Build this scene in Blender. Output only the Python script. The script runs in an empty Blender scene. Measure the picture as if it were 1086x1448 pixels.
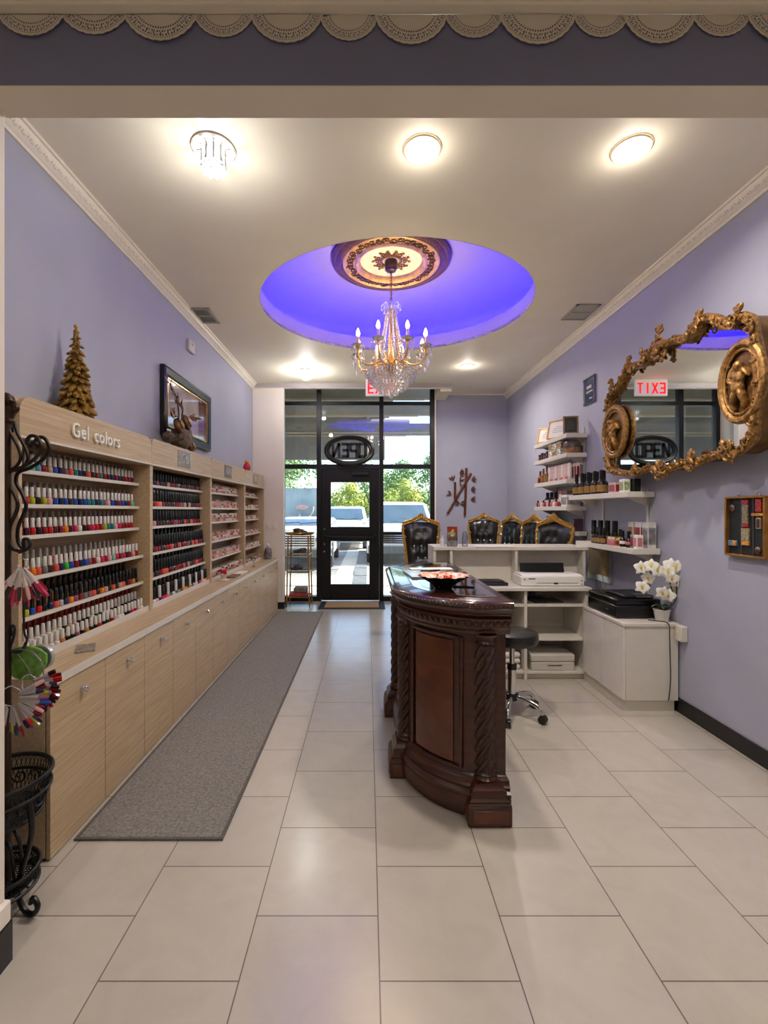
import bpy, bmesh, math, random
from mathutils import Vector, Matrix, Euler
random.seed(7)
PI = math.pi
SC = bpy.context.scene
COL = SC.collection
rnd = random.uniform

# ------------------------------------------------------------------ camera, world, sun, exposure
CAMZ = 1.46
FOC = 650.0
cam_d = bpy.data.cameras.new('camera')
cam_d.sensor_fit = 'AUTO'; cam_d.sensor_width = 36.0
cam_d.lens = FOC / 1448 * 36.0
cam_d.shift_x = 23 / 1448; cam_d.shift_y = -2 / 1448
cam_d.clip_start = 0.02; cam_d.clip_end = 300
cam = bpy.data.objects.new('camera', cam_d); COL.objects.link(cam)
cam.location = (0, 0, CAMZ); cam.rotation_euler = (PI / 2, 0, 0)
SC.camera = cam

def srgb(c):
    def f(x):
        x = x / 255.0
        return x / 12.92 if x <= 0.04045 else ((x + 0.055) / 1.055) ** 2.4
    return (f(c[0]), f(c[1]), f(c[2]), 1.0)

world = bpy.data.worlds.new('World'); SC.world = world; world.use_nodes = True
wt = world.node_tree; wt.nodes.clear()
wo = wt.nodes.new('ShaderNodeOutputWorld'); wb = wt.nodes.new('ShaderNodeBackground')
sky = wt.nodes.new('ShaderNodeTexSky'); sky.sky_type = 'NISHITA'
sky.sun_disc = False; sky.sun_elevation = math.radians(48); sky.sun_rotation = math.radians(90)
sky.air_density = 1.0; sky.dust_density = 1.2; sky.ozone_density = 1.5
wb.inputs['Strength'].default_value = 0.55
wt.links.new(sky.outputs[0], wb.inputs['Color']); wt.links.new(wb.outputs[0], wo.inputs['Surface'])

sun_d = bpy.data.lights.new('sun', 'SUN'); sun_d.energy = 9.0; sun_d.angle = math.radians(0.6)
sun_d.color = (1.0, 0.95, 0.86)
sun = bpy.data.objects.new('sun', sun_d); COL.objects.link(sun)
sun.location = (20, 20, 20)
sun.rotation_euler = Vector((-0.72, -0.03, -0.70)).to_track_quat('-Z', 'Y').to_euler()

SC.view_settings.view_transform = 'Standard'; SC.view_settings.look = 'None'
SC.view_settings.exposure = 0.13; SC.view_settings.gamma = 1.0
SC.view_settings.use_curve_mapping = False
SC.cycles.use_denoising = True
SC.cycles.max_bounces = 10; SC.cycles.diffuse_bounces = 5; SC.cycles.glossy_bounces = 5
SC.cycles.transparent_max_bounces = 24; SC.cycles.transmission_bounces = 6
SC.cycles.sample_clamp_indirect = 4.0
SC.cycles.caustics_reflective = False; SC.cycles.caustics_refractive = False

# lamp powers (W); lamp objects are made by each fixture's builder below
W_CAN, W_CAN_FAR, W_BULB, W_NEAR = 21.0, 28.0, 20.0, 15.0
BLUE_LED = 46.0

# ------------------------------------------------------------------ helpers
def P(px, py, Y):
    "pixel of the photograph at distance Y -> point in the room"
    return Vector(((px - 520) * Y / FOC, Y, CAMZ - (py - 722) * Y / FOC))
def PX(px, py, X):
    "pixel on a plane of constant X"
    Y = FOC * X / (px - 520)
    return Vector((X, Y, CAMZ - (py - 722) * Y / FOC))

MATS = {}
def M(name, rgb, rough=0.5, metal=0.0, spec=0.5, emit=None, es=0.0, var=0.06, vscale=14.0, bump=0.0, bscale=120.0,
      coat=0.0, stretch=(1, 1, 1), trans=0.0, sheen=0.0, rgb2=None, alpha=1.0):
    if name in MATS: return MATS[name]
    m = bpy.data.materials.new(name); m.use_nodes = True
    nt = m.node_tree; b = nt.nodes['Principled BSDF']
    c = srgb(rgb)
    tc = nt.nodes.new('ShaderNodeTexCoord'); mp = nt.nodes.new('ShaderNodeMapping')
    mp.inputs['Scale'].default_value = stretch
    nt.links.new(tc.outputs['Object'], mp.inputs['Vector'])
    if var > 0:
        nz = nt.nodes.new('ShaderNodeTexNoise'); nz.inputs['Scale'].default_value = vscale; nz.inputs['Detail'].default_value = 4
        nt.links.new(mp.outputs[0], nz.inputs['Vector'])
        rp = nt.nodes.new('ShaderNodeValToRGB')
        if rgb2 is None:
            lo = tuple(max(0, x * (1 - var * 2)) for x in c[:3]) + (1,); hi = tuple(min(1, x * (1 + var * 2)) for x in c[:3]) + (1,)
        else: lo, hi = c, srgb(rgb2)
        rp.color_ramp.elements[0].position = 0.32; rp.color_ramp.elements[1].position = 0.68
        rp.color_ramp.elements[0].color = lo; rp.color_ramp.elements[1].color = hi
        nt.links.new(nz.outputs['Fac'], rp.inputs[0]); nt.links.new(rp.outputs[0], b.inputs['Base Color'])
    else: b.inputs['Base Color'].default_value = c
    b.inputs['Roughness'].default_value = rough; b.inputs['Metallic'].default_value = metal
    b.inputs['Specular IOR Level'].default_value = spec; b.inputs['Coat Weight'].default_value = coat
    b.inputs['Transmission Weight'].default_value = trans; b.inputs['Sheen Weight'].default_value = sheen
    b.inputs['Alpha'].default_value = alpha
    if emit is not None:
        b.inputs['Emission Color'].default_value = srgb(emit); b.inputs['Emission Strength'].default_value = es
    if bump > 0:
        n2 = nt.nodes.new('ShaderNodeTexNoise'); n2.inputs['Scale'].default_value = bscale; n2.inputs['Detail'].default_value = 3
        nt.links.new(mp.outputs[0], n2.inputs['Vector'])
        bp = nt.nodes.new('ShaderNodeBump'); bp.inputs['Strength'].default_value = bump; bp.inputs['Distance'].default_value = 0.01
        nt.links.new(n2.outputs['Fac'], bp.inputs['Height']); nt.links.new(bp.outputs[0], b.inputs['Normal'])
    MATS[name] = m
    return m

def wood(name, c1, c2, grain=(30, 1.6, 30), rough=0.45, coat=0.0, bump=0.05):
    if name in MATS: return MATS[name]
    m = bpy.data.materials.new(name); m.use_nodes = True
    nt = m.node_tree; b = nt.nodes['Principled BSDF']
    tc = nt.nodes.new('ShaderNodeTexCoord'); mp = nt.nodes.new('ShaderNodeMapping'); mp.inputs['Scale'].default_value = grain
    nt.links.new(tc.outputs['Object'], mp.inputs['Vector'])
    nz = nt.nodes.new('ShaderNodeTexNoise'); nz.inputs['Scale'].default_value = 1.6; nz.inputs['Detail'].default_value = 6
    nz.inputs['Distortion'].default_value = 0.6
    nt.links.new(mp.outputs[0], nz.inputs['Vector'])
    rp = nt.nodes.new('ShaderNodeValToRGB')
    rp.color_ramp.elements[0].position = 0.3; rp.color_ramp.elements[1].position = 0.7
    rp.color_ramp.elements[0].color = srgb(c1); rp.color_ramp.elements[1].color = srgb(c2)
    nt.links.new(nz.outputs['Fac'], rp.inputs[0]); nt.links.new(rp.outputs[0], b.inputs['Base Color'])
    b.inputs['Roughness'].default_value = rough; b.inputs['Coat Weight'].default_value = coat; b.inputs['Coat Roughness'].default_value = 0.15
    bp = nt.nodes.new('ShaderNodeBump'); bp.inputs['Strength'].default_value = bump; bp.inputs['Distance'].default_value = 0.004
    nt.links.new(nz.outputs['Fac'], bp.inputs['Height']); nt.links.new(bp.outputs[0], b.inputs['Normal'])
    MATS[name] = m
    return m

def glassy(name, tint=(255, 255, 255), fac=0.12, rough=0.02, milk=0.0, milkc=(250, 250, 250)):
    "thin glass: mostly see-through with a sharp reflection"
    if name in MATS: return MATS[name]
    m = bpy.data.materials.new(name); m.use_nodes = True
    nt = m.node_tree; nt.nodes.clear()
    o = nt.nodes.new('ShaderNodeOutputMaterial'); t = nt.nodes.new('ShaderNodeBsdfTransparent'); g = nt.nodes.new('ShaderNodeBsdfGlossy')
    t.inputs['Color'].default_value = srgb(tint); g.inputs['Roughness'].default_value = rough
    lw = nt.nodes.new('ShaderNodeLayerWeight'); lw.inputs['Blend'].default_value = 0.35
    ad = nt.nodes.new('ShaderNodeMath'); ad.operation = 'MULTIPLY_ADD'; ad.use_clamp = True
    ad.inputs[1].default_value = 0.7; ad.inputs[2].default_value = fac
    mx = nt.nodes.new('ShaderNodeMixShader')
    nt.links.new(lw.outputs['Fresnel'], ad.inputs[0]); nt.links.new(ad.outputs[0], mx.inputs['Fac'])
    nt.links.new(t.outputs[0], mx.inputs[1]); nt.links.new(g.outputs[0], mx.inputs[2])
    if milk > 0:
        df = nt.nodes.new('ShaderNodeBsdfDiffuse'); df.inputs['Color'].default_value = srgb(milkc); m2 = nt.nodes.new('ShaderNodeMixShader'); m2.inputs['Fac'].default_value = milk
        nt.links.new(mx.outputs[0], m2.inputs[1]); nt.links.new(df.outputs[0], m2.inputs[2]); nt.links.new(m2.outputs[0], o.inputs['Surface'])
    else: nt.links.new(mx.outputs[0], o.inputs['Surface'])
    MATS[name] = m
    return m

ORG = {}
class MB:
    def __init__(self): self.v = []; self.f = []; self.mi = []
    def _add(self, vs, fs, mi=0):
        o = len(self.v); self.v += [tuple(p) for p in vs]
        for f in fs: self.f.append([i + o for i in f]); self.mi.append(mi)
        return self
    def box(self, x0, x1, y0, y1, z0, z1, mi=0):
        vs = [(x, y, z) for x in (x0, x1) for y in (y0, y1) for z in (z0, z1)]
        return self._add(vs, [(0, 1, 3, 2), (4, 6, 7, 5), (0, 4, 5, 1), (2, 3, 7, 6), (0, 2, 6, 4), (1, 5, 7, 3)], mi)
    def obox(self, c, s, R=None, mi=0):
        R = R or Matrix.Identity(3); c = Vector(c)
        vs = [c + R @ Vector((x * s[0] / 2, y * s[1] / 2, z * s[2] / 2)) for x in (-1, 1) for y in (-1, 1) for z in (-1, 1)]
        return self._add(vs, [(0, 1, 3, 2), (4, 6, 7, 5), (0, 4, 5, 1), (2, 3, 7, 6), (0, 2, 6, 4), (1, 5, 7, 3)], mi)
    def loft(self, rings, cap=True, closed=True, mi=0):
        n = len(rings[0]); vs = [p for r in rings for p in r]; fs = []
        for k in range(len(rings) - 1):
            for i in range(n if closed else n - 1):
                j = (i + 1) % n
                fs.append((k * n + i, k * n + j, (k + 1) * n + j, (k + 1) * n + i))
        if cap and closed:
            fs.append(tuple(reversed(range(n)))); fs.append(tuple(range((len(rings) - 1) * n, len(rings) * n)))
        return self._add(vs, fs, mi)
    def cyl(self, p0, p1, r0, r1=None, n=16, cap=True, mi=0):
        return self.tube([p0, p1], [r0, r0 if r1 is None else r1], n, cap=cap, mi=mi)
    def tube(self, pts, r, n=8, closed=False, cap=True, mi=0, flat=1.0):
        pts = [Vector(p) for p in pts]; m = len(pts)
        rs = list(r) if isinstance(r, (list, tuple)) else [r] * m
        tan = []
        for i in range(m):
            a = pts[(i - 1) % m] if (closed or i > 0) else pts[i]; b = pts[(i + 1) % m] if (closed or i < m - 1) else pts[i]
            t = b - a; tan.append(t.normalized() if t.length > 1e-9 else Vector((0, 0, 1)))
        up = Vector((0, 0, 1)) if abs(tan[0].z) < 0.9 else Vector((1, 0, 0))
        nrm = (up - tan[0] * up.dot(tan[0])).normalized(); rings = []
        for i in range(m):
            nrm = nrm - tan[i] * nrm.dot(tan[i])
            nrm = nrm.normalized() if nrm.length > 1e-6 else tan[i].orthogonal().normalized()
            bi = tan[i].cross(nrm)
            rings.append([pts[i] + (nrm * math.cos(2 * PI * k / n) + bi * math.sin(2 * PI * k / n) * flat) * rs[i] for k in range(n)])
        if closed: rings.append(rings[0]); cap = False
        return self.loft(rings, cap=cap, mi=mi)
    def lathe(self, prof, c=(0, 0, 0), n=24, sx=1, sy=1, cap=True, fn=None, mi=0):
        rings = []
        for (r, z) in prof:
            ring = []
            for k in range(n):
                a = 2 * PI * k / n; rr = r * (fn(a, z) if fn else 1)
                ring.append((c[0] + rr * math.cos(a) * sx, c[1] + rr * math.sin(a) * sy, c[2] + z))
            rings.append(ring)
        return self.loft(rings, cap=cap, mi=mi)
    def ball(self, c, r, n=10, m=7, R=None, mi=0):
        if not isinstance(r, (tuple, list)): r = (r, r, r)
        c = Vector(c); rings = []
        for i in range(m):
            t = PI * (i + 0.02) / (m - 1 + 0.04)
            ring = []
            for k in range(n):
                p = Vector((r[0] * math.sin(t) * math.cos(2 * PI * k / n), r[1] * math.sin(t) * math.sin(2 * PI * k / n), -r[2] * math.cos(t)))
                ring.append(c + (R @ p if R else p))
            rings.append(ring)
        return self.loft(rings, mi=mi)
    def prism(self, poly, f0, f1, mi=0):
        "poly: 2-D points; f0, f1 map (a,b) to the two end faces"
        return self.loft([[f0(a, b) for a, b in poly], [f1(a, b) for a, b in poly]], mi=mi)
    def mesh(self, me, T, mi=0):
        return self._add([T @ v.co for v in me.vertices], [tuple(p.vertices) for p in me.polygons], mi)
    def curl(self, c, u, w, R, turns=1.4, r=0.008, start=0.0, n=6, hand=1, mi=0, steps=18):
        "spiral scroll in the plane of unit vectors u, w"
        c = Vector(c); pts = []; rs = []
        for i in range(steps):
            t = i / (steps - 1); a = start + hand * t * turns * 2 * PI; q = R * (1 - 0.8 * t)
            pts.append(c + u * math.cos(a) * q + w * math.sin(a) * q); rs.append(r * (1 - 0.35 * t))
        return self.tube(pts, rs, n, mi=mi)
    def build(self, name, mats, parent=None, bevel=0.0, ang=38, flat=False, seg=2, loc=None, sub=0, solid=0):
        me = bpy.data.meshes.new(name)
        if parent is not None: o0 = ORG[parent.name]
        elif loc is not None: o0 = Vector(loc)
        else:
            xs = [p[0] for p in self.v]; ys = [p[1] for p in self.v]; zs = [p[2] for p in self.v]
            o0 = Vector(((min(xs) + max(xs)) / 2, (min(ys) + max(ys)) / 2, min(zs)))
        me.from_pydata([(p[0] - o0.x, p[1] - o0.y, p[2] - o0.z) for p in self.v], [], self.f)
        ml = mats if isinstance(mats, (list, tuple)) else [mats]
        for m in ml: me.materials.append(m)
        if len(ml) > 1: me.polygons.foreach_set('material_index', self.mi)
        bm = bmesh.new(); bm.from_mesh(me); bmesh.ops.recalc_face_normals(bm, faces=bm.faces); bm.to_mesh(me); bm.free()
        if not flat:
            me.polygons.foreach_set('use_smooth', [True] * len(me.polygons)); me.set_sharp_from_angle(angle=math.radians(ang))
        me.update()
        o = bpy.data.objects.new(name, me); COL.objects.link(o)
        if parent is not None: o.parent = parent
        else: o.location = o0
        ORG[o.name] = o0.copy()
        if bevel > 0:
            md = o.modifiers.new('bevel', 'BEVEL'); md.width = bevel; md.segments = seg; md.limit_method = 'ANGLE'; md.angle_limit = math.radians(40)
        if solid > 0:
            md = o.modifiers.new('thickness', 'SOLIDIFY'); md.thickness = solid; md.offset = 0
        if sub > 0:
            md = o.modifiers.new('smooth', 'SUBSURF'); md.levels = sub; md.render_levels = sub
        return o

def tag(o, label=None, cat=None, group=None, kind=None):
    if label: o['label'] = label
    if cat: o['category'] = cat
    if group: o['group'] = group
    if kind: o['kind'] = kind
    return o
def T(name, label, cat, loc=(0, 0, 0), group=None, kind=None):
    "an Empty at a thing's base that parents its parts (parts are given in room coordinates)"
    o = bpy.data.objects.new(name, None); COL.objects.link(o); o.location = loc; o.empty_display_size = 0.05
    ORG[o.name] = Vector(loc)
    return tag(o, label, cat, group, kind)
def S(mb, name, m, parent=None, **k):
    o = mb.build(name, m, parent, **k)
    if parent is None: o['kind'] = 'structure'
    return o
def turn(o, rz):
    o.rotation_euler = (0, 0, rz); return o
def copy_tree(o, parent=None):
    c = o.copy(); COL.objects.link(c)
    if parent is not None: c.parent = parent
    for ch in list(o.children): copy_tree(ch, c)
    return c
def text_mesh(s, size, extrude, space=1.0, bevel=0.0, offset=0.0):
    cu = bpy.data.curves.new('txt', 'FONT'); cu.body = s; cu.size = size; cu.extrude = extrude; cu.align_x = 'CENTER'; cu.align_y = 'CENTER'
    cu.space_character = space; cu.bevel_depth = bevel; cu.resolution_u = 4; cu.offset = offset
    ob = bpy.data.objects.new('txt', cu); COL.objects.link(ob)
    bpy.context.view_layer.update()
    me = bpy.data.meshes.new_from_object(ob.evaluated_get(bpy.context.evaluated_depsgraph_get()))
    bpy.data.objects.remove(ob); bpy.data.curves.remove(cu)
    return me
def frame_mat(origin, xa, ya):
    xa = Vector(xa).normalized(); ya = Vector(ya).normalized(); za = xa.cross(ya)
    return Matrix(((xa.x, ya.x, za.x, origin[0]), (xa.y, ya.y, za.y, origin[1]), (xa.z, ya.z, za.z, origin[2]), (0, 0, 0, 1)))
def bez(pts, n=10, closed=False):
    "Catmull-Rom through points"
    pts = [Vector(p) for p in pts]; out = []; m = len(pts)
    for i in range(m if closed else m - 1):
        p0 = pts[(i - 1) % m] if closed or i > 0 else pts[i]; p1 = pts[i]; p2 = pts[(i + 1) % m]
        p3 = pts[(i + 2) % m] if closed or i < m - 2 else p2
        for k in range(n):
            t = k / n
            out.append(0.5 * ((2 * p1) + (p2 - p0) * t + (2 * p0 - 5 * p1 + 4 * p2 - p3) * t * t + (3 * p1 - p0 - 3 * p2 + p3) * t ** 3))
    if not closed: out.append(pts[-1])
    return out
def lamp(name, kind, loc, energy, color, size=0.05, spot=None, blend=0.6, parent=None, rot=(0, 0, 0)):
    d = bpy.data.lights.new(name, kind); d.energy = energy; d.color = color
    if kind == 'AREA': d.shape = 'DISK'; d.size = size; d.spread = math.radians(156)
    elif kind == 'SPOT': d.spot_size = spot; d.spot_blend = blend; d.shadow_soft_size = size
    else: d.shadow_soft_size = size
    o = bpy.data.objects.new(name, d); COL.objects.link(o)
    o.rotation_euler = rot
    if parent is not None:
        o.parent = parent; o.location = Vector(loc) - ORG[parent.name]
    else: o.location = loc
    return o
def nth(n):
    return '%d%s' % (n, 'th' if 10 <= n % 100 <= 20 else {1: 'st', 2: 'nd', 3: 'rd'}.get(n % 10, 'th'))

# ------------------------------------------------------------------ materials
WALL = M('lavender_paint', (170, 172, 191), 0.55, var=0.015, vscale=3, bump=0.05, bscale=180)
HEADSHADE = M('header_shade', (112, 114, 142), 0.55, var=0.015, vscale=3)  # wall lavender darkened in the colour to stand in for shade on the header
CEIL = M('ceiling_paint', (247, 239, 219), 0.6, var=0.01, vscale=3)
BEAMP = M('beam_paint', (226, 216, 200), 0.6, var=0.015, vscale=3)
BEIGE = M('beige_paint', (238, 228, 218), 0.55, var=0.012, vscale=3)
MOLD = M('moulding_white', (238, 230, 220), 0.45, var=0.01)
BLACKB = M('black_vinyl', (16, 16, 18), 0.4, var=0.02)
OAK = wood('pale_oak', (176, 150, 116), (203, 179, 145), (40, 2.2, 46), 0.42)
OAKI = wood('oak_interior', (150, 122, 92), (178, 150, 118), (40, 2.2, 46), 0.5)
WHITE = M('white_laminate', (214, 208, 198), 0.35, var=0.01)
WHITEG = M('white_gloss', (220, 215, 208), 0.18, var=0.008)
CHROME = M('chrome', (215, 215, 218), 0.12, 1.0, var=0.01)
BLACK = M('black_metal', (14, 14, 15), 0.38, 0.2, var=0.02)
BLKPL = M('black_plastic', (13, 13, 15), 0.3, var=0.02)
BRONZE = M('bronze', (58, 38, 26), 0.42, 0.6, var=0.12, vscale=30)
GOLD = M('carved_gold', (150, 110, 58), 0.46, 0.55, var=0.3, vscale=45, bump=0.3, bscale=90)
GOLDB = M('bright_gold', (214, 168, 88), 0.32, 0.75, var=0.12, vscale=40)
BRASS = M('brass', (190, 145, 70), 0.25, 0.9, var=0.06)
LEATHER = M('black_leather', (16, 16, 18), 0.3, var=0.05, bump=0.08, bscale=260, coat=0.15)
GLASS = glassy('window_glass', (250, 253, 252), 0.03)
COVE = M('led_tinted_cove_paint', (176, 160, 208), 0.6, var=0.01, vscale=3)  # lavender paint, pushed bluer to carry part of the LED strip's blue light
CRYS = glassy('crystal', (250, 250, 252), 0.30, 0.05, 0.42)
JARG = glassy('jar_glass', (235, 238, 240), 0.16, 0.04)
PAPER = M('white_paper', (240, 238, 232), 0.6, var=0.01)
MIRROR = M('mirror_glass', (238, 240, 240), 0.01, 1.0, var=0)
# ------------------------------------------------------------------ the room shell
XL, XR, YN, YF = -1.72, 2.26, 1.487, 7.45      # left wall, right wall, header back face, storefront plane
ZC = 3.35                                       # ceiling
YP = 6.83                                       # pilaster face
def tile_floor():
    m = bpy.data.materials.new('porcelain_tile'); m.use_nodes = True
    nt = m.node_tree; b = nt.nodes['Principled BSDF']
    tc = nt.nodes.new('ShaderNodeTexCoord'); sp = nt.nodes.new('ShaderNodeSeparateXYZ'); cb = nt.nodes.new('ShaderNodeCombineXYZ')
    nt.links.new(tc.outputs['Object'], sp.inputs[0])
    def off(sock, d):
        a = nt.nodes.new('ShaderNodeMath'); a.operation = 'ADD'; a.inputs[1].default_value = d
        nt.links.new(sock, a.inputs[0]); return a.outputs[0]
    # object origin is at (0,0,0): rows of the brick pattern run along Y
    nt.links.new(off(sp.outputs['Y'], 10 * 0.46 - 1.656), cb.inputs['X'])
    nt.links.new(off(sp.outputs['X'], 20 * 0.437 - 0.037), cb.inputs['Y'])
    br = nt.nodes.new('ShaderNodeTexBrick'); br.offset = 0.5; br.squash = 1
    br.inputs['Scale'].default_value = 1.0; br.inputs['Brick Width'].default_value = 0.46; br.inputs['Row Height'].default_value = 0.437
    br.inputs['Mortar Size'].default_value = 0.0022; br.inputs['Mortar Smooth'].default_value = 0.1; br.inputs['Bias'].default_value = 0
    br.inputs['Color1'].default_value = srgb((188, 180, 169)); br.inputs['Color2'].default_value = srgb((194, 186, 175))
    br.inputs['Mortar'].default_value = srgb((104, 92, 82))
    nt.links.new(cb.outputs[0], br.inputs['Vector'])
    nz = nt.nodes.new('ShaderNodeTexNoise'); nz.inputs['Scale'].default_value = 5; nz.inputs['Detail'].default_value = 8; nz.inputs['Distortion'].default_value = 1.5
    nt.links.new(tc.outputs['Object'], nz.inputs['Vector'])
    rp = nt.nodes.new('ShaderNodeValToRGB'); rp.color_ramp.elements[0].color = (0.91, 0.905, 0.90, 1); rp.color_ramp.elements[1].color = (1, 1, 1, 1)
    rp.color_ramp.elements[0].position = 0.3; rp.color_ramp.elements[1].position = 0.65
    nt.links.new(nz.outputs['Fac'], rp.inputs[0])
    mx = nt.nodes.new('ShaderNodeMix'); mx.data_type = 'RGBA'; mx.blend_type = 'MULTIPLY'; mx.inputs['Factor'].default_value = 1
    nt.links.new(br.outputs['Color'], mx.inputs[6]); nt.links.new(rp.outputs[0], mx.inputs[7]); nt.links.new(mx.outputs[2], b.inputs['Base Color'])
    b.inputs['Roughness'].default_value = 0.3; b.inputs['Specular IOR Level'].default_value = 0.6; b.inputs['Coat Weight'].default_value = 0.7; b.inputs['Coat Roughness'].default_value = 0.2
    bp = nt.nodes.new('ShaderNodeBump'); bp.inputs['Strength'].default_value = 0.25; bp.inputs['Distance'].default_value = 0.002
    iv = nt.nodes.new('ShaderNodeMath'); iv.operation = 'SUBTRACT'; iv.inputs[0].default_value = 1; nt.links.new(br.outputs['Fac'], iv.inputs[1])
    nt.links.new(iv.outputs[0], bp.inputs['Height']); nt.links.new(bp.outputs[0], b.inputs['Normal'])
    return m
S(MB().box(-3.2, 3.4, -4.2, YF + 0.05, -0.12, 0), 'floor', tile_floor(), loc=(0, 0, 0))
# salon walls
S(MB().box(XL - 0.12, XL, YN, YF + 0.05, 0, 4.1), 'wall_left', WALL)
S(MB().box(XR, XR + 0.12, YN, YF + 0.17, 0, 4.1), 'wall_right', WALL)
S(MB().box(1.08, XR, YF, YF + 0.12, 0, 3.62), 'wall_back', WALL)
# pilaster at the end of the polish wall
S(MB().box(XL, -1.25, YP, YP + 0.10, 0, ZC - 0.067), 'wall_pilaster', BEIGE, bevel=0.006)
S(MB().box(XL, -1.415, YP + 0.101, YF + 0.05, 0, 3.6), 'wall_return', BEIGE)
S(MB().box(XL, -1.24, YP - 0.012, YP + 0.112, 0, 0.1), 'baseboard_pilaster', BLACKB)
# wide opening between the near room and the salon: header, jambs
S(MB().box(-3.2, -1.172, 1.38, YN, 0, 3.35), 'wall_jamb', BEIGE, bevel=0.006)
S(MB().box(-3.2, -1.155, 1.37, YN + 0.008, 0, 0.13), 'baseboard_jamb', BLACKB)
S(MB().box(-3.2, -1.157, 1.374, YN + 0.006, 0.13, 0.20), 'trim_1', BEIGE, bevel=0.006)
S(MB().box(2.26, 3.4, 1.38, YN, 0, 3.35), 'wall_jamb_right', BEIGE)
hd = MB()
hd.box(-1.17, 2.27, 1.381, YN, 2.735, 3.35, 0)
ho = hd.build('wall_header', [HEADSHADE]); ho['kind'] = 'structure'
S(MB().box(-1.17, 2.27, 1.379, YN + 0.001, 2.731, 2.7352), 'trim_2', BEAMP)
ld = MB()
for (z0, z1, y0) in ((2.946, 2.965, 1.345), (2.965, 2.985, 1.325), (2.985, 3.06, 1.30)):
    ld.box(-3.2, 3.4, y0, 1.3805, z0, z1)
S(ld, 'trim_3', BEAMP, bevel=0.006)
# near room shell (behind the camera)
S(MB().box(-3.32, -3.2, -4.2, 1.49, 0, 3.5), 'wall_near_left', BEIGE)
S(MB().box(3.4, 3.52, -4.2, 1.49, 0, 3.5), 'wall_near_right', BEIGE)
S(MB().box(-3.32, 3.52, -4.32, -4.2, 0, 3.5), 'wall_near_back', WALL)
S(MB().box(-3.32, 3.52, -4.32, YN, 3.35, 3.47), 'ceiling_near', CEIL)

# ceiling with the oval cove
CX, CY, CRX, CRY = 0.26, 4.30, 1.24, 1.13
def ell(k, n, rx, ry, z):
    a = 2 * PI * k / n
    return (CX + rx * math.cos(a), CY + ry * math.sin(a), z)
def rect_pt(a, x0, x1, y0, y1):
    c, s = math.cos(a), math.sin(a)
    t = min(((x1 - CX) / c) if c > 1e-9 else 1e9, ((x0 - CX) / c) if c < -1e-9 else 1e9, ((y1 - CY) / s) if s > 1e-9 else 1e9, ((y0 - CY) / s) if s < -1e-9 else 1e9)
    return (CX + c * t, CY + s * t)
cm = MB(); X0, X1, Y0, Y1 = XL, XR, YN, YP + 0.06
angs = sorted(set([2 * PI * k / 128 for k in range(128)] + [math.atan2(y - CY, x - CX) % (2 * PI) for x in (X0, X1) for y in (Y0, Y1)]))
inn = [(CX + CRX * math.cos(a), CY + CRY * math.sin(a)) for a in angs]; out = [rect_pt(a, X0, X1, Y0, Y1) for a in angs]
rin0 = [(x, y, ZC) for x, y in inn]; rout0 = [(x, y, ZC) for x, y in out]; rin1 = [(x, y, ZC + 0.03) for x, y in inn]; rout1 = [(x, y, ZC + 0.03) for x, y in out]
cm.loft([rout0, rin0, rin1, rout1, rout0], cap=False)
S(cm, 'ceiling', CEIL)
S(MB().box(1.26, XR, Y1, YF, ZC, ZC + 0.03), 'ceiling_corner', CEIL)
# cove: lip, trough, outer wall, raised disc
rings = []
for (d, z) in ((0.03, ZC + 0.012), (0.0, ZC - 0.0008), (0.0, ZC + 0.155), (0.03, ZC + 0.155), (0.03, ZC + 0.06), (0.27, ZC + 0.06), (0.29, ZC + 0.20), (0.27, ZC + 0.29), (0.19, ZC + 0.345), (0.02, ZC + 0.40), (-0.25, ZC + 0.445), (-0.5, ZC + 0.472), (-0.75, ZC + 0.482), (-1.1, ZC + 0.482)):
    rings.append([(CX + (CRX + d) * math.cos(a), CY + (CRY + d) * math.sin(a), z) for a in angs])
cv = MB().loft(rings, cap=False); cv._add(rings[-1], [tuple(range(len(angs)))])
S(cv, 'ceiling_cove', COVE, ang=50)
# roof slab over everything, keeps the sky out of the ceiling void
S(MB().box(-3.4, 3.6, -4.4, YF + 0.15, 4.1, 4.2), 'roof_slab', CEIL)
# header box in front of the storefront and its pocket
S(MB().box(XL, 1.26, YP, YP + 0.06, ZC - 0.062, ZC + 0.001), 'trim_4', M('header_grey', (176, 168, 172), 0.6, var=0.01))
S(MB().box(XL, 1.26, YP + 0.001, YP + 0.075, ZC - 0.066, ZC - 0.062), 'trim_5', CEIL)
S(MB().box(XL, 1.26, YP + 0.055, YP + 0.075, ZC - 0.062, 3.62), 'trim_6', CEIL)
S(MB().box(XL, 1.26, YP + 0.055, YF + 0.1, 3.60, 3.64), 'ceiling_pocket', CEIL)
S(MB().box(1.09, 1.26, YP + 0.075, YF, ZC - 0.10, 3.60), 'trim_7', CEIL)
S(MB().box(1.078, 1.10, YF - 0.05, YF + 0.02, 0, 3.6), 'trim_8', MOLD)
# facade above the storefront
S(MB().box(-3.4, 3.6, YF + 0.05, YF + 0.15, 3.6, 4.1), 'wall_facade', BEIGE)
S(MB().box(-6.0, XL, YF, YF + 0.15, -0.05, 4.1), 'wall_facade_left', BEIGE)
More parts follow.
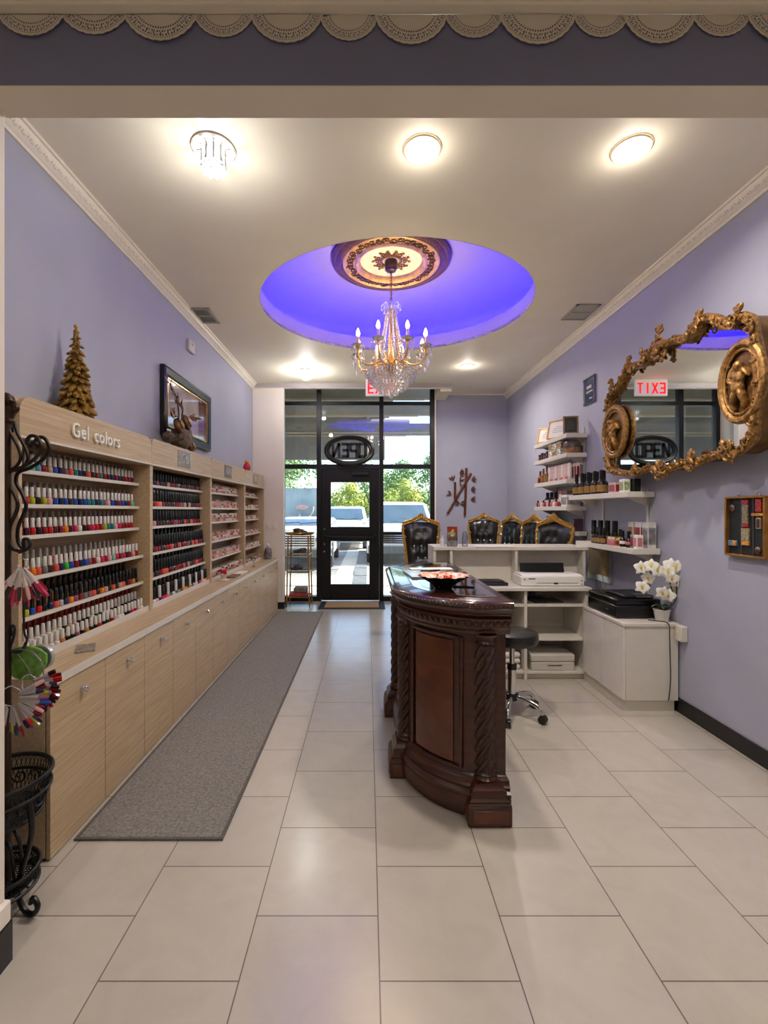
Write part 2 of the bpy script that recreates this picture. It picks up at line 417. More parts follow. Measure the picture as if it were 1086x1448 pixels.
# crown mouldings with a carved relief
def crown(name, x, s, y0, y1):
    m = MB(); pr = [(0, 0), (0, -0.085), (0.012, -0.085), (0.016, -0.07), (0.03, -0.062), (0.05, -0.03), (0.056, -0.014), (0.068, -0.012), (0.072, 0)]
    m.loft([[(x + s * a, y0, ZC + b) for a, b in pr], [(x + s * a, y1, ZC + b) for a, b in pr]])
    y = y0 + 0.03; R = Euler((0, s * 0.85, 0)).to_matrix()
    k = 0
    while y < y1 - 0.03:
        m.ball((x + s * 0.041, y, ZC - 0.045), (0.006, 0.019, 0.014), 6, 5, R)
        m.ball((x + s * 0.043, y + 0.028, ZC - 0.043), (0.005, 0.006, 0.012), 5, 4, R)
        y += 0.056; k += 1
    return S(m, name, MOLD)
crown('trim_9', XL, 1, YN, YP); crown('trim_10', XR, -1, YN, YF)
S(MB().box(1.26, XR - 0.05, YF - 0.012, YF, ZC - 0.02, ZC), 'trim_11', MOLD)
# baseboards
S(MB().box(XR - 0.014, XR, YN, YF, 0, 0.105), 'baseboard_right', BLACKB, bevel=0.004)
S(MB().box(1.10, XR, YF - 0.014, YF, 0, 0.105), 'baseboard_back', BLACKB)

# ------------------------------------------------------------------ storefront
FRM = M('dark_frame', (20, 20, 22), 0.4, 0.3, var=0.02)
sf = MB(); ya, yb = YF - 0.05, YF + 0.05
for (a, b) in ((-1.414, -1.345), (-0.825, -0.75), (0.187, 0.254), (1.008, 1.078)): sf.box(a, b, ya, yb, 0, 3.60)
for (a, b) in ((-1.345, -0.825), (-0.75, 0.187), (0.254, 1.008)):
    for (z0, z1) in ((3.46, 3.60), (3.155, 3.217), (2.135, 2.207)): sf.box(a, b, ya, yb, z0, z1)
for (a, b) in ((-1.345, -0.825), (0.254, 1.008)): sf.box(a, b, ya, yb, 0, 0.075)
sf.box(0.254, 1.008, ya + 0.01, yb - 0.01, 1.07, 1.115)
wf = S(sf, 'window_1', FRM, bevel=0.004)
def pane(x0, x1, z0, z1, parent, y=YF): return S(MB().box(x0, x1, y - 0.003, y + 0.003, z0, z1), 'pane', GLASS, parent)
for (a, b) in ((-1.345, -0.825), (-0.75, 0.187), (0.254, 1.008)):
    pane(a, b, 3.217, 3.46, wf); pane(a, b, 2.207, 3.155, wf)
pane(-1.345, -0.825, 0.075, 2.135, wf); pane(0.254, 1.008, 0.075, 1.07, wf); pane(0.254, 1.008, 1.115, 2.135, wf)
dr = MB(); x0, x1 = -0.748, 0.185; ya, yb = YF - 0.03, YF + 0.03
for (a, b, c, d) in ((x0, -0.596, 0.012, 2.132), (0.026, x1, 0.012, 2.132), (-0.596, 0.026, 1.918, 2.132), (-0.596, 0.026, 0.967, 1.196), (-0.596, 0.026, 0.012, 0.268)):
    dr.box(a, b, ya, yb, c, d)
door = S(dr, 'door_1', FRM, bevel=0.003)
pane(-0.596, 0.026, 1.196, 1.918, door); pane(-0.596, 0.026, 0.268, 0.967, door)
pb = MB(); pb.tube([(-0.68, YF - 0.085, 1.036), (0.11, YF - 0.085, 1.036)], 0.016, 10)
for x in (-0.68, 0.11): pb.box(x - 0.02, x + 0.02, YF - 0.1, YF - 0.03, 0.985, 1.065)
S(pb, 'push_bar', M('bar_black', (30, 30, 32), 0.3, 0.6, var=0.02), door, bevel=0.003)
cl = MB(); cl.box(-0.25, 0.02, YF - 0.085, YF - 0.03, 2.03, 2.085); cl.box(-0.3, 0.06, YF - 0.06, YF - 0.04, 2.09, 2.1)
S(cl, 'door_closer', M('closer', (42, 42, 44), 0.35, 0.5, var=0.02), door, bevel=0.003)
lk = MB()
for z in (1.16, 0.92, 0.80): lk.cyl((-0.70, YF - 0.03, z), (-0.70, YF - 0.04, z), 0.012, n=10)
S(lk, 'lock', CHROME, door)

# ------------------------------------------------------------------ ceiling fixtures
EMW = M('lamp_warm', (255, 240, 214), 0.5, emit=(255, 236, 205), es=14, var=0)
EMC = M('lamp_cool', (255, 255, 255), 0.5, emit=(245, 248, 255), es=4, var=0)
TRIM = M('can_trim', (240, 234, 222), 0.4, var=0)
def can(name, label, x, y, r, W, em, color=(1, 0.91, 0.80), z=ZC, group='recessed ceiling lights'):
    t = T(name, label, 'ceiling light', (x, y, z), group)
    pr = [(r * 1.22, -0.002), (r * 1.2, -0.010), (r * 1.02, -0.012), (r * 0.98, -0.006), (r * 0.80, -0.0045)]
    m = MB(); m.lathe(pr, (x, y, z), 40, cap=False); m.build('trim_ring', TRIM, t)
    m = MB(); m.lathe([(r * 0.98, -0.0035), (0.002, -0.003)], (x, y, z), 32); m.build('diffuser', em, t)
    lamp('can_lamp', 'AREA', (x, y, z - 0.016), W, color, r * 1.8, parent=t)
    lamp('added_ceiling_fill', 'POINT', (x, y, z - 0.085), W * 0.08, color, 0.03, parent=t)  # added unseen point lamp that brightens the ceiling around the can
    return t
p = P(597, 210, 2.4); can('recessed_light', 'round warm recessed ceiling light in the middle, nearest the header', p.x, 2.4, 0.078, W_CAN, EMW)
p = P(893, 207, 2.4); can('recessed_light', 'round warm recessed ceiling light near the right wall, before the mirror', p.x, 2.4, 0.078, W_CAN, EMW)
p = P(661, 519, 6.0); can('recessed_light', 'small warm recessed ceiling light beyond the chandelier on the right', p.x, 6.0, 0.075, W_CAN_FAR, EMW)
def crystal_light(label, x, y, r, W):
    t = T('crystal_light', label, 'ceiling light', (x, y, ZC), 'crystal ceiling lights')
    MB().lathe([(r * 1.15, -0.001), (r * 1.14, -0.008), (r * 1.05, -0.013), (r * 0.95, -0.011), (r * 0.92, -0.004), (0.01, -0.0035)], (x, y, ZC), 36).build('trim_ring', TRIM, t)
    m = MB()
    for i in range(10):
        a = 2 * PI * i / 10; m.tube([(x + r * 0.62 * math.cos(a), y + r * 0.62 * math.sin(a), ZC - 0.01), (x + r * 0.62 * math.cos(a), y + r * 0.62 * math.sin(a), ZC - 0.095)], 0.006, 6)
    m.build('crystal_rod', CRYS, t)['kind'] = 'stuff'
    m = MB()
    for i in range(12):
        a = 2 * PI * i / 12; m.ball((x + r * 0.6 * math.cos(a), y + r * 0.6 * math.sin(a), ZC - 0.108), 0.011, 6, 5)
        if i % 2: m.ball((x + r * 0.3 * math.cos(a), y + r * 0.3 * math.sin(a), ZC - 0.118), 0.011, 6, 5)
    m.build('crystal_bead', CRYS, t)['kind'] = 'stuff'
    m = MB(); m.lathe([(r * 0.34, -0.005), (r * 0.36, -0.04), (r * 0.2, -0.07), (0.004, -0.075)], (x, y, ZC), 14); m.build('bulb', EMC, t)
    lamp('crystal_lamp', 'POINT', (x, y, ZC - 0.15), W, (1, 0.97, 0.93), 0.03, parent=t)
p = P(302, 211, 2.4); crystal_light('crystal rod ceiling light with bright white glow, nearest the header on the left', p.x, 2.4, 0.098, 8)
p = P(433, 524, 6.2); crystal_light('small crystal ceiling light beyond the oval cove on the left', p.x, 6.2, 0.085, 17)
# added unseen cans behind the camera to light the near room
for (x, y) in ((-1.2, -0.8), (1.4, -0.8), (0.1, -2.8)):
    can('recessed_light', 'added unseen ceiling light of the near room', x, y, 0.078, W_NEAR, EMW, color=(1, 0.95, 0.88), group='added near room lights')
# air vents
VENT = M('vent_metal', (176, 168, 158), 0.4, 0.3, var=0.02); VD = M('vent_dark', (40, 38, 38), 0.7, var=0.02)
def vent(label, px, py):
    Y = FOC * (ZC - CAMZ) / (722 - py); x = (px - 520) * Y / FOC
    t = T('ceiling_vent', label, 'vent', (x, Y, ZC), 'ceiling air vents')
    w, d = 0.115, 0.17
    m = MB(); m.box(x - w, x + w, Y - d, Y - d + 0.025, ZC - 0.012, ZC - 0.001); m.box(x - w, x + w, Y + d - 0.025, Y + d, ZC - 0.012, ZC - 0.001)
    m.box(x - w, x - w + 0.025, Y - d, Y + d, ZC - 0.012, ZC - 0.001); m.box(x + w - 0.025, x + w, Y - d, Y + d, ZC - 0.012, ZC - 0.001); m.box(x - w, x + w, Y - 0.008, Y + 0.008, ZC - 0.012, ZC - 0.001)
    m.build('frame', VENT, t, bevel=0.002)
    MB().box(x - w + 0.02, x + w - 0.02, Y - d + 0.02, Y + d - 0.02, ZC - 0.003, ZC - 0.001).build('duct_opening', VD, t)
    m = MB()
    for i in range(9):
        xx = x - w + 0.035 + i * (2 * w - 0.07) / 8
        m.obox((xx, Y, ZC - 0.007), (0.014, 2 * d - 0.05, 0.002), Euler((0, 0.7, 0)).to_matrix())
    m.build('louver', VENT, t)
vent('grey louvred ceiling vent beside the left crown moulding', 287, 446)
vent('grey louvred ceiling vent beside the right crown moulding', 821, 441)
# blue strip in the cove
LED = M('blue_led', (30, 20, 255), 0.5, emit=(6, 0, 255), es=BLUE_LED, var=0)
m = MB(); m.tube([ell(k, 96, CRX + 0.235, CRY + 0.235, ZC + 0.19) for k in range(96)], 0.012, 6, closed=True)
tag(m.build('led_strip', LED), 'blue glowing light strip hidden in the oval ceiling cove', 'light strip')

# medallion
MCX, MCY, MZ = 0.22, 4.335, ZC + 0.482
MGOLD = M('medallion_gold', (150, 108, 48), 0.36, 0.7, var=0.2, vscale=30); MCREAM = M('medallion_cream', (226, 200, 172), 0.6, var=0.05, vscale=20, rgb2=(240, 220, 196))
MBRN = M('medallion_brown', (96, 62, 40), 0.5, 0.2, var=0.12, vscale=20)
t = T('ceiling_medallion', 'round carved gold and cream ceiling medallion inside the blue cove', 'medallion', (MCX, MCY, MZ))
c = (MCX, MCY, MZ)
MB().lathe([(0.56, -0.001), (0.56, -0.03), (0.535, -0.045), (0.515, -0.035), (0.50, -0.05), (0.475, -0.058), (0.455, -0.045), (0.44, -0.03), (0.3, -0.03), (0.3, -0.001)], c, 72).build('outer_rim', MBRN, t)
MB().lathe([(0.46, -0.03), (0.455, -0.055), (0.445, -0.06), (0.43, -0.05), (0.425, -0.046), (0.345, -0.046), (0.34, -0.06), (0.325, -0.07), (0.305, -0.055), (0.29, -0.03), (0.29, -0.02)], c, 72, cap=False).build('carved_band', M('band_cream', (206, 160, 92), 0.42, 0.35, var=0.12), t)
MB().lathe([(0.30, -0.018), (0.002, -0.014)], c, 48).build('centre_disc', MCREAM, t)
m = MB()
for i in range(40):
    a = 2 * PI * i / 40; u = Vector((math.cos(a), math.sin(a), 0)); w = Vector((-math.sin(a), math.cos(a), 0)); ctr = Vector(c) + u * 0.385 + Vector((0, 0, -0.05))
    m.curl(ctr + u * (0.008 if i % 2 else -0.008), u if i % 2 else -u, w, 0.036, 1.3, 0.0075, i, 5, 1, steps=12)
    m.ball(ctr + w * 0.03 - u * 0.02, (0.014, 0.014, 0.008), 6, 4)
m.build('scroll_carving', M('carving_dark', (92, 60, 22), 0.4, 0.6, var=0.2), t)
m = MB()
for i in range(14):
    a = 2 * PI * i / 14; u = Vector((math.cos(a), math.sin(a), 0)); w = Vector((-math.sin(a), math.cos(a), 0)); ctr = Vector(c) + u * 0.135 + Vector((0, 0, -0.024))
    m.curl(ctr, u, w, 0.030, 1.2, 0.007, 0, 5, 1 if i % 2 else -1, steps=12); m.ball(ctr + u * 0.035, (0.016, 0.016, 0.008), 6, 4)
m.lathe([(0.11, -0.016), (0.10, -0.035), (0.085, -0.03), (0.08, -0.016)], c, 32, cap=False)
m.build('centre_rosette', MGOLD, t)
# ------------------------------------------------------------------ polish wall: base cabinets, worktop, hutches
CF = -1.32                    # base cabinet front
CT = 0.76                     # worktop height
YB = [1.91, 3.121, 4.332, 5.543, 6.745]
where = ['nearest the camera, below the first polish shelves', 'second from the camera, below the black-capped polish shelves', 'third from the camera, below the powder jar shelves', 'farthest, ending at the beige pilaster']
DARKG = M('dark_gap', (40, 32, 26), 0.8, var=0)
for k in range(4):
    y0, y1 = YB[k], YB[k + 1]; dw = (y1 - y0) / 3
    t = T('base_cabinet', 'pale oak base cabinet with three doors, ' + where[k], 'cabinet', ((XL + CF) / 2, (y0 + y1) / 2, 0), 'oak base cabinets')
    MB().box(XL + 0.004, CF - 0.02, y0 + 0.001, y1 - 0.001, 0.012, CT - 0.036).build('body', OAK, t, bevel=0.002)
    MB().box(XL + 0.02, CF - 0.022, y0 + 0.003, y1 - 0.003, 0.0, 0.012).build('plinth', DARKG, t)
    MB().box(CF - 0.02, CF - 0.0185, y0 + 0.001, y1 - 0.001, 0.012, CT - 0.036).build('gap_strip', DARKG, t)
    for j in range(3):
        a, b = y0 + j * dw, y0 + (j + 1) * dw
        d = MB().box(CF - 0.018, CF, a + 0.002, b - 0.002, 0.008, CT - 0.04).build('door', OAK, t, bevel=0.0015)
        yc = (a + b) / 2 + 0.01; m = MB()
        m.tube([(CF, yc, 0.64), (CF + 0.003, yc, 0.64), (CF + 0.004, yc, 0.64), (CF + 0.014, yc, 0.64), (CF + 0.018, yc, 0.64), (CF + 0.026, yc, 0.64), (CF + 0.030, yc, 0.64), (CF + 0.031, yc, 0.64)],
               [0.013, 0.013, 0.006, 0.006, 0.013, 0.015, 0.011, 0.002], 16)
        m.build('knob', CHROME, d)
wtp = MB().box(XL + 0.004, CF + 0.004, YB[0] - 0.004, YB[4] + 0.01, CT - 0.036, CT).build('worktop', OAK, bevel=0.001)
tag(wtp, 'long pale oak worktop with white front edge along the left wall', 'worktop')
e = MB()
for (a, b) in ((YB[0] - 0.004, 2.716), (2.718, 4.36), (4.362, YB[4] + 0.01)): e.box(CF + 0.004, CF + 0.009, a, b, CT - 0.036, CT + 0.001)
tag(e.build('edge_band', WHITE, wtp, bevel=0.001), 'white edge band')

HF = -1.52                    # hutch front plane
YH = [2.00, 3.23, 4.46, 5.69, 6.74]
SHELFZ = [1.65, 1.49, 1.343, 1.152, 0.969]
SHELFX = [-1.60, -1.60, -1.60, -1.57, -1.57]
TRAYX, TRAYZ = -1.535, CT + 0.016
hl = ['with raised white Gel colors lettering on its header', 'filled with black-capped bottles, second from camera', 'filled with small pink powder jars, third from camera', 'narrow, farthest from camera, beside the beige pilaster']
ACR = glassy('acrylic_sheet', (250, 250, 248), 0.04, 0.1, 0.22)
LABW = M('label_white', (236, 234, 228), 0.5, var=0.01)
for k in range(4):
    y0, y1 = YH[k], YH[k + 1]; c = (y0 + y1) / 2
    t = T('display_hutch', 'pale oak polish display shelving ' + hl[k], 'display shelf', (XL + 0.1, c, CT), 'oak polish display shelves')
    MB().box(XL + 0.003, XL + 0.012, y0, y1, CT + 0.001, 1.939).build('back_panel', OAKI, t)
    for (a, b) in ((y0, y0 + 0.022), (y1 - 0.022, y1)):
        MB().box(XL + 0.012, HF, a + 0.0005, b - 0.0005, CT + 0.001, 1.80).build('side_panel', OAK, t, bevel=0.001)
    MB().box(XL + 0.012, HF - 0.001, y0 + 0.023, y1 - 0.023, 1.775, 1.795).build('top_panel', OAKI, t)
    # header board: rounded top corners
    r = 0.075 if k in (0, 3) else 0.045; zt, zb = 1.97, 1.79; poly = [(y0 + 0.002, zb)]
    for i in range(9): a = PI - PI / 2 * i / 8; poly.append((y0 + 0.002 + r + r * math.cos(a), zt - r + r * math.sin(a)))
    for i in range(9): a = PI / 2 - PI / 2 * i / 8; poly.append((y1 - 0.002 - r + r * math.cos(a), zt - r + r * math.sin(a)))
    poly.append((y1 - 0.002, zb))
    hb = MB().prism(poly, lambda a, b: (HF - 0.022, a, b), lambda a, b: (HF + 0.004, a, b)).build('header_board', OAK, t, bevel=0.001)
    MB().box(HF - 0.02, HF + 0.010, y0 + 0.002, y1 - 0.002, zb - 0.011, zb - 0.0005).build('header_lip', WHITE, t, bevel=0.001)
    MB().box(XL + 0.012, HF - 0.022, y0 + 0.003, y1 - 0.003, 1.94, 1.96).build('top_board', OAK, t)
    for z, x in zip(SHELFZ, SHELFX):
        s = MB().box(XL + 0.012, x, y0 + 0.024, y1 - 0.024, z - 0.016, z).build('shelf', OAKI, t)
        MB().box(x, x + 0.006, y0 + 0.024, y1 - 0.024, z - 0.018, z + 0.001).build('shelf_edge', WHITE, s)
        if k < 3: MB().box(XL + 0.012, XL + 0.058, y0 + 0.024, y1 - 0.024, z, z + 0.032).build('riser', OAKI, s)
    s = MB().box(XL + 0.012, TRAYX, y0 + 0.024, y1 - 0.024, CT + 0.001, TRAYZ).build('tray', WHITE, t)
    MB().box(TRAYX, TRAYX + 0.008, y0 + 0.024, y1 - 0.024, CT + 0.001, TRAYZ + 0.022).build('tray_lip', WHITE, s)
    MB().box(XL + 0.012, XL + 0.100, y0 + 0.024, y1 - 0.024, TRAYZ, TRAYZ + 0.075).build('riser', OAKI, s)
    if k < 2: MB().box(XL + 0.1005, XL + 0.142, y0 + 0.024, y1 - 0.024, TRAYZ, TRAYZ + 0.04).build('riser', OAKI, s)
    if k == 0:
        for wd, yc in (('Gel', 2.412), ('colors', 2.662)):
            me = text_mesh(wd, 0.106, 0.005, 1.15, 0.001, -0.0005)
            m = MB().mesh(me, frame_mat((HF + 0.012, yc, 1.872), (0, 1, 0), (0, 0, 1)) @ Matrix.Diagonal((0.84, 1.0, 1.0, 1.0)))
            tag(m.build('lettering', M('letter_white', (244, 244, 240), 0.35, var=0), hb), 'raised white %s lettering' % wd)
    else:
        yy = {1: 3.80, 2: 4.99, 3: 6.2}[k]
        m = MB().box(HF + 0.004, HF + 0.008, yy - 0.13, yy + 0.13, 1.815, 1.945)
        sh = m.build('acrylic_plate', ACR, hb)
        m = MB(); m.curl((HF + 0.010, yy - 0.03, 1.88), Vector((0, 1, 0)), Vector((0, 0, 1)), 0.05, 1.2, 0.004); m.curl((HF + 0.010, yy + 0.05, 1.875), Vector((0, 1, 0)), Vector((0, 0, 1)), 0.035, 1.1, 0.004, 1.0)
        m.build('white_scrollwork', WHITE, sh)

# ------------------------------------------------------------------ polish bottles
PAL = {'crimson': (140, 14, 28), 'bright red': (196, 20, 26), 'deep plum': (66, 16, 42), 'coral': (226, 84, 66), 'hot pink': (206, 34, 96), 'pale pink': (224, 168, 166), 'nude beige': (196, 156, 130),
       'navy blue': (20, 32, 84), 'royal blue': (24, 72, 168), 'sky blue': (90, 156, 200), 'teal': (24, 118, 118), 'mint green': (120, 190, 160), 'bright green': (50, 180, 60), 'olive yellow': (176, 172, 30), 'orange': (236, 130, 24),
       'black': (14, 14, 16), 'grey': (120, 118, 120), 'mauve': (136, 84, 108), 'dark brown': (56, 32, 26), 'milky white': (226, 220, 212), 'amber': (190, 120, 40), 'silver': (168, 168, 172)}
CAPW = M('cap_white', (216, 212, 208), 0.28, var=0.01); CAPS = M('cap_smoke', (176, 172, 170), 0.28, var=0.01); CAPB = M('cap_black', (13, 13, 14), 0.22, var=0.01); CAPR = M('cap_red', (170, 28, 30), 0.3, var=0.02)
def lacquer(c): return M('lacquer_' + c.replace(' ', '_'), PAL[c], 0.12, spec=0.6, var=0.03)
def mesh_of(mb, name, m):
    o = mb.build(name, m, loc=(0, 0, 0)); me = o.data; bpy.data.objects.remove(o); return me
_body = {}
def body(kind, c):
    k = (kind, c)
    if k not in _body:
        m = MB()
        if kind == 'gel': m.lathe([(0.0125, 0), (0.0148, 0.003), (0.0150, 0.022), (0.0135, 0.030), (0.0075, 0.034), (0.0070, 0.037)], n=12)
        elif kind == 'lac': m.lathe([(0.0130, 0), (0.0150, 0.002), (0.0150, 0.026), (0.011, 0.033), (0.007, 0.035)], n=10)
        else: m.lathe([(0.024, 0), (0.026, 0.002), (0.026, 0.024), (0.024, 0.026)], n=10)
        _body[k] = mesh_of(m, kind + '_body', lacquer(c))
    return _body[k]
def capmesh(kind, m):
    k = ('cap', kind, m.name)
    if k not in _body:
        b = MB()
        if kind == 'gel': b.lathe([(0.0098, 0.035), (0.0104, 0.037), (0.0086, 0.080), (0.0070, 0.082)], n=10)
        elif kind == 'lac': b.lathe([(0.0108, 0.033), (0.0116, 0.035), (0.0098, 0.104), (0.0075, 0.107)], n=9)
        else: b.lathe([(0.0268, 0.026), (0.0268, 0.038), (0.025, 0.040)], n=10)
        _body[k] = mesh_of(b, 'cap', m)
    return _body[k]
used = {}
def bottle(name, kind, c, capm, x, y, z, label, cat, group, s=1.0, capname='cap'):
    o = bpy.data.objects.new(name, body(kind, c)); COL.objects.link(o); o.location = (x, y, z + 0.0009); o.rotation_euler = (0, 0, rnd(0, 6)); o.scale = (s, s, s)
    h = bpy.data.objects.new(capname, capmesh(kind, capm)); COL.objects.link(h); h.parent = o
    tag(o, label, cat, group)
SHN = ['top', '2nd', '3rd', '4th', '5th', 'bottom']
rowcols = [
    ['grey', 'grey', 'milky white', 'grey', 'mint green', 'sky blue', 'crimson', 'nude beige', 'royal blue', 'navy blue', 'mauve', 'coral', 'teal', 'navy blue', 'black', 'coral', 'dark brown', 'crimson', 'teal', 'crimson', 'deep plum', 'navy blue', 'crimson', 'navy blue', 'deep plum', 'crimson', 'crimson', 'deep plum'],
    ['nude beige', 'coral', 'crimson', 'bright red', 'olive yellow', 'black', 'olive yellow', 'pale pink', 'royal blue', 'navy blue', 'royal blue', 'dark brown', 'royal blue', 'navy blue', 'royal blue', 'teal', 'teal', 'navy blue', 'teal', 'mauve', 'pale pink', 'royal blue', 'navy blue', 'crimson', 'royal blue', 'navy blue', 'crimson', 'mint green'],
    ['black', 'crimson', 'crimson', 'deep plum', 'bright red', 'black', 'crimson', 'bright red', 'deep plum', 'crimson', 'orange', 'deep plum', 'hot pink', 'milky white', 'black', 'crimson', 'hot pink', 'bright red', 'crimson', 'olive yellow', 'teal', 'teal', 'pale pink', 'hot pink', 'crimson', 'crimson', 'crimson', 'bright red'],
    ['grey', 'mauve', 'crimson', 'orange', 'coral', 'grey', 'dark brown', 'coral', 'navy blue', 'bright green', 'royal blue', 'crimson', 'navy blue', 'royal blue', 'mauve', 'crimson', 'milky white', 'hot pink', 'crimson', 'pale pink', 'mint green', 'hot pink', 'crimson', 'hot pink', 'deep plum', 'crimson', 'pale pink', 'crimson'],
    ['navy blue', 'grey', 'olive yellow', 'royal blue', 'bright red', 'black', 'navy blue', 'coral', 'silver', 'navy blue', 'orange', 'mauve', 'crimson', 'grey', 'mauve', 'coral', 'dark brown', 'orange', 'nude beige', 'black', 'coral', 'dark brown', 'nude beige', 'coral', 'black', 'crimson', 'amber', 'black'],
    ['milky white', 'milky white', 'milky white', 'milky white', 'milky white', 'milky white', 'milky white', 'amber', 'black', 'black', 'mauve', 'black', 'amber', 'black', 'black', 'bright red', 'black', 'black', 'crimson', 'pale pink', 'milky white', 'milky white', 'black', 'deep plum', 'hot pink', 'crimson', 'pale pink', 'milky white']]
G1 = 'white-capped gel bottles on the first shelving'
for s in range(6):
    z = SHELFZ[s] if s < 5 else TRAYZ; xf = (SHELFX[s] if s < 5 else TRAYX) - 0.019
    for i in range(28):
        if s == 0 and i == 2: continue
        y = 2.055 + i * 0.0405 + rnd(-0.003, 0.003); c = rowcols[s][i]
        if s == 4:
            bottle('lacquer_bottle', 'lac', c, CAPB, xf, y, z, 'black-capped %s bottle, front row of 5th Gel colors shelf, %s from left' % (c, nth(i + 1)), 'nail polish', 'black-capped bottles on the first shelving', 0.92)
        else:
            bottle('gel_polish_bottle', 'gel', c, CAPW, xf, y, z, 'white-capped %s bottle, front row of %s Gel colors shelf, %s from left' % (c, SHN[s], nth(i + 1)), 'nail polish', G1, 1.0)
    n2 = 24
    for i in range(n2):
        y = 2.075 + i * 0.0475 + rnd(-0.003, 0.003); c = random.choice(rowcols[s])
        if s == 4:
            bottle('lacquer_bottle', 'lac', c, CAPB, XL + 0.036, y, z + 0.032, 'black-capped %s bottle, rear row of 5th Gel colors shelf, %s from left' % (c, nth(i + 1)), 'nail polish', 'black-capped bottles on the first shelving', 0.95)
        elif s == 5:
            bottle('gel_polish_bottle', 'gel', random.choice(['black', 'dark brown', 'deep plum']), CAPR, XL + 0.078, y, TRAYZ + 0.075, 'red-capped dark bottle, rear row of bottom Gel colors tray, %s from left' % nth(i + 1), 'nail polish', 'red-capped bottles on the first shelving', 0.98)
        else:
            bottle('gel_polish_bottle', 'gel', c, CAPS, XL + 0.036, y, z + 0.032, 'smoke-capped %s bottle, rear row of %s Gel colors shelf, %s from left' % (c, SHN[s], nth(i + 1)), 'nail polish', 'smoke-capped gel bottles on the first shelving', 0.98)
for i in range(28):       # middle row of the bottom tray
    c = 'milky white' if i < 8 else random.choice(['milky white', 'milky white', 'black', 'black', 'mauve', 'nude beige'])
    bottle('gel_polish_bottle', 'gel', c, CAPW if i < 21 else CAPS, XL + 0.1205, 2.06 + i * 0.0405, TRAYZ + 0.04, '%s bottle, middle row of bottom Gel colors tray, %s from left' % (c, nth(i + 1)), 'nail polish', 'middle row of the bottom tray', 1.08)
warm = ['crimson', 'coral', 'bright red', 'nude beige', 'amber', 'mauve', 'coral', 'orange', 'dark brown', 'deep plum']
dkw = ['crimson', 'deep plum', 'dark brown', 'coral', 'crimson', 'mauve', 'nude beige', 'deep plum', 'dark brown', 'black']
brt = ['bright red', 'royal blue', 'orange', 'coral', 'crimson', 'navy blue', 'hot pink', 'olive yellow', 'teal', 'amber', 'milky white', 'pale pink', 'crimson']
for s in range(6):
    z = SHELFZ[s] if s < 5 else TRAYZ; xf = (SHELFX[s] if s < 5 else TRAYX) - 0.02
    gap = (1.775 if s == 0 else SHELFZ[s - 1] - 0.018) - z; sf_ = min(1.18, (gap - 0.004) / 0.108); sr_ = min(1.3, (gap - (0.037 if s < 5 else 0.05)) / 0.108)
    for i in range(24):
        c = random.choice(dkw if s < 5 else brt)
        if s < 5 and i > 21: c = random.choice(['crimson', 'deep plum'])
        bottle('lacquer_bottle', 'lac', c, CAPB if s < 5 or i % 3 else CAPW, xf, 3.285 + i * 0.0485 + rnd(-0.003, 0.003), z, '%s bottle, front row of %s shelf in the second shelving, %s from left' % (c, SHN[s], nth(i + 1)), 'nail polish', 'front rows of the second shelving', sf_)
    for i in range(16):
        c = random.choice(warm)
        bottle('lacquer_bottle', 'lac', c, CAPB, XL + 0.036 if s < 5 else XL + 0.121, 3.31 + i * 0.071, z + (0.032 if s < 5 else 0.04), '%s bottle, rear row of %s shelf in the second shelving, %s from left' % (c, SHN[s], nth(i + 1)), 'nail polish', 'rear rows of the second shelving', sr_)
PAL.update({'blush': (206, 160, 146), 'rose': (190, 110, 104), 'cream': (224, 206, 186), 'tan': (176, 134, 104)})
LIDS = [CAPW, M('lid_rose', (196, 150, 138), 0.4, var=0.02), M('lid_grey', (150, 146, 146), 0.4, var=0.02), M('lid_brown', (96, 66, 52), 0.4, var=0.02)]
for s in range(6):
    z = SHELFZ[s] if s < 5 else TRAYZ; xf = (SHELFX[s] if s < 5 else TRAYX) - 0.031
    for lv in range(2):
        for i in range(18):
            c = random.choice(['blush', 'rose', 'cream', 'tan', 'pale pink', 'blush', 'cream'] if s < 5 else ['hot pink', 'crimson', 'cream', 'blush', 'amber'])
            bottle('powder_jar', 'jar', c, LIDS[(s + lv) % 3 if random.random() < 0.75 else 3], xf, 4.52 + i * 0.0655, z + lv * 0.042, '%s jar, %s layer on %s shelf of the third shelving, %s from left' % (c, ['lower', 'upper'][lv], SHN[s], nth(i + 1)), 'powder jar', 'powder jars on the third shelving', 1.04, 'lid')
    for i in range(14):
        c = random.choice(['cream', 'tan', 'blush', 'cream'] if s < 5 else ['hot pink', 'cream', 'crimson', 'blush'])
        bottle('powder_jar', 'jar', c, random.choice(LIDS), xf - 0.006, 5.76 + i * 0.069, z, '%s jar on %s shelf of the farthest narrow shelving, %s from left' % (c, SHN[s], nth(i + 1)), 'powder jar', 'powder jars on the farthest shelving', 1.25, 'lid')
# small things on the worktop
p = PX(126, 913, -1.40)
m = MB().obox((-1.43, 2.33, CT + 0.003), (0.085, 0.15, 0.005), Euler((0, 0, 0.5)).to_matrix())
o = m.build('price_card', M('card_grey', (132, 122, 112), 0.6, var=0.25, vscale=60)); tag(o, 'small printed grey card lying flat on the worktop below Gel colors', 'card')
t = T('candle_holder', 'small white bowl with red ornament at the foot of the powder jar shelving', 'ornament', (-1.44, 4.60, CT), None)
MB().lathe([(0.05, 0.0), (0.055, 0.006), (0.02, 0.02), (0.03, 0.045), (0.05, 0.06), (0.04, 0.06)], (-1.44, 4.60, CT), 16).build('bowl', WHITE, t)
m = MB()
for i in range(6): m.ball((-1.44 + rnd(-0.02, 0.02), 4.60 + rnd(-0.02, 0.02), CT + 0.075 + rnd(0, 0.02)), 0.018, 7, 5)
m.build('red_ornament', lacquer('bright red'), t)
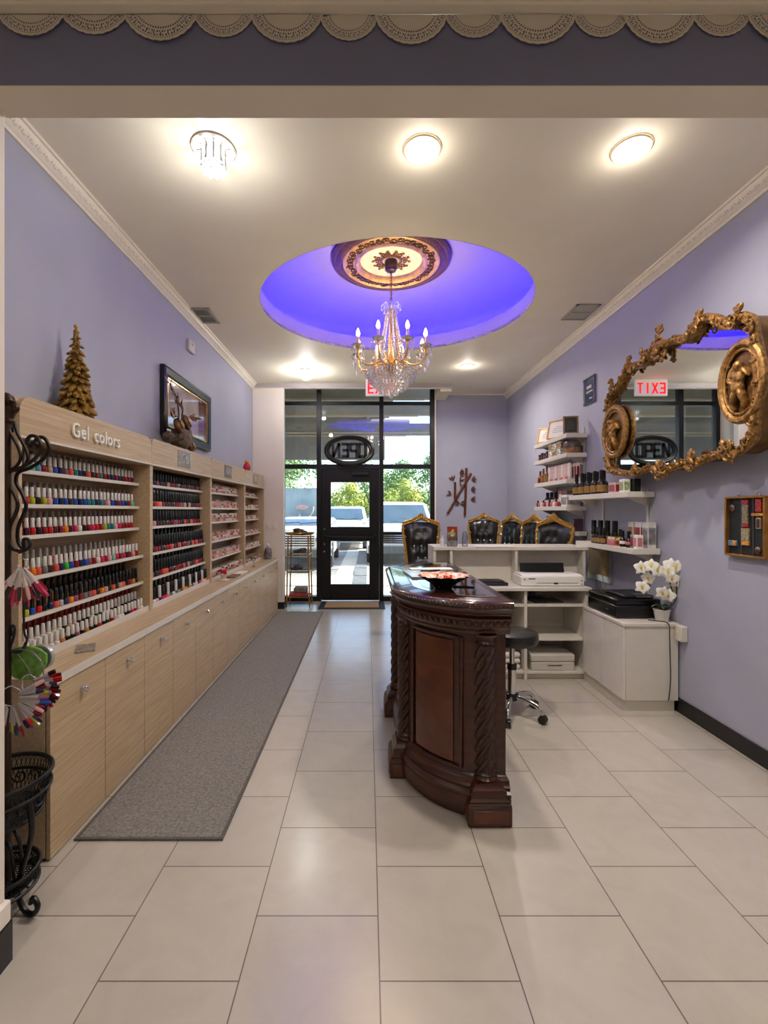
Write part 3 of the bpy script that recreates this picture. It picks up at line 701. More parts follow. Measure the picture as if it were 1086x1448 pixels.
m = MB().obox((-1.42, 4.86, CT + 0.008), (0.09, 0.22, 0.014)); tag(m.build('swatch_book', M('book_tan', (120, 96, 80), 0.5, var=0.1)), 'thin brown swatch book lying on the worktop before the powder jars', 'book')
m = MB().obox((-1.42, 5.15, CT + 0.006), (0.09, 0.24, 0.010)); tag(m.build('paper_tray', PAPER), 'flat white tray on the worktop near the powder jar shelving', 'tray')
t = T('wine_glass', 'tiny clear stemmed glass standing on the worktop before the farthest shelving', 'glass', (-1.42, 5.72, CT))
MB().lathe([(0.03, 0), (0.028, 0.004), (0.005, 0.008), (0.005, 0.06), (0.024, 0.085), (0.026, 0.12), (0.024, 0.12)], (-1.42, 5.72, CT), 14).build('glass_body', JARG, t)
t = T('perfume_bottle', 'small round glass bottle with cap on the far end of the worktop by the pilaster', 'bottle', (-1.44, 6.64, CT))
MB().lathe([(0.05, 0), (0.055, 0.01), (0.058, 0.10), (0.045, 0.15), (0.02, 0.17), (0.018, 0.18)], (-1.44, 6.64, CT), 18).build('bottle_body', M('smoky_glass', (120, 112, 116), 0.12, var=0.3, vscale=30), t)
MB().lathe([(0.022, 0.18), (0.024, 0.21), (0.012, 0.225)], (-1.44, 6.64, CT), 12).build('stopper', CAPW, t)

# ------------------------------------------------------------------ on top of the hutches
tx, ty, tz = -1.618, 2.55, 1.9605
t = T('gold_tree', 'gold glittery table-top Christmas tree standing on the Gel colors shelving', 'christmas tree', (tx, ty, tz))
GT = M('gold_glitter', (150, 114, 50), 0.34, 0.7, var=0.35, vscale=120, bump=0.6, bscale=300)
m = MB(); nl = 12
for l in range(nl):
    f = l / (nl - 1); z = tz + 0.050 + 0.44 * f; r = 0.074 * (1 - f) ** 0.85 + 0.008; nb = max(5, int(11 * (1 - f) + 4))
    for i in range(nb):
        a = 2 * PI * (i + 0.5 * (l % 2)) / nb + rnd(-0.1, 0.1); u = Vector((math.cos(a), math.sin(a), 0))
        bs = (0.030 * (1 - f) + 0.011) * rnd(0.85, 1.15); z = tz + 0.052 + 0.44 * f + rnd(-0.012, 0.012)
        R = (Matrix.Rotation(a, 3, 'Z') @ Matrix.Rotation(rnd(0.4, 0.9), 3, 'Y'))
        m.ball(Vector((tx, ty, z)) + u * (r * 0.78), (bs * 1.25, bs * 0.60, bs * 0.46), 7, 5, R)
m.build('foliage', GT, t)
MB().lathe([(0.06, 0), (0.06, 0.03), (0.042, 0.15), (0.022, 0.33), (0.012, 0.49), (0.002, 0.515)], (tx, ty, tz), 14).build('cone_core', GT, t)
m = MB(); m.ball((tx, ty, tz + 0.52), 0.012, 8, 6); m.build('tip_bead', GOLDB, t)
# driftwood / pod arrangement
sx, sy, sz = -1.60, 3.86, 1.972
sz = 1.9605
t = T('pod_sculpture', 'bronze brown sculpture of pods and leafy branches on the second shelving', 'sculpture', (sx, sy, sz))
STN = M('pod_stone', (92, 76, 58), 0.6, 0.2, var=0.35, vscale=40, bump=0.6, bscale=120); PODG = M('pod_bronze', (116, 82, 44), 0.42, 0.5, var=0.25, vscale=30)
m = MB(); m.ball((sx + 0.02, sy + 0.02, sz + 0.105), (0.082, 0.12, 0.10), 14, 10); m.ball((sx, sy + 0.14, sz + 0.15), (0.07, 0.085, 0.10), 12, 9); m.ball((sx, sy - 0.17, sz + 0.09), (0.05, 0.05, 0.045), 10, 7)
m.build('stone_body', STN, t)
for (dy, dz, r) in ((-0.09, 0.20, 0.062), (0.07, 0.255, 0.068), (0.17, 0.06, 0.05)):
    m = MB(); R = Euler((0.2, 1.2, 0.3)).to_matrix(); m.ball((sx + 0.05, sy + dy, sz + dz), (r, r, 0.035), 14, 8, R); m.ball((sx + 0.078, sy + dy, sz + dz + 0.006), (r * 0.7, r * 0.7, 0.012), 12, 6, R)
    m.build('pod', PODG, t)
def leaf(m, base, d, L, w):
    d = d.normalized(); s = d.cross(Vector((1, 0.2, 0.1))).normalized(); n = d.cross(s)
    pts = [base, base + d * L * 0.35 + s * w + n * 0.006, base + d * L * 0.75 + s * w * 0.6, base + d * L, base + d * L * 0.75 - s * w * 0.6, base + d * L * 0.35 - s * w + n * 0.006]
    m.loft([pts, [p + n * 0.003 for p in pts]])
br = MB(); lf = MB()
for (dy, dz, n) in ((-0.24, 0.50, 6), (-0.19, 0.245, 6), (0.24, 0.33, 5), (-0.02, 0.40, 4)):
    a = Vector((sx + 0.02, sy, sz + 0.18)); b = Vector((sx + 0.04, sy + dy, sz + dz)); mid = (a + b) / 2 + Vector((0.02, 0, 0.05)); pts = bez([a, mid, b], 6)
    br.tube(pts, [0.009 - 0.005 * i / (len(pts) - 1) for i in range(len(pts))], 6)
    for i in range(n):
        f = 0.45 + 0.55 * i / (n - 1); pp = a.lerp(mid, min(1, f * 2)) if f < 0.5 else mid.lerp(b, f * 2 - 1)
        leaf(lf, pp, Vector((rnd(-0.2, 0.6), (dy / abs(dy)) * rnd(0.3, 1), rnd(-0.2, 1))), rnd(0.06, 0.10), 0.018)
br.build('branch', STN, t); lf.build('leaf', PODG, t)['kind'] = 'stuff'
# red figurine
p = PX(349, 662, -1.60)
t = T('red_figurine', 'tiny red and yellow ornament sitting on top of the farthest shelving', 'figurine', (-1.60, p.y, 1.9605))
m = MB(); m.ball((-1.6, p.y, 1.961 + 0.065), (0.05, 0.055, 0.065), 12, 9); m.build('body', lacquer('bright red'), t)
m = MB(); m.ball((-1.6, p.y - 0.01, 1.961 + 0.14), (0.028, 0.032, 0.024), 10, 7); m.ball((-1.58, p.y + 0.05, 1.961 + 0.11), (0.012, 0.02, 0.03), 8, 6); m.build('yellow_crest', lacquer('orange'), t)

# ------------------------------------------------------------------ framed picture on the left wall
def wall_frame(name, label, cat, X, y0, y1, z0, z1, w, mats, side=1, depth=0.035, inner=None):
    t = T(name, label, cat, (X, (y0 + y1) / 2, z0))
    m = MB(); s = side
    prof = [(0, 0), (0, depth * 0.8), (w * 0.25, depth), (w * 0.7, depth * 0.7), (w * 0.8, depth * 0.8), (w, depth * 0.45), (w, 0)]
    rings = []
    for (y, z, iy, iz) in ((y0, z0, 1, 1), (y1, z0, -1, 1), (y1, z1, -1, -1), (y0, z1, 1, -1)):
        rings.append([(X + s * d, y + iy * a, z + iz * a) for a, d in prof])
    rings.append(rings[0]); m.loft(rings, cap=False); m.build('frame', mats[0], t)
    MB().box(min(X + s * 0.002, X + s * depth * 0.4), max(X + s * 0.002, X + s * depth * 0.4), y0 + w * 0.9, y1 - w * 0.9, z0 + w * 0.9, z1 - w * 0.9).build('picture', mats[1], t)
    return t
def picture_mat():
    m = M('print_sky_sheen', (206, 190, 184), 0.08, var=0.3, vscale=3.5, rgb2=(150, 136, 134), coat=0.6); return m  # print colour lightened to carry the sky reflection on its glass
t = wall_frame('framed_picture', 'large dark-framed picture with glossy glass on the left lavender wall', 'picture', XL + 0.002, 3.80, 4.93, 2.09, 2.675, 0.085, (M('frame_black_silver', (46, 44, 42), 0.3, 0.5, var=0.1), picture_mat()), 1, 0.045)
m = MB()
for (a, b, c, d) in ((3.885, 4.845, 2.175, 2.185), (3.885, 4.845, 2.58, 2.59), (3.885, 3.895, 2.175, 2.59), (4.835, 4.845, 2.175, 2.59)): m.box(XL + 0.02, XL + 0.03, a, b, c, d)
m.build('gilt_liner', GOLDB, t)
m = MB()
m.box(XL + 0.0205, XL + 0.0225, 4.62, 4.835, 2.185, 2.58); m.build('print_panel', M('print_red', (112, 58, 46), 0.12, var=0.3, vscale=6, coat=0.5), t)
# sensor
t = T('wall_sensor', 'small white rectangular sensor high on the left wall under the crown', 'sensor', (XL, 4.42, 2.98))
MB().box(XL + 0.001, XL + 0.03, 4.36, 4.50, 2.985, 3.095).build('housing', WHITE, t, bevel=0.006)
m = MB(); m.ball((XL + 0.032, 4.43, 3.06), (0.006, 0.02, 0.014), 8, 6); m.build('lens', M('lens_grey', (190, 188, 190), 0.2, var=0), t)
# switch plates on the pilaster
for (px, lab) in ((379, 'left'), (388, 'right')):
    q = P(px, 743, YP - 0.002)
    t = T('light_switch', 'small beige light switch plate on the pilaster, %s one of the pair' % lab, 'light switch', (q.x, YP - 0.006, q.z - 0.055), 'pilaster switches')
    MB().box(q.x - 0.035, q.x + 0.035, YP - 0.006, YP - 0.0005, q.z - 0.055, q.z + 0.055).build('plate', BEIGE, t, bevel=0.002)
    MB().box(q.x - 0.012, q.x + 0.012, YP - 0.010, YP - 0.006, q.z - 0.025, q.z + 0.025).build('rocker', MOLD, t, bevel=0.002)

# ------------------------------------------------------------------ floor coverings
def carpet(name, a, b, sc):
    m = M(name, a, 0.95, spec=0.1, var=0.3, vscale=sc, rgb2=b, bump=0.8, bscale=sc * 2.2, sheen=0.2); return m
t = T('runner_rug', 'long grey woven runner rug along the oak cabinets', 'rug', (-0.975, 4.3, 0))
MB().box(-1.285, -0.655, 2.045, 6.58, 0.0005, 0.009).build('pile', carpet('rug_grey', (108, 104, 100), (150, 144, 137), 85), t, bevel=0.003)
m = MB()
for (a, b, c, d) in ((-1.30, -1.285, 2.03, 6.595), (-0.655, -0.64, 2.03, 6.595), (-1.285, -0.655, 2.03, 2.045), (-1.285, -0.655, 6.58, 6.595)): m.box(a, b, c, d, 0.0005, 0.010)
m.build('bound_edge', carpet('rug_edge', (84, 80, 78), (110, 104, 100), 140), t, bevel=0.003)
t = T('door_mat', 'tan coir door mat with black border inside the glass door', 'door mat', (-0.25, 7.08, 0))
MB().box(-0.74, 0.26, 6.80, 7.36, 0.0005, 0.008).build('rubber_border', M('mat_rubber', (26, 26, 28), 0.7, var=0.03), t, bevel=0.003)
MB().box(-0.65, 0.17, 6.87, 7.29, 0.0085, 0.016).build('coir_pile', carpet('coir', (150, 118, 82), (186, 156, 116), 110), t)

# ------------------------------------------------------------------ brass rack by the door
rx0, rx1, ry0, ry1 = -1.20, -0.90, 6.93, 7.22
t = T('brass_rack', 'slim brass four-tier rack standing before the left window by the pilaster', 'rack', ((rx0 + rx1) / 2, (ry0 + ry1) / 2, 0))
for (x, y) in ((rx0, ry0), (rx1, ry0), (rx0, ry1), (rx1, ry1)):
    sx_ = (x - (rx0 + rx1) / 2) * 0.16
    m = MB(); m.tube([(x + sx_, y, 0), (x, y, 1.08)], 0.011, 8); m.build('leg', BRASS, t)
for z in (0.155, 0.53, 0.79):
    sh = MB().box(rx0 - 0.005, rx1 + 0.005, ry0, ry1, z - 0.004, z + 0.004).build('shelf', glassy('rack_glass', (230, 235, 235), 0.2), t)
    m = MB()
    for (a, b) in (((rx0 - 0.012, ry0, z), (rx1 + 0.012, ry0, z)), ((rx1 + 0.012, ry0, z), (rx1 + 0.012, ry1, z)), ((rx1 + 0.012, ry1, z), (rx0 - 0.012, ry1, z)), ((rx0 - 0.012, ry1, z), (rx0 - 0.012, ry0, z))): m.tube([a, b], 0.012, 6)
    m.build('shelf_rail', BRASS, sh)
MB().lathe([(0.15, 1.08), (0.20, 1.09), (0.235, 1.12), (0.23, 1.125), (0.19, 1.10), (0.01, 1.095)], (-1.05, 7.075, 0), 32, sy=0.8).build('top_tray', BRASS, t)
BK = M('bundle_brown', (92, 72, 62), 0.7, var=0.35, vscale=30); BG = M('bundle_grey', (120, 112, 100), 0.7, var=0.3, vscale=40); BR = M('bundle_red', (170, 60, 66), 0.6, var=0.2, vscale=30)
for (z, lab) in ((1.098, 'on the top tray'), (0.795, 'on the upper shelf'), (0.535, 'on the middle shelf')):
    m = MB()
    for i in range(4):
        R = Euler((rnd(-.15, .15), rnd(-.15, .15), rnd(-0.6, 0.6))).to_matrix()
        m.ball((-1.05 + rnd(-0.05, 0.05), 7.07 + rnd(-0.03, 0.03), z + 0.032 + i * 0.013), (0.10 - 0.012 * i, 0.075, 0.022), 12, 6, R)
    tag(m.build('folded_cloth', BK, bevel=0), 'crumpled brown patterned cloth %s of the brass rack' % lab, 'cloth', 'cloths on the brass rack')
o = MB().box(rx0 + 0.01, rx1 - 0.03, ry0 + 0.03, ry1 - 0.03, 0.160, 0.205).build('magazine_stack', BR, bevel=0.004); tag(o, 'flat red folded stack on the bottom shelf of the brass rack', 'stack')
o = MB().box(rx0 + 0.07, rx1 - 0.03, ry0 + 0.05, ry1 - 0.03, 0.206, 0.285).build('towel_stack', BG, bevel=0.02); tag(o, 'grey green folded stack lying on the red one on the brass rack', 'stack')

# ------------------------------------------------------------------ black tiered stand with scroll hooks (front left)
bx, by = -1.365, 1.70
t = T('scroll_stand', 'dark iron tiered basket stand with tall bronze pole and scroll hooks at the left', 'display stand', (bx, by, 0))
m = MB(); m.cyl((bx + 0.028, by + 0.0, 0.09), (bx + 0.028, by, 1.80), 0.016, n=12); m.build('pole', BRONZE, t)
m = MB(); m.lathe([(0.018, 1.78), (0.028, 1.79), (0.022, 1.80), (0.03, 1.82), (0.038, 1.835), (0.02, 1.85), (0.03, 1.865), (0.026, 1.88), (0.008, 1.895)], (bx + 0.028, by, 0), 16)
for a in range(4): m.ball((bx + 0.028 + 0.035 * math.cos(a * PI / 2), by + 0.035 * math.sin(a * PI / 2), 1.84), (0.014, 0.014, 0.018), 8, 6)
m.build('finial', BRONZE, t)
def mesh_basket(z0, z1, r0, r1):
    m = MB()
    m.tube([(bx + r1 * math.cos(2 * PI * k / 40), by + r1 * math.sin(2 * PI * k / 40), z1) for k in range(40)], 0.0085, 7, closed=True)
    m.tube([(bx + r1 * 0.985 * math.cos(2 * PI * k / 40), by + r1 * 0.985 * math.sin(2 * PI * k / 40), z1 - 0.055) for k in range(40)], 0.006, 6, closed=True)
    m.tube([(bx + r0 * math.cos(2 * PI * k / 40), by + r0 * math.sin(2 * PI * k / 40), z0) for k in range(40)], 0.0075, 6, closed=True)
    rim = m.build('basket', BLACK, t)
    w = MB(); n = 60
    for k in range(n):
        for hnd in (1, -1):
            pts = []
            for i in range(5):
                f = i / 4; a = 2 * PI * (k + hnd * f * 2.5) / n; r = r0 + (r1 - r0) * f
                pts.append((bx + r * math.cos(a), by + r * math.sin(a), z0 + (z1 - z0) * f))
            w.tube(pts, 0.0016, 3, cap=False)
    for k in range(-10, 11):
        d = k / 10.5 * r0; h = math.sqrt(max(0, r0 * r0 - d * d))
        w.tube([(bx + d, by - h, z0), (bx + d, by + h, z0)], 0.0022, 3, cap=False); w.tube([(bx - h, by + d, z0), (bx + h, by + d, z0)], 0.0022, 3, cap=False)
    w.build('wire_mesh', BLACK, rim)['kind'] = 'stuff'
    s = MB()
    for k in range(14):
        a = 2 * PI * k / 14; u = Vector((-math.sin(a), math.cos(a), 0)); f = 0.5; r = r0 + (r1 - r0) * f
        s.curl((bx + r * math.cos(a), by + r * math.sin(a), (z0 + z1) / 2 - 0.01), u, Vector((0, 0, 1)), 0.03, 1.2, 0.004, 0, 4, 1 if k % 2 else -1, steps=12)
    s.build('scrollwork', BLACK, rim)['kind'] = 'stuff'
    if z1 > 0.3: MB().lathe([(r0 * 0.98, 0.0), (0.01, 0.003)], (bx, by, z0 + 0.004), 30).build('basket_floor', M('floor_black', (18, 18, 18), 0.6, var=0.05), rim)
mesh_basket(0.335, 0.475, 0.135, 0.165)
mesh_basket(0.085, 0.125, 0.11, 0.125)
for a in (-0.30, -1.25, 2.2, 3.4):
    u = Vector((math.cos(a), math.sin(a), 0)); b = Vector((bx, by, 0))
    pts = bez([b + u * 0.155 + Vector((0, 0, 0.42)), b + u * 0.165 + Vector((0, 0, 0.30)), b + u * 0.12 + Vector((0, 0, 0.16)), b + u * 0.09 + Vector((0, 0, 0.09)), b + u * 0.125 + Vector((0, 0, 0.02)), b + u * 0.17 + Vector((0, 0, 0.012)), b + u * 0.195 + Vector((0, 0, 0.045)), b + u * 0.175 + Vector((0, 0, 0.07)), b + u * 0.16 + Vector((0, 0, 0.05))], 6)
    m = MB(); m.tube(pts, 0.0095, 8)
    pts = bez([b + u * 0.03 + Vector((0, 0, 0.33)), b + u * 0.10 + Vector((0, 0, 0.27)), b + u * 0.115 + Vector((0, 0, 0.18)), b + u * 0.10 + Vector((0, 0, 0.12))], 6); m.tube(pts, 0.006, 6)
    pts = bez([b + u * 0.02 + Vector((0, 0, 0.25)), b + u * 0.06 + Vector((0, 0, 0.225)), b + u * 0.075 + Vector((0, 0, 0.15)), b + u * 0.08 + Vector((0, 0, 0.10))], 6); m.tube(pts, 0.005, 6)
    m.build('leg', BLACK, t)
def crop(u, v): return (u * 0.1794, 540 + v * 0.1794)
HY = 1.70
def hookpts(uv, dx=0.0, dy=0.0): return bez([P(*crop(u, v), HY) + Vector((dx, dy, 0)) for u, v in uv], 7)
S1 = [(110, 1320), (75, 1250), (80, 1140), (140, 990), (115, 890), (62, 790), (80, 710), (180, 670), (280, 600), (325, 520), (300, 445), (245, 425), (210, 470), (240, 500), (265, 470)]
S2 = [(50, 300), (80, 400), (145, 520), (160, 610), (110, 680), (25, 695)]
S3 = [(75, 1310), (170, 1335), (232, 1300), (225, 1245), (185, 1245), (185, 1320), (150, 1345)]
m = MB()
for (dx, dy) in ((0, 0), (0.008, 0.03)):
    m.tube(hookpts(S1, dx, dy), 0.0068, 7); m.tube(hookpts(S2, dx * 0.6, dy), 0.0058, 7)
m.build('scroll_arm', M('iron_brown', (34, 24, 20), 0.38, 0.5, var=0.1), t)
m = MB(); m.tube(hookpts(S3), 0.006, 7); m.build('hook', BLACK, t); m = MB(); m.tube(hookpts([(40, 1700), (70, 1760), (60, 1850), (90, 1990), (30, 2010)]), 0.005, 6)
L = [P(x, y, HY) for x, y in ((16, 935), (14, 918), (20, 898), (20, 886), (16, 886), (15, 896))]; m.tube(bez(L, 6), 0.005, 6)
L = [P(x, y, HY) for x, y in ((34, 918), (38, 905), (34, 890), (34, 840))]; m.tube(bez(L, 6), 0.004, 6)
L = [P(x, y, HY) for x, y in ((8, 915), (20, 922), (32, 918), (37, 908))]; m.tube(bez(L, 6), 0.006, 6)
m.build('hook', BLACK, t)
# nail tip swatch rings
CLEAR = glassy('clear_tip', (240, 234, 234), 0.2, 0.12, 0.42, (226, 218, 220)); WTIP = M('white_tip', (222, 212, 210), 0.3, var=0.02)
def tip(m, a, d, nrm, L, w, f0=0.0, f1=1.0, mi=0):
    d = d.normalized(); s = d.cross(nrm).normalized(); rings = []
    for i in range(4):
        f = f0 + (f1 - f0) * i / 3; hw = w * (0.45 + 0.55 * min(1, f * 1.6)) * (1 - 0.35 * max(0, f - 0.85) / 0.15); p = a + d * L * f
        rings.append([p - s * hw, p + nrm * hw * 0.25, p + s * hw, p + nrm * (hw * 0.25 + 0.0022)])
    m.loft(rings, mi=mi)
def swatches(label, c, ringr, tips, L, w, cols, base, tiplen=0.55):
    t = T('nail_swatch_ring', label, 'nail swatches', c, 'nail swatch rings on the iron stand')
    m = MB(); m.tube([c + Vector((ringr * math.cos(2 * PI * k / 28), 0.004 * math.sin(k), ringr * math.sin(2 * PI * k / 28))) for k in range(28)], 0.0022, 5, closed=True); m.build('ring', M('ring_clear', (190, 184, 184), 0.2, 0.3, var=0), t)
    for i, (a, off) in enumerate(tips):
        d = Vector((math.cos(a), rnd(-0.12, 0.12), math.sin(a))); nrm = Vector((rnd(-0.35, 0.35), -1, 0.1)).normalized()
        st = c + Vector((ringr * math.cos(a), 0, ringr * math.sin(a))) * off + Vector((0, -0.002 * (i % 7), 0))
        Lk = L * rnd(0.86, 1.08)
        b = MB(); tip(b, st, d, nrm, Lk, w, 0, tiplen); o = b.build('swatch_tip', base, t)
        b = MB(); tip(b, st, d, nrm, Lk, w, tiplen, 1.0); b.build('colour_end', lacquer(cols[i % len(cols)]), o)
c = P(32, 797, 1.66)
swatches('fan of white nail swatches with pink and red ends hung highest on the scroll stand', Vector(c), 0.019, [(-PI / 2 + (i - 13) * 0.058 + rnd(-0.03, 0.03), 1.0) for i in range(27)], 0.125, 0.0068, ['hot pink', 'hot pink', 'crimson', 'pale pink', 'hot pink', 'dark brown', 'black', 'crimson'], WTIP, 0.56)
c = P(17, 985, 1.62)
swatches('big ring of clear nail swatches with red, blue and yellow ends on the scroll stand', Vector(c), 0.036, [(-PI / 2 + (i - 15) * 0.085, 1.0) for i in range(40)], 0.100, 0.0075, ['crimson', 'navy blue', 'royal blue', 'bright red', 'mauve', 'olive yellow', 'navy blue', 'crimson', 'black', 'pale pink'], CLEAR, 0.64)
c = P(42, 966, 1.66)
swatches('rear ring of clear nail swatches with dark red and black ends behind the big ring', Vector(c), 0.030, [(-PI / 2 + (i - 10) * 0.085 + 0.75, 1.0) for i in range(26)], 0.088, 0.0075, ['crimson', 'black', 'deep plum', 'crimson', 'bright red', 'dark brown'], CLEAR, 0.64)
# green packet and round tin hanging there
c = P(36, 938, 1.735); poly = []
for i in range(14): a = 2 * PI * i / 14; poly.append((c.x + 0.078 * math.cos(a) * (1 + 0.12 * math.sin(3 * a)), c.z + 0.072 * math.sin(a) * (1 + 0.1 * math.cos(2 * a))))
t = T('green_packet', 'lime green clear-wrapped packet hanging behind the nail swatches', 'packet', (c.x, 1.72, c.z - 0.07))
MB().prism(poly, lambda a, b: (a, 1.735, b), lambda a, b: (a, 1.745, b)).build('packet_body', M('lime_green', (112, 164, 66), 0.3, var=0.2, vscale=40), t, bevel=0.003)
m = MB(); m.tube(bez([P(x, y, 1.69) for x, y in ((25, 925), (40, 945), (52, 972), (60, 965), (60, 940), (46, 922), (28, 918))], 6), 0.0022, 5); m.build('wire_loop', M('wire', (150, 148, 150), 0.2, 0.8, var=0), t)
c = P(58, 929, 1.78)
t = T('round_tin', 'round silver and grey compact tin hanging beside the green packet', 'tin', (c.x, 1.78, c.z - 0.05))
m = MB(); m.tube([(c.x, 1.772, c.z), (c.x, 1.79, c.z)], 0.049, 28); m.build('case', M('tin_silver', (200, 200, 204), 0.2, 0.6, var=0.02), t, bevel=0.003)
m = MB(); m.tube([(c.x, 1.7715, c.z), (c.x, 1.7725, c.z)], 0.041, 28); m.build('face', M('tin_face', (108, 112, 126), 0.3, var=0.1), t)
m = MB(); m.obox((c.x - 0.012, 1.7705, c.z + 0.012), (0.03, 0.002, 0.012)); m.obox((c.x - 0.01, 1.7705, c.z - 0.008), (0.026, 0.002, 0.008)); m.build('printed_patch', lacquer('coral'), t)
# ------------------------------------------------------------------ carved reception desk
DW = wood('cherry_dark', (42, 16, 8), (76, 33, 16), (4, 4, 22), 0.32, 0.16, 0.08)
DWL = wood('cherry_panel', (66, 28, 12), (102, 50, 24), (5, 5, 9), 0.3, 0.2, 0.04)
DWC = M('cherry_carving', (54, 23, 11), 0.38, var=0.3, vscale=60, bump=0.35, bscale=70, coat=0.12)
DY0, DY1, DB = 2.20, 3.74, 0.66
def arc(p, q, bulge, n, out=True):
    p = Vector(p); q = Vector(q); mid = (p + q) / 2; h = (q - p).length / 2; d = (q - p).normalized(); nn = Vector((d.y, -d.x))
    R = (h * h + bulge * bulge) / (2 * bulge); cc = mid - nn * (R - bulge); a = math.asin(h / R)
    return [cc + nn * R * math.cos(t) + d * R * math.sin(t) for t in [(-a + 2 * a * i / (n - 1)) for i in range(n)]]
# closed outline, front side first: near end, near bowed corner, long side, far bowed corner, back
pA, pB = Vector((0.53, DY0)), Vector((0.225, 2.55)); pC, pD = Vector((0.225, 3.39)), Vector((0.53, DY1))
nearA = arc(pA, pB, -0.062, 13); 
farA = [Vector((p.x, DY0 + DY1 - p.y)) for p in reversed(nearA)]
cx_ = sum(p.x for p in nearA[5:8]) / 3; chord = (pA + pB) / 2
if cx_ > chord.x:
    nearA = arc(pA, pB, 0.062, 13); farA = [Vector((p.x, DY0 + DY1 - p.y)) for p in reversed(nearA)]
LINE = [Vector((DB, DY0))] + nearA + [Vector((0.225, 2.72)), Vector((0.225, 3.22))] + farA + [Vector((DB, DY1))]
def offs(line, d, dback=None):
    n = len(line); out = []
    for i in range(n):
        a = line[i - 1]; b = line[i]; c = line[(i + 1) % n]
        e1 = (b - a).normalized(); e2 = (c - b).normalized()
        n1 = Vector((e1.y, -e1.x)); n2 = Vector((e2.y, -e2.x))
        if n1.dot(Vector((1, 0))) > 0.9: d1 = 0.012 if d > 0.012 else d
        else: d1 = d
        if n2.dot(Vector((1, 0))) > 0.9: d2 = 0.012 if d > 0.012 else d
        else: d2 = d
        k = n1 + n2
        if abs(d1 - d2) > 1e-6: out.append(b + n1 * d1 + n2 * d2)
        else: out.append(b + k * (d / max(0.25, 0.5 * k.dot(k))))
    return out
# orientation check: outward must enlarge
def area(l): return 0.5 * sum(l[i].x * l[(i + 1) % len(l)].y - l[(i + 1) % len(l)].x * l[i].y for i in range(len(l)))
if area(LINE) < 0: LINE = list(reversed(LINE))
def stack(prof):
    return MB().loft([[(p.x, p.y, z) for p in offs(LINE, o)] for o, z in prof])
t = T('reception_desk', 'dark carved cherry wood reception desk with bowed corners and rope columns on the tile floor', 'reception desk', (0.44, 2.97, 0))
stack([(0.0, 0.10), (0.0, 0.885)]).build('carcass', DW, t)
stack([(0.050, 0.035), (0.050, 0.10), (0.046, 0.106), (0.052, 0.118), (0.050, 0.128), (0.032, 0.138), (0.034, 0.150), (0.022, 0.162), (0.020, 0.178), (0.006, 0.188), (0.0, 0.20)]).build('base_moulding', DW, t)
stack([(0.028, 0.002), (0.028, 0.04)]).build('toe_plinth', DW, t)
stack([(0.0, 0.868), (0.030, 0.876), (0.034, 0.884), (0.030, 0.890), (0.036, 0.896), (0.052, 0.918), (0.058, 0.940), (0.060, 0.947), (0.062, 0.953), (0.050, 0.957), (0.062, 0.966), (0.070, 0.972), (0.066, 0.978), (0.082, 0.990), (0.086, 1.002), (0.084, 1.006)]).build('cornice', DW, t)
top = stack([(0.078, 1.004), (0.090, 1.010), (0.094, 1.022), (0.088, 1.032), (0.076, 1.038), (0.068, 1.040)]).build('top_slab', M('top_wood', (56, 26, 17), 0.16, var=0.12, vscale=10, coat=0.8), t)
# carved egg band and rope edge follow the outline
m = MB()
def walk(line, step):
    pts = []; acc = 0
    for i in range(len(line) - 1):
        a, b = line[i], line[i + 1]; L = (b - a).length; d = (b - a) / L
        while acc < L: pts.append((a + d * acc, d)); acc += step
        acc -= L
    return pts
frontline = lambda o: [p for p in offs(LINE, o)]
def opened(o):
    l = frontline(o); i = max(range(len(l)), key=lambda k: (l[k].x + l[(k + 1) % len(l)].x)); l = l[i + 1:] + l[:i + 1]; return l
for p, d in walk(opened(0.056), 0.034):
    a = math.atan2(d.y, d.x); R = Matrix.Rotation(a, 3, 'Z') @ Matrix.Rotation(0.5, 3, 'X')
    m.ball((p.x, p.y, 0.926), (0.0125, 0.008, 0.019), 7, 5, R)
    n = Vector((d.y, -d.x)); m.ball((p.x + d.x * 0.017, p.y + d.y * 0.017, 0.924), (0.0028, 0.006, 0.018), 5, 4, R)
eb = m.build('egg_band', DWC, t); eb['kind'] = 'stuff'
m = MB()
for p, d in walk(opened(0.091), 0.021):
    a = math.atan2(d.y, d.x); R = Matrix.Rotation(a, 3, 'Z') @ Matrix.Rotation(0.6, 3, 'Y'); m.ball((p.x, p.y, 1.019), (0.013, 0.0055, 0.0065), 6, 4, R)
m.build('rope_edge', DWC, t)['kind'] = 'stuff'
# dark glossy inlay with a light border line on the top
INL = M('inlay_gloss', (20, 15, 15), 0.05, var=0.02, coat=0.6, spec=0.7)
MB().loft([[(p.x, p.y, z) for p in offs(LINE, -0.020)] for z in (1.0395, 1.0412)]).build('inlay_line', M('inlay_line', (16, 10, 8), 0.2, var=0), top)
MB().loft([[(p.x, p.y, z) for p in offs(LINE, -0.028)] for z in (1.0395, 1.0420)]).build('inlay', M('inlay_wood', (62, 30, 20), 0.12, var=0.1, coat=0.9), top)
MB().loft([[(p.x, p.y, z) for p in offs(LINE, -0.075)] for z in (1.0395, 1.0432)]).build('glass_blotter', INL, top)
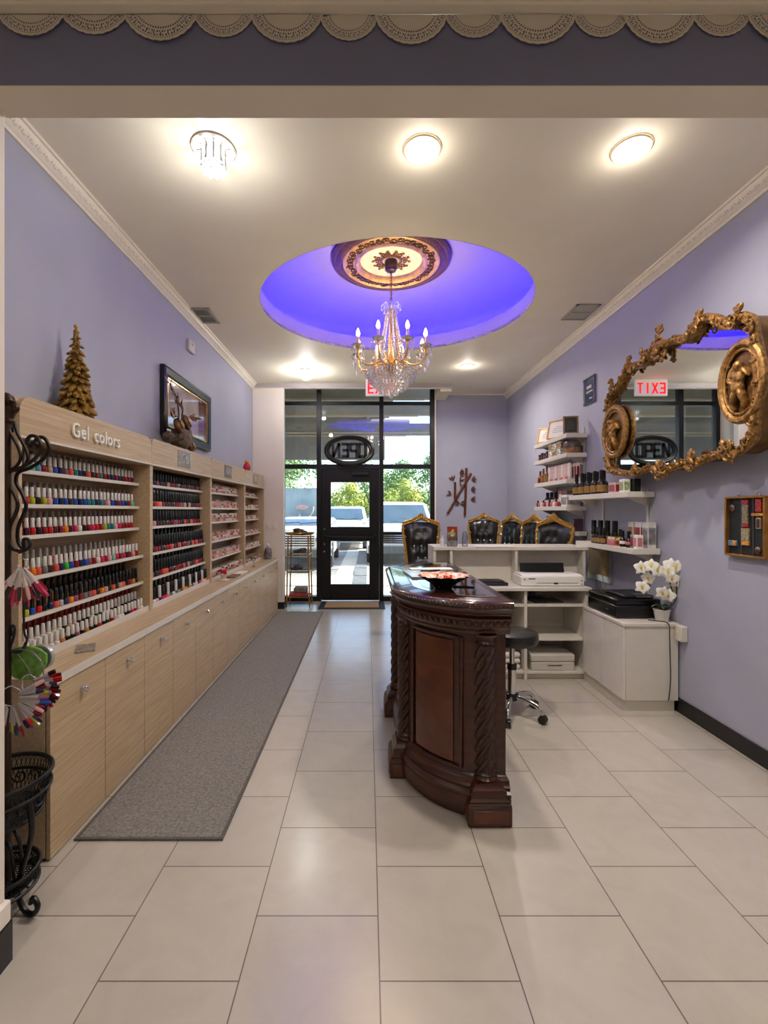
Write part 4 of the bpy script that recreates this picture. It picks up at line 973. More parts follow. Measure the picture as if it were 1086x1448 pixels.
# bowed corner panels and the long side panel
def panel_strip(line, z0, z1, o0, o1, name, m_):
    mb = MB(); ring = []
    for p, n in line:
        ring.append([(p.x + n.x * o0, p.y + n.y * o0, z0), (p.x + n.x * o1, p.y + n.y * o1, z0), (p.x + n.x * o1, p.y + n.y * o1, z1), (p.x + n.x * o0, p.y + n.y * o0, z1)])
    return mb.loft(ring).build(name, m_, t, bevel=0.002)
def with_n(pts):
    out = []
    for i, p in enumerate(pts):
        a = pts[max(0, i - 1)]; b = pts[min(len(pts) - 1, i + 1)]; d = (b - a).normalized(); n = Vector((d.y, -d.x))
        c = Vector((0.5, 2.97))
        if n.dot(p - c) < 0: n = -n
        out.append((p, n))
    return out
nl_ = with_n(nearA); fl_ = with_n(farA); mid_ = with_n([Vector((0.225, 2.74 + 0.46 * i / 6)) for i in range(7)])
for lin, lo, hi in ((nl_, 2, 11), (fl_, 2, 11), (mid_, 0, 7)):
    sub = lin[lo:hi]
    panel_strip(sub[1:-1], 0.235, 0.825, 0.0, 0.010, 'burl_panel', DWL)
    mb = MB(); z0, z1 = 0.215, 0.845
    loop = [(p + n * 0.008, z0) for p, n in sub] + [(p + n * 0.008, z1) for p, n in reversed(sub)]
    mb.tube([(p.x, p.y, z) for p, z in loop], 0.010, 8, closed=True)
    mb.build('panel_moulding', DW, t)
# rope-twist columns on block plinths
def column(x, y, rz=0.0):
    b = MB(); R = Matrix.Rotation(rz, 3, 'Z')
    b.obox((x, y, 0.047), (0.205, 0.20, 0.094), R); blk = b.build('column_plinth', DW, t, bevel=0.006)
    b = MB(); rings = []
    for (w, z) in ((0.198, 0.094), (0.198, 0.10), (0.184, 0.106), (0.188, 0.112), (0.165, 0.122), (0.162, 0.150), (0.152, 0.158), (0.130, 0.172), (0.128, 0.180)):
        rings.append([Vector((x, y, z)) + R @ Vector((sx * w / 2, sy * w / 2, 0)) for sx, sy in ((-1, -1), (1, -1), (1, 1), (-1, 1))])
    b.loft(rings).build('plinth_cap', DW, blk)
    for sgn in (1,):
        f = MB(); f.obox(Vector((x, y, 0.047)) + R @ Vector((0, -0.101, 0)), (0.165, 0.006, 0.06), R); f.obox(Vector((x, y, 0.047)) + R @ Vector((-0.103, 0, 0)), (0.006, 0.16, 0.06), R); f.build('plinth_panel', DWL, blk, bevel=0.003)
    b = MB(); prof = [(0.058, 0.180), (0.060, 0.188), (0.054, 0.196), (0.050, 0.2), (0.056, 0.208), (0.048, 0.218), (0.046, 0.224)]
    b.lathe(prof, (x, y, 0), 24); b.build('column_base', DW, t); b = MB()
    b.lathe([(0.046, 0.818), (0.054, 0.826), (0.048, 0.834), (0.046, 0.842), (0.054, 0.856), (0.062, 0.864), (0.064, 0.872)], (x, y, 0), 24)
    b.build('column_capital', DW, t)
    b = MB(); rings = []; nz = 84
    for i in range(nz + 1):
        z = 0.220 + 0.602 * i / nz; tw = (z - 0.22) * 14.0; ring = []
        for k in range(84):
            a = 2 * PI * k / 84; s = math.sin(7 * (a - tw)); r = 0.0475 + 0.0062 * (abs(s) ** 0.6 * (1 if s > 0 else -1)) + 0.0022 * math.sin(24 * a + z * 190)
            ring.append((x + r * math.cos(a), y + r * math.sin(a), z))
        rings.append(ring)
    b.loft(rings).build('rope_column', DWC, t, ang=60)
column(0.565, 2.215); column(0.222, 2.60); column(0.222, 3.34); column(0.565, 3.725)

# things on the reception desk
ZT = 1.0434
bc = Vector((0.405, 2.46, ZT))
t = T('candy_bowl', 'scalloped dark candy bowl with white and orange patterned inside on the carved reception desk', 'bowl', bc)
def scal(a, z): return 1 + (0.085 * math.sin(13 * a) + 0.03 * math.sin(5 * a + 1)) * max(0, (z - 0.02) / 0.05)
prof_o = [(0.004, 0.0), (0.045, 0.0), (0.048, 0.006), (0.07, 0.03), (0.112, 0.056), (0.132, 0.072)]
MB().lathe(prof_o, bc, 66, fn=scal, cap=False).build('outer_bowl', M('bowl_dark', (30, 18, 16), 0.25, var=0.1), t)
BP = M('bowl_pattern', (240, 232, 222), 0.4, var=0.5, vscale=34, rgb2=(206, 104, 46))
MB().lathe([(0.132, 0.073), (0.109, 0.059), (0.066, 0.033), (0.03, 0.012), (0.003, 0.010)], bc, 66, fn=scal, cap=False).build('inner_lining', BP, t)
CAND = [lacquer('bright red'), lacquer('orange'), lacquer('milky white'), lacquer('hot pink'), lacquer('amber')]
k = 0
for nm, n in (('red', 0), ('orange', 1), ('white', 2), ('pink', 3), ('amber', 4)):
    for i in range(2):
        a = rnd(0, 6.28); r = rnd(0.01, 0.06); q = bc + Vector((r * math.cos(a), r * math.sin(a), 0.036 + rnd(0, 0.016)))
        R = Euler((rnd(0, 3), rnd(0, 3), rnd(0, 3))).to_matrix(); m = MB(); m.ball(q, (0.017, 0.010, 0.009), 8, 6, R)
        for e in (-1, 1): m.tube([q + R @ Vector((e * 0.014, 0, 0)), q + R @ Vector((e * 0.026, 0, 0))], [0.002, 0.009], 6)
        tag(m.build('wrapped_candy', CAND[n]), '%s wrapped candy lying in the scalloped bowl on the reception desk' % nm, 'candy', '%s candies in the bowl' % nm)
def sheet(name, label, cat, x, y, w, d, rz, m_, z=ZT, h=0.004):
    mb = MB(); mb.obox((x, y, z + h / 2 + 0.0004), (w, d, h), Matrix.Rotation(rz, 3, 'Z'))
    return tag(mb.build(name, m_), label, cat)
MAG = M('magazine_cover', (196, 196, 200), 0.25, var=0.25, vscale=18, rgb2=(120, 126, 140), coat=0.3)
sheet('magazine', 'grey glossy magazine lying open on the reception desk behind the bowl', 'magazine', 0.375, 2.99, 0.24, 0.31, 0.12, MAG, h=0.009)
sheet('flyer', 'printed paper lying across the far end of the reception desk top', 'paper', 0.45, 3.28, 0.30, 0.10, 0.05, PAPER)
sheet('notebook', 'small dark blue notebook on the magazine on the reception desk', 'notebook', 0.45, 3.02, 0.09, 0.14, 0.1, M('note_blue', (54, 60, 86), 0.4, var=0.1), z=ZT + 0.0098, h=0.008)
o = sheet('tablet', 'black tablet lying on the reception desk top beside the bowl', 'tablet', 0.525, 2.62, 0.17, 0.24, -0.25, INL, h=0.007)
m = MB(); m.obox((0.41, 3.01, ZT + 0.024), (0.14, 0.012, 0.01), Matrix.Rotation(0.3, 3, 'Z')); tag(m.build('marker_pen', BLKPL, bevel=0.003), 'black pen resting on the papers of the reception desk', 'pen')

# ------------------------------------------------------------------ white service desk behind it
t = T('service_desk', 'white laminate service desk with open shelves behind the carved desk', 'desk', (1.3, 4.25, 0))
LX, RX, FY, BY = 0.72, 1.895, 3.95, 4.40
MB().box(LX, RX + 0.02, FY - 0.025, BY - 0.005, 0.772, 0.80).build('counter', WHITE, t, bevel=0.002)
MB().box(0.61, 2.05, 4.26, 4.66, 1.092, 1.122).build('transaction_ledge', WHITE, t, bevel=0.002)
MB().box(0.62, 2.04, BY, BY + 0.018, 0.06, 1.091).build('back_panel', WHITE, t)
for x in (0.61, 0.765, 1.37, 2.0):
    MB().box(x, x + 0.024, 4.27, BY - 0.001, 0.8005, 1.0915).build('hutch_divider', WHITE, t)
MB().box(0.61, 0.634, BY + 0.018, 4.65, 0.0, 1.0915).build('end_panel', WHITE, t); MB().box(2.02, 2.044, BY + 0.018, 4.65, 0.0, 1.0915).build('end_panel', WHITE, t)
for x in (LX, 1.345, 1.87): MB().box(x, x + 0.025, FY, BY - 0.001, 0.0 if x < 1.8 else 0.0, 0.7715).build('side_panel', WHITE, t, bevel=0.001)
for (a, b) in ((LX + 0.0255, 1.3445), (1.3705, 1.8695)):
    for z in (0.652, 0.36, 0.075): MB().box(a, b, FY + 0.008, BY - 0.001, z - 0.02, z).build('shelf', WHITE, t, bevel=0.001)
MB().box(LX + 0.03, 1.868, FY + 0.05, FY + 0.062, 0.0, 0.054).build('kick_board', WHITE, t)
# white printer
t = T('white_printer', 'white office printer with black paper tray on the white service desk', 'printer', (1.61, 4.16, 0.80))
PW = M('printer_white', (230, 228, 224), 0.3, var=0.01)
MB().box(1.335, 1.885, 4.0, 4.24, 0.802, 0.885).build('body', PW, t, bevel=0.008)
MB().loft([[(1.345, 4.005, 0.8855), (1.875, 4.005, 0.8855), (1.875, 4.238, 0.8855), (1.345, 4.238, 0.8855)], [(1.35, 4.03, 0.90), (1.87, 4.03, 0.90), (1.87, 4.235, 0.90), (1.35, 4.235, 0.90)]]).build('lid', PW, t, bevel=0.003)
m = MB(); m.obox((1.60, 4.225, 0.93), (0.40, 0.012, 0.10), Euler((-0.25, 0, 0)).to_matrix()); m.box(1.42, 1.78, 4.16, 4.21, 0.9005, 0.905)
m.build('paper_tray', BLKPL, t, bevel=0.002)
m = MB(); m.box(1.47, 1.83, 3.9985, 4.0005, 0.826, 0.831); m.build('tray_slot', M('slot_grey', (120, 118, 116), 0.5, var=0), t)
m = MB(); m.box(1.62, 1.655, 3.997, 4.0005, 0.820, 0.834); m.box(1.40, 1.46, 3.998, 4.0005, 0.862, 0.869); m.build('front_mark', BLKPL, t)
m = MB()
for z in (0.82, 0.85): m.cyl((1.862, 4.0005, z), (1.862, 3.997, z), 0.005, n=8)
m.cyl((1.365, 4.0005, 0.86), (1.365, 3.997, 0.86), 0.006, n=10); m.build('button', BLKPL, t)
o = MB().box(0.97, 1.23, 4.02, 4.22, 0.8005, 0.828).build('folder', M('folder_navy', (24, 24, 34), 0.45, var=0.05), bevel=0.004); tag(o, 'dark navy folder lying on the white service desk', 'folder')
o = MB().box(0.99, 1.20, 4.04, 4.20, 0.8285, 0.838).build('folder', M('folder_black', (20, 20, 26), 0.5, var=0.05), bevel=0.003); tag(o, 'thin black folder stacked on the navy folder on the service desk', 'folder')
t = T('storage_box', 'light grey lidded storage box with dark slot on the bottom service desk shelf', 'box', (1.6, 4.05, 0.075))
SG = M('box_grey', (196, 190, 182), 0.4, var=0.01)
MB().box(1.415, 1.79, 3.975, 4.27, 0.0755, 0.150).build('base', SG, t, bevel=0.008); MB().box(1.412, 1.793, 3.972, 4.273, 0.152, 0.215).build('lid', SG, t, bevel=0.010)
MB().box(1.555, 1.68, 3.9725, 3.976, 0.118, 0.124).build('slot', BLKPL, t)
for i in range(3):
    o = MB().box(1.13, 1.33, 3.99, 4.22, 0.0755 + i * 0.051, 0.123 + i * 0.051).build('towel_pack', WHITEG, bevel=0.02); tag(o, 'white folded towel pack, %s of the three in the shelf behind the stool' % ['lowest', 'middle', 'topmost'][i], 'towel', 'white towel packs')
o = sheet('paper_pad', 'dark printed papers on the upper narrow shelf of the service desk', 'papers', 1.58, 4.1, 0.26, 0.18, 0.1, M('papers_dark', (70, 62, 60), 0.5, var=0.4, vscale=20), z=0.652, h=0.012)
m = MB(); m.box(1.49, 1.53, 4.2, 4.24, 0.6525, 0.72); m.box(1.45, 1.60, 4.15, 4.25, 0.6645, 0.675); tag(m.build('tape_dispenser', BLKPL, bevel=0.003), 'small black desk gadget in the upper narrow shelf of the service desk', 'gadget')
# on the ledge
def jar_(name, label, x, y, r, h, lid=True):
    t = T(name, label, 'jar', (x, y, 1.122))
    MB().lathe([(r * 0.9, 0.001), (r, 0.01), (r * 0.95, h * 0.4), (r, h * 0.7), (r * 0.7, h * 0.9), (r * 0.72, h)], (x, y, 1.122), 18, fn=lambda a, z: 1 + 0.04 * math.sin(9 * a)).build('jar_body', JARG, t)
    return t
t = jar_('candy_jar', 'ribbed clear glass jar on the white ledge in front of the red card', 0.80, 4.36, 0.052, 0.14)
MB().lathe([(0.042, 0.003), (0.044, 0.05), (0.01, 0.052)], (0.80, 4.36, 1.122), 14).build('contents', M('jar_white', (220, 218, 214), 0.5, var=0.1), t)
t = T('clear_bottle', 'slim clear glass bottle right of the jar on the white ledge', 'bottle', (0.922, 4.36, 1.122))
MB().lathe([(0.024, 0.001), (0.027, 0.01), (0.027, 0.10), (0.018, 0.135), (0.004, 0.142)], (0.922, 4.36, 1.122), 16, fn=lambda a, z: 1 + 0.05 * math.sin(8 * a)).build('bottle_body', JARG, t)
t = T('small_bottle', 'small white bottle left of the clear jar on the white ledge', 'bottle', (0.715, 4.40, 1.122))
MB().lathe([(0.02, 0.001), (0.022, 0.06), (0.012, 0.075)], (0.715, 4.40, 1.122), 12).build('bottle_body', M('soap_white', (214, 214, 206), 0.3, var=0.05), t)
MB().lathe([(0.012, 0.075), (0.012, 0.10)], (0.715, 4.40, 1.122), 10).build('cap', CAPW, t)
t = T('greeting_card', 'red framed card with a yellow bird picture standing on the white ledge', 'card', (0.82, 4.46, 1.122))
MB().box(0.77, 0.87, 4.455, 4.462, 1.123, 1.305).build('card_panel', M('card_red', (150, 44, 26), 0.4, var=0.2), t)
m = MB(); m.ball((0.82, 4.453, 1.235), (0.028, 0.006, 0.032), 10, 7); m.ball((0.825, 4.452, 1.265), (0.015, 0.005, 0.014), 8, 6); m.build('bird_picture', M('bird_yellow', (216, 190, 90), 0.5, var=0.3, vscale=50), t)
o = sheet('paper_tray', 'long white paper sheet lying along the front edge of the white ledge', 'paper', 1.18, 4.30, 0.36, 0.09, 0, PAPER, z=1.122, h=0.006)

# ------------------------------------------------------------------ low white cabinet on the right, printer, orchid
t = T('low_cabinet', 'low white two-door cabinet against the right wall under the shelves', 'cabinet', (2.05, 3.6, 0))
cx0 = 1.845; cy0, cy1 = 3.32, 3.94
MB().box(cx0 + 0.02, XR - 0.016, cy0 + 0.002, cy1, 0.085, 0.620).build('body', WHITE, t, bevel=0.002)
MB().box(cx0 - 0.003, XR - 0.012, cy0 - 0.006, cy1, 0.621, 0.645).build('top', WHITE, t, bevel=0.003)
MB().box(cx0 + 0.025, XR - 0.03, cy0 + 0.025, cy1, 0.0, 0.0845).build('plinth', WHITE, t)
for (a, b) in ((cy0 + 0.002, cy0 + 0.306), (cy0 + 0.309, cy1 - 0.002)): MB().box(cx0, cx0 + 0.018, a, b, 0.09, 0.617).build('door', WHITEG, t, bevel=0.0015)
o = MB().box(XR - 0.05, XR - 0.001, 3.24, 3.31, 0.53, 0.64).build('cable_box', WHITE, bevel=0.006); tag(o, 'small white plastic box on the right wall at the low cabinet corner', 'box')
t = T('black_printer', 'black inkjet printer standing on the low white cabinet', 'printer', (2.03, 3.64, 0.645))
MB().box(1.865, 2.215, 3.46, 3.90, 0.648, 0.745).build('body', BLKPL, t, bevel=0.012)
MB().box(1.868, 2.212, 3.463, 3.897, 0.7465, 0.792).build('scanner_lid', M('printer_gloss', (16, 16, 18), 0.2, var=0.02), t, bevel=0.012)
MB().box(1.95, 2.18, 3.50, 3.78, 0.7925, 0.815).build('document_feeder', M('feeder', (24, 24, 26), 0.35, var=0.03), t, bevel=0.008)
m = MB(); m.obox((2.10, 3.52, 0.812), (0.12, 0.08, 0.006), Euler((0.25, 0, 0)).to_matrix()); m.build('feed_guide', M('guide_grey', (70, 70, 72), 0.4, var=0.05), t)
MB().box(1.8635, 1.866, 3.56, 3.60, 0.69, 0.70).build('front_mark', CHROME, t)
t = T('potted_orchid', 'white orchid with yellow centres in a white pot on the low white cabinet', 'orchid', (2.165, 3.385, 0.645))
ox, oy, oz = 2.165, 3.385, 0.6455
MB().lathe([(0.040, 0), (0.055, 0.085), (0.058, 0.088), (0.052, 0.09), (0.05, 0.075), (0.01, 0.073)], (ox, oy, oz), 24).build('pot', WHITEG, t)
GRN = M('orchid_leaf', (38, 62, 30), 0.4, var=0.15); STM = M('orchid_stem', (62, 60, 34), 0.5, var=0.1)
for a in (0.3, 1.6, 3.0, 4.3, 5.4):
    m = MB(); d = Vector((math.cos(a), math.sin(a), 0)); s = Vector((-d.y, d.x, 0)); rings = []
    for i in range(6):
        f = i / 5; w = 0.022 * math.sin(PI * (0.12 + 0.86 * f)); c = Vector((ox, oy, oz + 0.075)) + d * 0.072 * f + Vector((0, 0, 0.045 * math.sin(PI * f * 0.8)))
        rings.append([c - s * w, c + Vector((0, 0, -0.004)), c + s * w, c + Vector((0, 0, 0.002))])
    m.loft(rings).build('leaf', GRN, t)
def P4(px, py): return P(px, py, 3.36)
fl = [(906, 803), (921, 800), (929, 806), (916, 818), (908, 830), (937, 808), (948, 799), (955, 801), (962, 815), (968, 812), (950, 817), (944, 808), (936, 838), (945, 842), (956, 822), (951, 835)]
st = MB()
st.tube(bez([Vector((ox, oy, oz + 0.07)), P4(950, 852), P4(948, 825), P4(938, 808), P4(920, 806), P4(905, 812)], 8), 0.0042, 6); st.tube(bez([Vector((ox + 0.01, oy, oz + 0.07)), P4(955, 850), P4(956, 825), P4(950, 806)], 8), 0.004, 6)
st.build('stem', STM, t)
PET = M('orchid_petal', (240, 238, 228), 0.5, var=0.03, sheen=0.2); CEN = M('orchid_centre', (206, 176, 60), 0.5, var=0.2)
for i, (px, py) in enumerate(fl):
    c = P(px, py, 3.36 + rnd(-0.05, 0.05)); n = Vector((rnd(-0.7, 0.1), -1, rnd(-0.2, 0.25))).normalized(); s = n.cross(Vector((0, 0, 1))).normalized(); u = s.cross(n); m = MB()
    r0 = rnd(0, 0.4)
    for k in range(5):
        a = PI / 2 + 2 * PI * k / 5 + r0; d = s * math.cos(a) + u * math.sin(a); w = d.cross(n); L = 0.052; ww = 0.027 if k in (1, 4) else 0.018
        rings = []
        for j in range(5):
            f = j / 4; hw = ww * math.sin(PI * (0.08 + 0.87 * f)); q = c + d * L * f + n * (0.008 * math.sin(PI * f))
            rings.append([q - w * hw, q + n * 0.003, q + w * hw, q - n * 0.001])
        m.loft(rings)
    f_ = m.build('flower', PET, t)
    m = MB(); m.ball(c + n * 0.008, (0.009, 0.009, 0.011), 8, 6); m.ball(c + n * 0.012 - u * 0.01, (0.006, 0.006, 0.009), 7, 5); m.build('flower_centre', CEN, f_)
m = MB(); m.tube(bez([(2.075, 3.40, 0.652), (2.10, 3.36, 0.655), (2.15, 3.32, 0.655), (2.166, 3.302, 0.635), (2.168, 3.302, 0.58), (2.172, 3.303, 0.45), (2.176, 3.303, 0.25), (2.165, 3.303, 0.12), (2.16, 3.303, 0.095)], 8), 0.0035, 6)
tag(m.build('power_cord', BLKPL), 'thin black cord hanging down the front of the low white cabinet', 'cord')
# yellowed paper sleeve on the wall
t = T('paper_sleeve', 'yellowed paper in a clear sleeve on the right wall between white desk and shelf', 'paper', (XR - 0.01, 4.5, 0.78))
MB().box(XR - 0.018, XR - 0.0135, 4.30, 4.66, 0.84, 1.08).build('yellowed_sheet', M('paper_yellow', (178, 150, 92), 0.5, var=0.1, vscale=8), t)
MB().box(XR - 0.012, XR - 0.009, 4.24, 4.70, 0.78, 1.09).build('clear_sleeve', ACR, t)

# ------------------------------------------------------------------ black stool
sx, sy = 1.035, 3.30
t = T('rolling_stool', 'round black rolling stool with chrome base behind the carved desk', 'stool', (sx, sy, 0))
MB().lathe([(0.10, 0.515), (0.172, 0.518), (0.180, 0.53), (0.182, 0.575), (0.176, 0.592), (0.15, 0.60), (0.005, 0.603)], (sx, sy, 0), 40).build('seat', LEATHER, t)
MB().lathe([(0.03, 0.15), (0.03, 0.33), (0.018, 0.331), (0.018, 0.514), (0.06, 0.515)], (sx, sy, 0), 20).build('gas_column', CHROME, t)
MB().lathe([(0.02, 0.32), (0.034, 0.325), (0.034, 0.36), (0.02, 0.365)], (sx, sy, 0), 18).build('column_collar', BLKPL, t)
MB().lathe([(0.03, 0.10), (0.045, 0.11), (0.045, 0.15), (0.03, 0.155)], (sx, sy, 0), 20).build('hub', BLKPL, t)
for k in range(5):
    a = -0.75 + 2 * PI * k / 5; d = Vector((math.cos(a), math.sin(a), 0)); c = Vector((sx, sy, 0))
    m = MB(); m.tube(bez([c + d * 0.04 + Vector((0, 0, 0.13)), c + d * 0.13 + Vector((0, 0, 0.125)), c + d * 0.20 + Vector((0, 0, 0.10)), c + d * 0.225 + Vector((0, 0, 0.06))], 6), [0.016] * 19, 10); lg = m.build('base_leg', CHROME, t)
    m = MB(); q = c + d * 0.225; s = Vector((-d.y, d.x, 0))
    for e in (-1, 1): m.tube([q + s * e * 0.004 + Vector((0, 0, 0.029)), q + s * e * 0.024 + Vector((0, 0, 0.029))], [0.029, 0.027], 14)
    m.ball(q + Vector((0, 0, 0.045)), (0.022, 0.022, 0.022), 10, 7); m.build('caster', BLKPL, lg)

# ------------------------------------------------------------------ throne chairs
CRB = M('crystal_button', (240, 240, 240), 0.1, 0.0, var=0)
def halfw(f): # half width of the back along its height
    return 0.165 + 0.012 * f + 0.055 * max(0, (f - 0.25) / 0.75) ** 1.6 - 0.012 * max(0, (f - 0.92) / 0.08)
def throne(loc, rz, label):
    t = T('throne_chair', label, 'chair', (0, 0, 0), 'black tufted throne chairs with gold frames')
    zb, zt = 0.50, 1.29; NB = 22; NA = 20; btn = []
    rows = [0.90, 0.72, 0.54, 0.36, 0.18]
    for r, f in enumerate(rows):
        n = 2 if r % 2 == 0 else 3
        for i in range(n): btn.append(((i - (n - 1) / 2) * 0.088, f - 0.05))
    m = MB(); rings = []
    def topf(x): return 0.03 * math.cos(PI * x / 0.44)
    for i in range(NB + 1):
        f = i / NB; hw = halfw(f) - 0.012; ring = []
        for k in range(NA + 1):
            u = -1 + 2 * k / NA; x = u * hw; z = zb + (zt - zb) * f + (topf(x) if f > 0.6 else 0) * (f - 0.6) / 0.4
            d = 0.05 * (1 - abs(u) ** 5) * (1 - abs(2 * f - 1) ** 9)
            for bx_, bf in btn:
                dd = math.hypot((x - bx_) / 0.032, (f - bf) * 0.79 / 0.04); d -= 0.034 * math.exp(-dd * dd)
                # pleats between buttons
            d -= 0.009 * (0.5 + 0.5 * math.cos(2 * PI * x / 0.088)) * (1 - abs(u) ** 3)
            y = -d - 0.02 + 0.14 * f - 0.07
            ring.append((x, y, z))
        rings.append(ring)
    m.loft(rings, closed=False, cap=False)
    back = [[(-(halfw(i / NB) - 0.01) , 0.03 + 0.14 * i / NB - 0.07, zb + (zt - zb) * i / NB), ((halfw(i / NB) - 0.01), 0.03 + 0.14 * i / NB - 0.07, zb + (zt - zb) * i / NB)] for i in range(NB + 1)]
    m.loft(back, closed=False, cap=False)
    bk = m.build('tufted_back', LEATHER, t, ang=80)
    m = MB()
    for bx_, bf in btn: m.ball((bx_, -0.036 + 0.14 * bf - 0.07 , zb + (zt - zb) * bf), 0.0115, 7, 5)
    m.build('crystal_button', CRB, bk)['kind'] = 'stuff'
    m = MB(); pts = []
    for i in range(13): f = i / 12; pts.append((-halfw(f), -0.01 + 0.14 * f - 0.07, zb - 0.02 + (zt - zb + 0.01) * f))
    top_ = []
    for i in range(1, 12): u = -1 + 2 * i / 12; top_.append((u * halfw(1), 0.06, zt + 0.012 + 0.052 * (0.5 + 0.5 * math.cos(PI * u)) + 0.004 * math.cos(3 * PI * u)))
    pts += top_ + [(-p[0], p[1], p[2]) for p in reversed(pts)]
    m.tube(pts, 0.0185, 8, flat=0.9); m.build('gilt_frame', GOLDB, t)
    m = MB()
    for i in range(19):
        u = -1 + 2 * i / 18; z = zt + 0.016 + 0.075 * (1 - abs(u)) ** 1.2; x = u * halfw(1) * 0.92
        m.curl((x, 0.035, z), Vector((1, 0, 0)), Vector((0, 0, 1)), 0.026, 1.2, 0.009, 0, 5, 1 if u < 0 else -1, steps=10)
        m.ball((x, 0.03, z + 0.012), (0.012, 0.012, 0.015), 6, 5)
    for i in range(7):
        u = -0.42 + 0.84 * i / 6; m.curl((u * 0.2, 0.03, zt + 0.055 + 0.05 * (1 - abs(u) / 0.42)), Vector((1, 0, 0)), Vector((0, 0, 1)), 0.024, 1.1, 0.009, 1.0, 5, 1 if u < 0 else -1, steps=10)
    for s in (-1, 1):
        for f in (0.93, 0.80):
            sc_ = MB(); sc_.curl((s * (halfw(f) - 0.002), -0.03 + 0.14 * f - 0.07, zb + (zt - zb) * f), Vector((1, 0, 0)), Vector((0, 0, 1)), 0.02, 1.1, 0.008, 0, 5, -s, steps=10); sc_.build('side_scroll', GOLDB, t)
    for s in (-1, 0, 1): m.ball((s * 0.02, 0.035, zt + 0.115 + (0.012 if s == 0 else 0)), (0.013, 0.012, 0.018), 7, 5)
    m.build('carved_crest', GOLDB, t)
    m = MB(); rings = []
    for (i, z) in ((0.0, 0.42), (0.01, 0.43), (0.012, 0.49), (-0.01, 0.515), (-0.08, 0.525)): rings.append([(-0.22 - i, -0.43 - i, z), (0.22 + i, -0.43 - i, z), (0.19 + i, -0.08, z), (-0.19 - i, -0.08, z)])
    m.loft(rings).build('seat', LEATHER, t, bevel=0.02)
    m = MB(); m.loft([[(-0.235, -0.445, z), (0.235, -0.445, z), (0.205, -0.06, z), (-0.205, -0.06, z)] for z in (0.355, 0.42)]).build('seat_rail', GOLDB, t, bevel=0.01)
    for s in (-1, 1):
        m = MB(); m.tube(bez([(s * 0.20, -0.41, 0.37), (s * 0.215, -0.435, 0.25), (s * 0.19, -0.41, 0.10), (s * 0.205, -0.44, 0.02), (s * 0.205, -0.445, 0.0)], 5), [0.03] * 8 + [0.018] * 8 + [0.024] * 5, 8); m.build('leg', GOLDB, t)
        m = MB(); m.tube([(s * 0.185, -0.08, 0.51), (s * 0.185, -0.07, 0.36), (s * 0.19, -0.02, 0.0)], [0.024, 0.024, 0.018], 8); m.build('leg', GOLDB, t)
    t.location = loc; t.rotation_euler = (0, 0, rz)
    return t
ch = throne((0.655, 5.62, 0), 0.0, 'black tufted throne chair with gold frame, standing alone before the window')
q = [((1.70, 6.72), -0.12, 'black tufted throne chair with gold frame, facing forward nearest the bamboo wall art'),
     ((1.84, 5.95), -1.20, 'black tufted throne chair with gold frame, second from left behind the white ledge'),
     ((1.925, 5.38), -1.18, 'black tufted throne chair with gold frame, third from left behind the white ledge'),
     ((1.945, 4.87), -1.05, 'black tufted throne chair with gold frame, rightmost, under the corner shelves')]
for (xy, rz, lab) in q:
    c = copy_tree(ch); c.location = (xy[0], xy[1], 0); c.rotation_euler = (0, 0, rz); c['label'] = lab
# ------------------------------------------------------------------ right wall shelves
SX0 = 2.035
def wshelf(y0, y1, z, label, group, th=0.045, SX0=SX0):
    t = T('wall_shelf', label, 'shelf', ((SX0 + XR) / 2, (y0 + y1) / 2, z - th), group)
    MB().box(SX0, XR - 0.012, y0, y1, z - th, z).build('board', WHITE, t, bevel=0.003)
    for yb in (y0 + 0.10, y1 - 0.12):
        m = MB(); m.loft([[(XR - 0.012, yb - 0.006, z - th), (SX0 + 0.05, yb - 0.006, z - th), (SX0 + 0.09, yb - 0.006, z - th - 0.02), (XR - 0.012, yb - 0.006, z - th - 0.07)],
                          [(XR - 0.012, yb + 0.006, z - th), (SX0 + 0.05, yb + 0.006, z - th), (SX0 + 0.09, yb + 0.006, z - th - 0.02), (XR - 0.012, yb + 0.006, z - th - 0.07)]])
        m.build('bracket', WHITE, t)
AZ = [2.255, 2.055, 1.785, 1.505, 1.245]; an = ['topmost', 'second from top', 'third from top', 'fourth from top', 'lowest']
for z, n in zip(AZ, an): wshelf(4.71, 5.62, z, 'white corner wall shelf, %s, farther set beyond the mirror' % n, 'far white wall shelves', SX0=SX0 if z > 1.3 else 2.11)
BZ = [1.61, 1.166]
wshelf(3.60, 4.66, BZ[0], 'upper white wall shelf below the gold mirror, holding tall dark bottles', 'near white wall shelves')
wshelf(3.53, 4.50, BZ[1], 'lower white wall shelf above the black printer, holding black product bottles', 'near white wall shelves')
for (y, z0, z1, n) in ((4.80, 1.0, 2.33, 'near end of the far shelves'), (5.48, 1.0, 2.33, 'far end of the far shelves'), (3.70, 0.72, 1.63, 'near end of the lower shelves'), (4.40, 0.72, 1.63, 'far end of the lower shelves')):
    m = MB(); m.box(XR - 0.011, XR - 0.001, y - 0.012, y + 0.012, z0, z1); tag(m.build('shelf_track', M('track_white', (206, 200, 194), 0.4, 0.2, var=0.01)), 'white slotted shelf track on the right wall, %s' % n, 'shelf track', 'shelf tracks')
DKB = M('bottle_dark', (26, 20, 18), 0.18, var=0.03); LABG = M('label_gold', (160, 122, 70), 0.45, 0.3, var=0.12, vscale=50); LABP = M('label_pink', (196, 120, 124), 0.45, var=0.12, vscale=40)
TUBEP = M('tube_blush', (222, 194, 186), 0.4, var=0.05, vscale=30); AMB = M('amber_liquid', (150, 92, 40), 0.15, var=0.15); RED = M('berry_red', (142, 34, 50), 0.25, var=0.1)
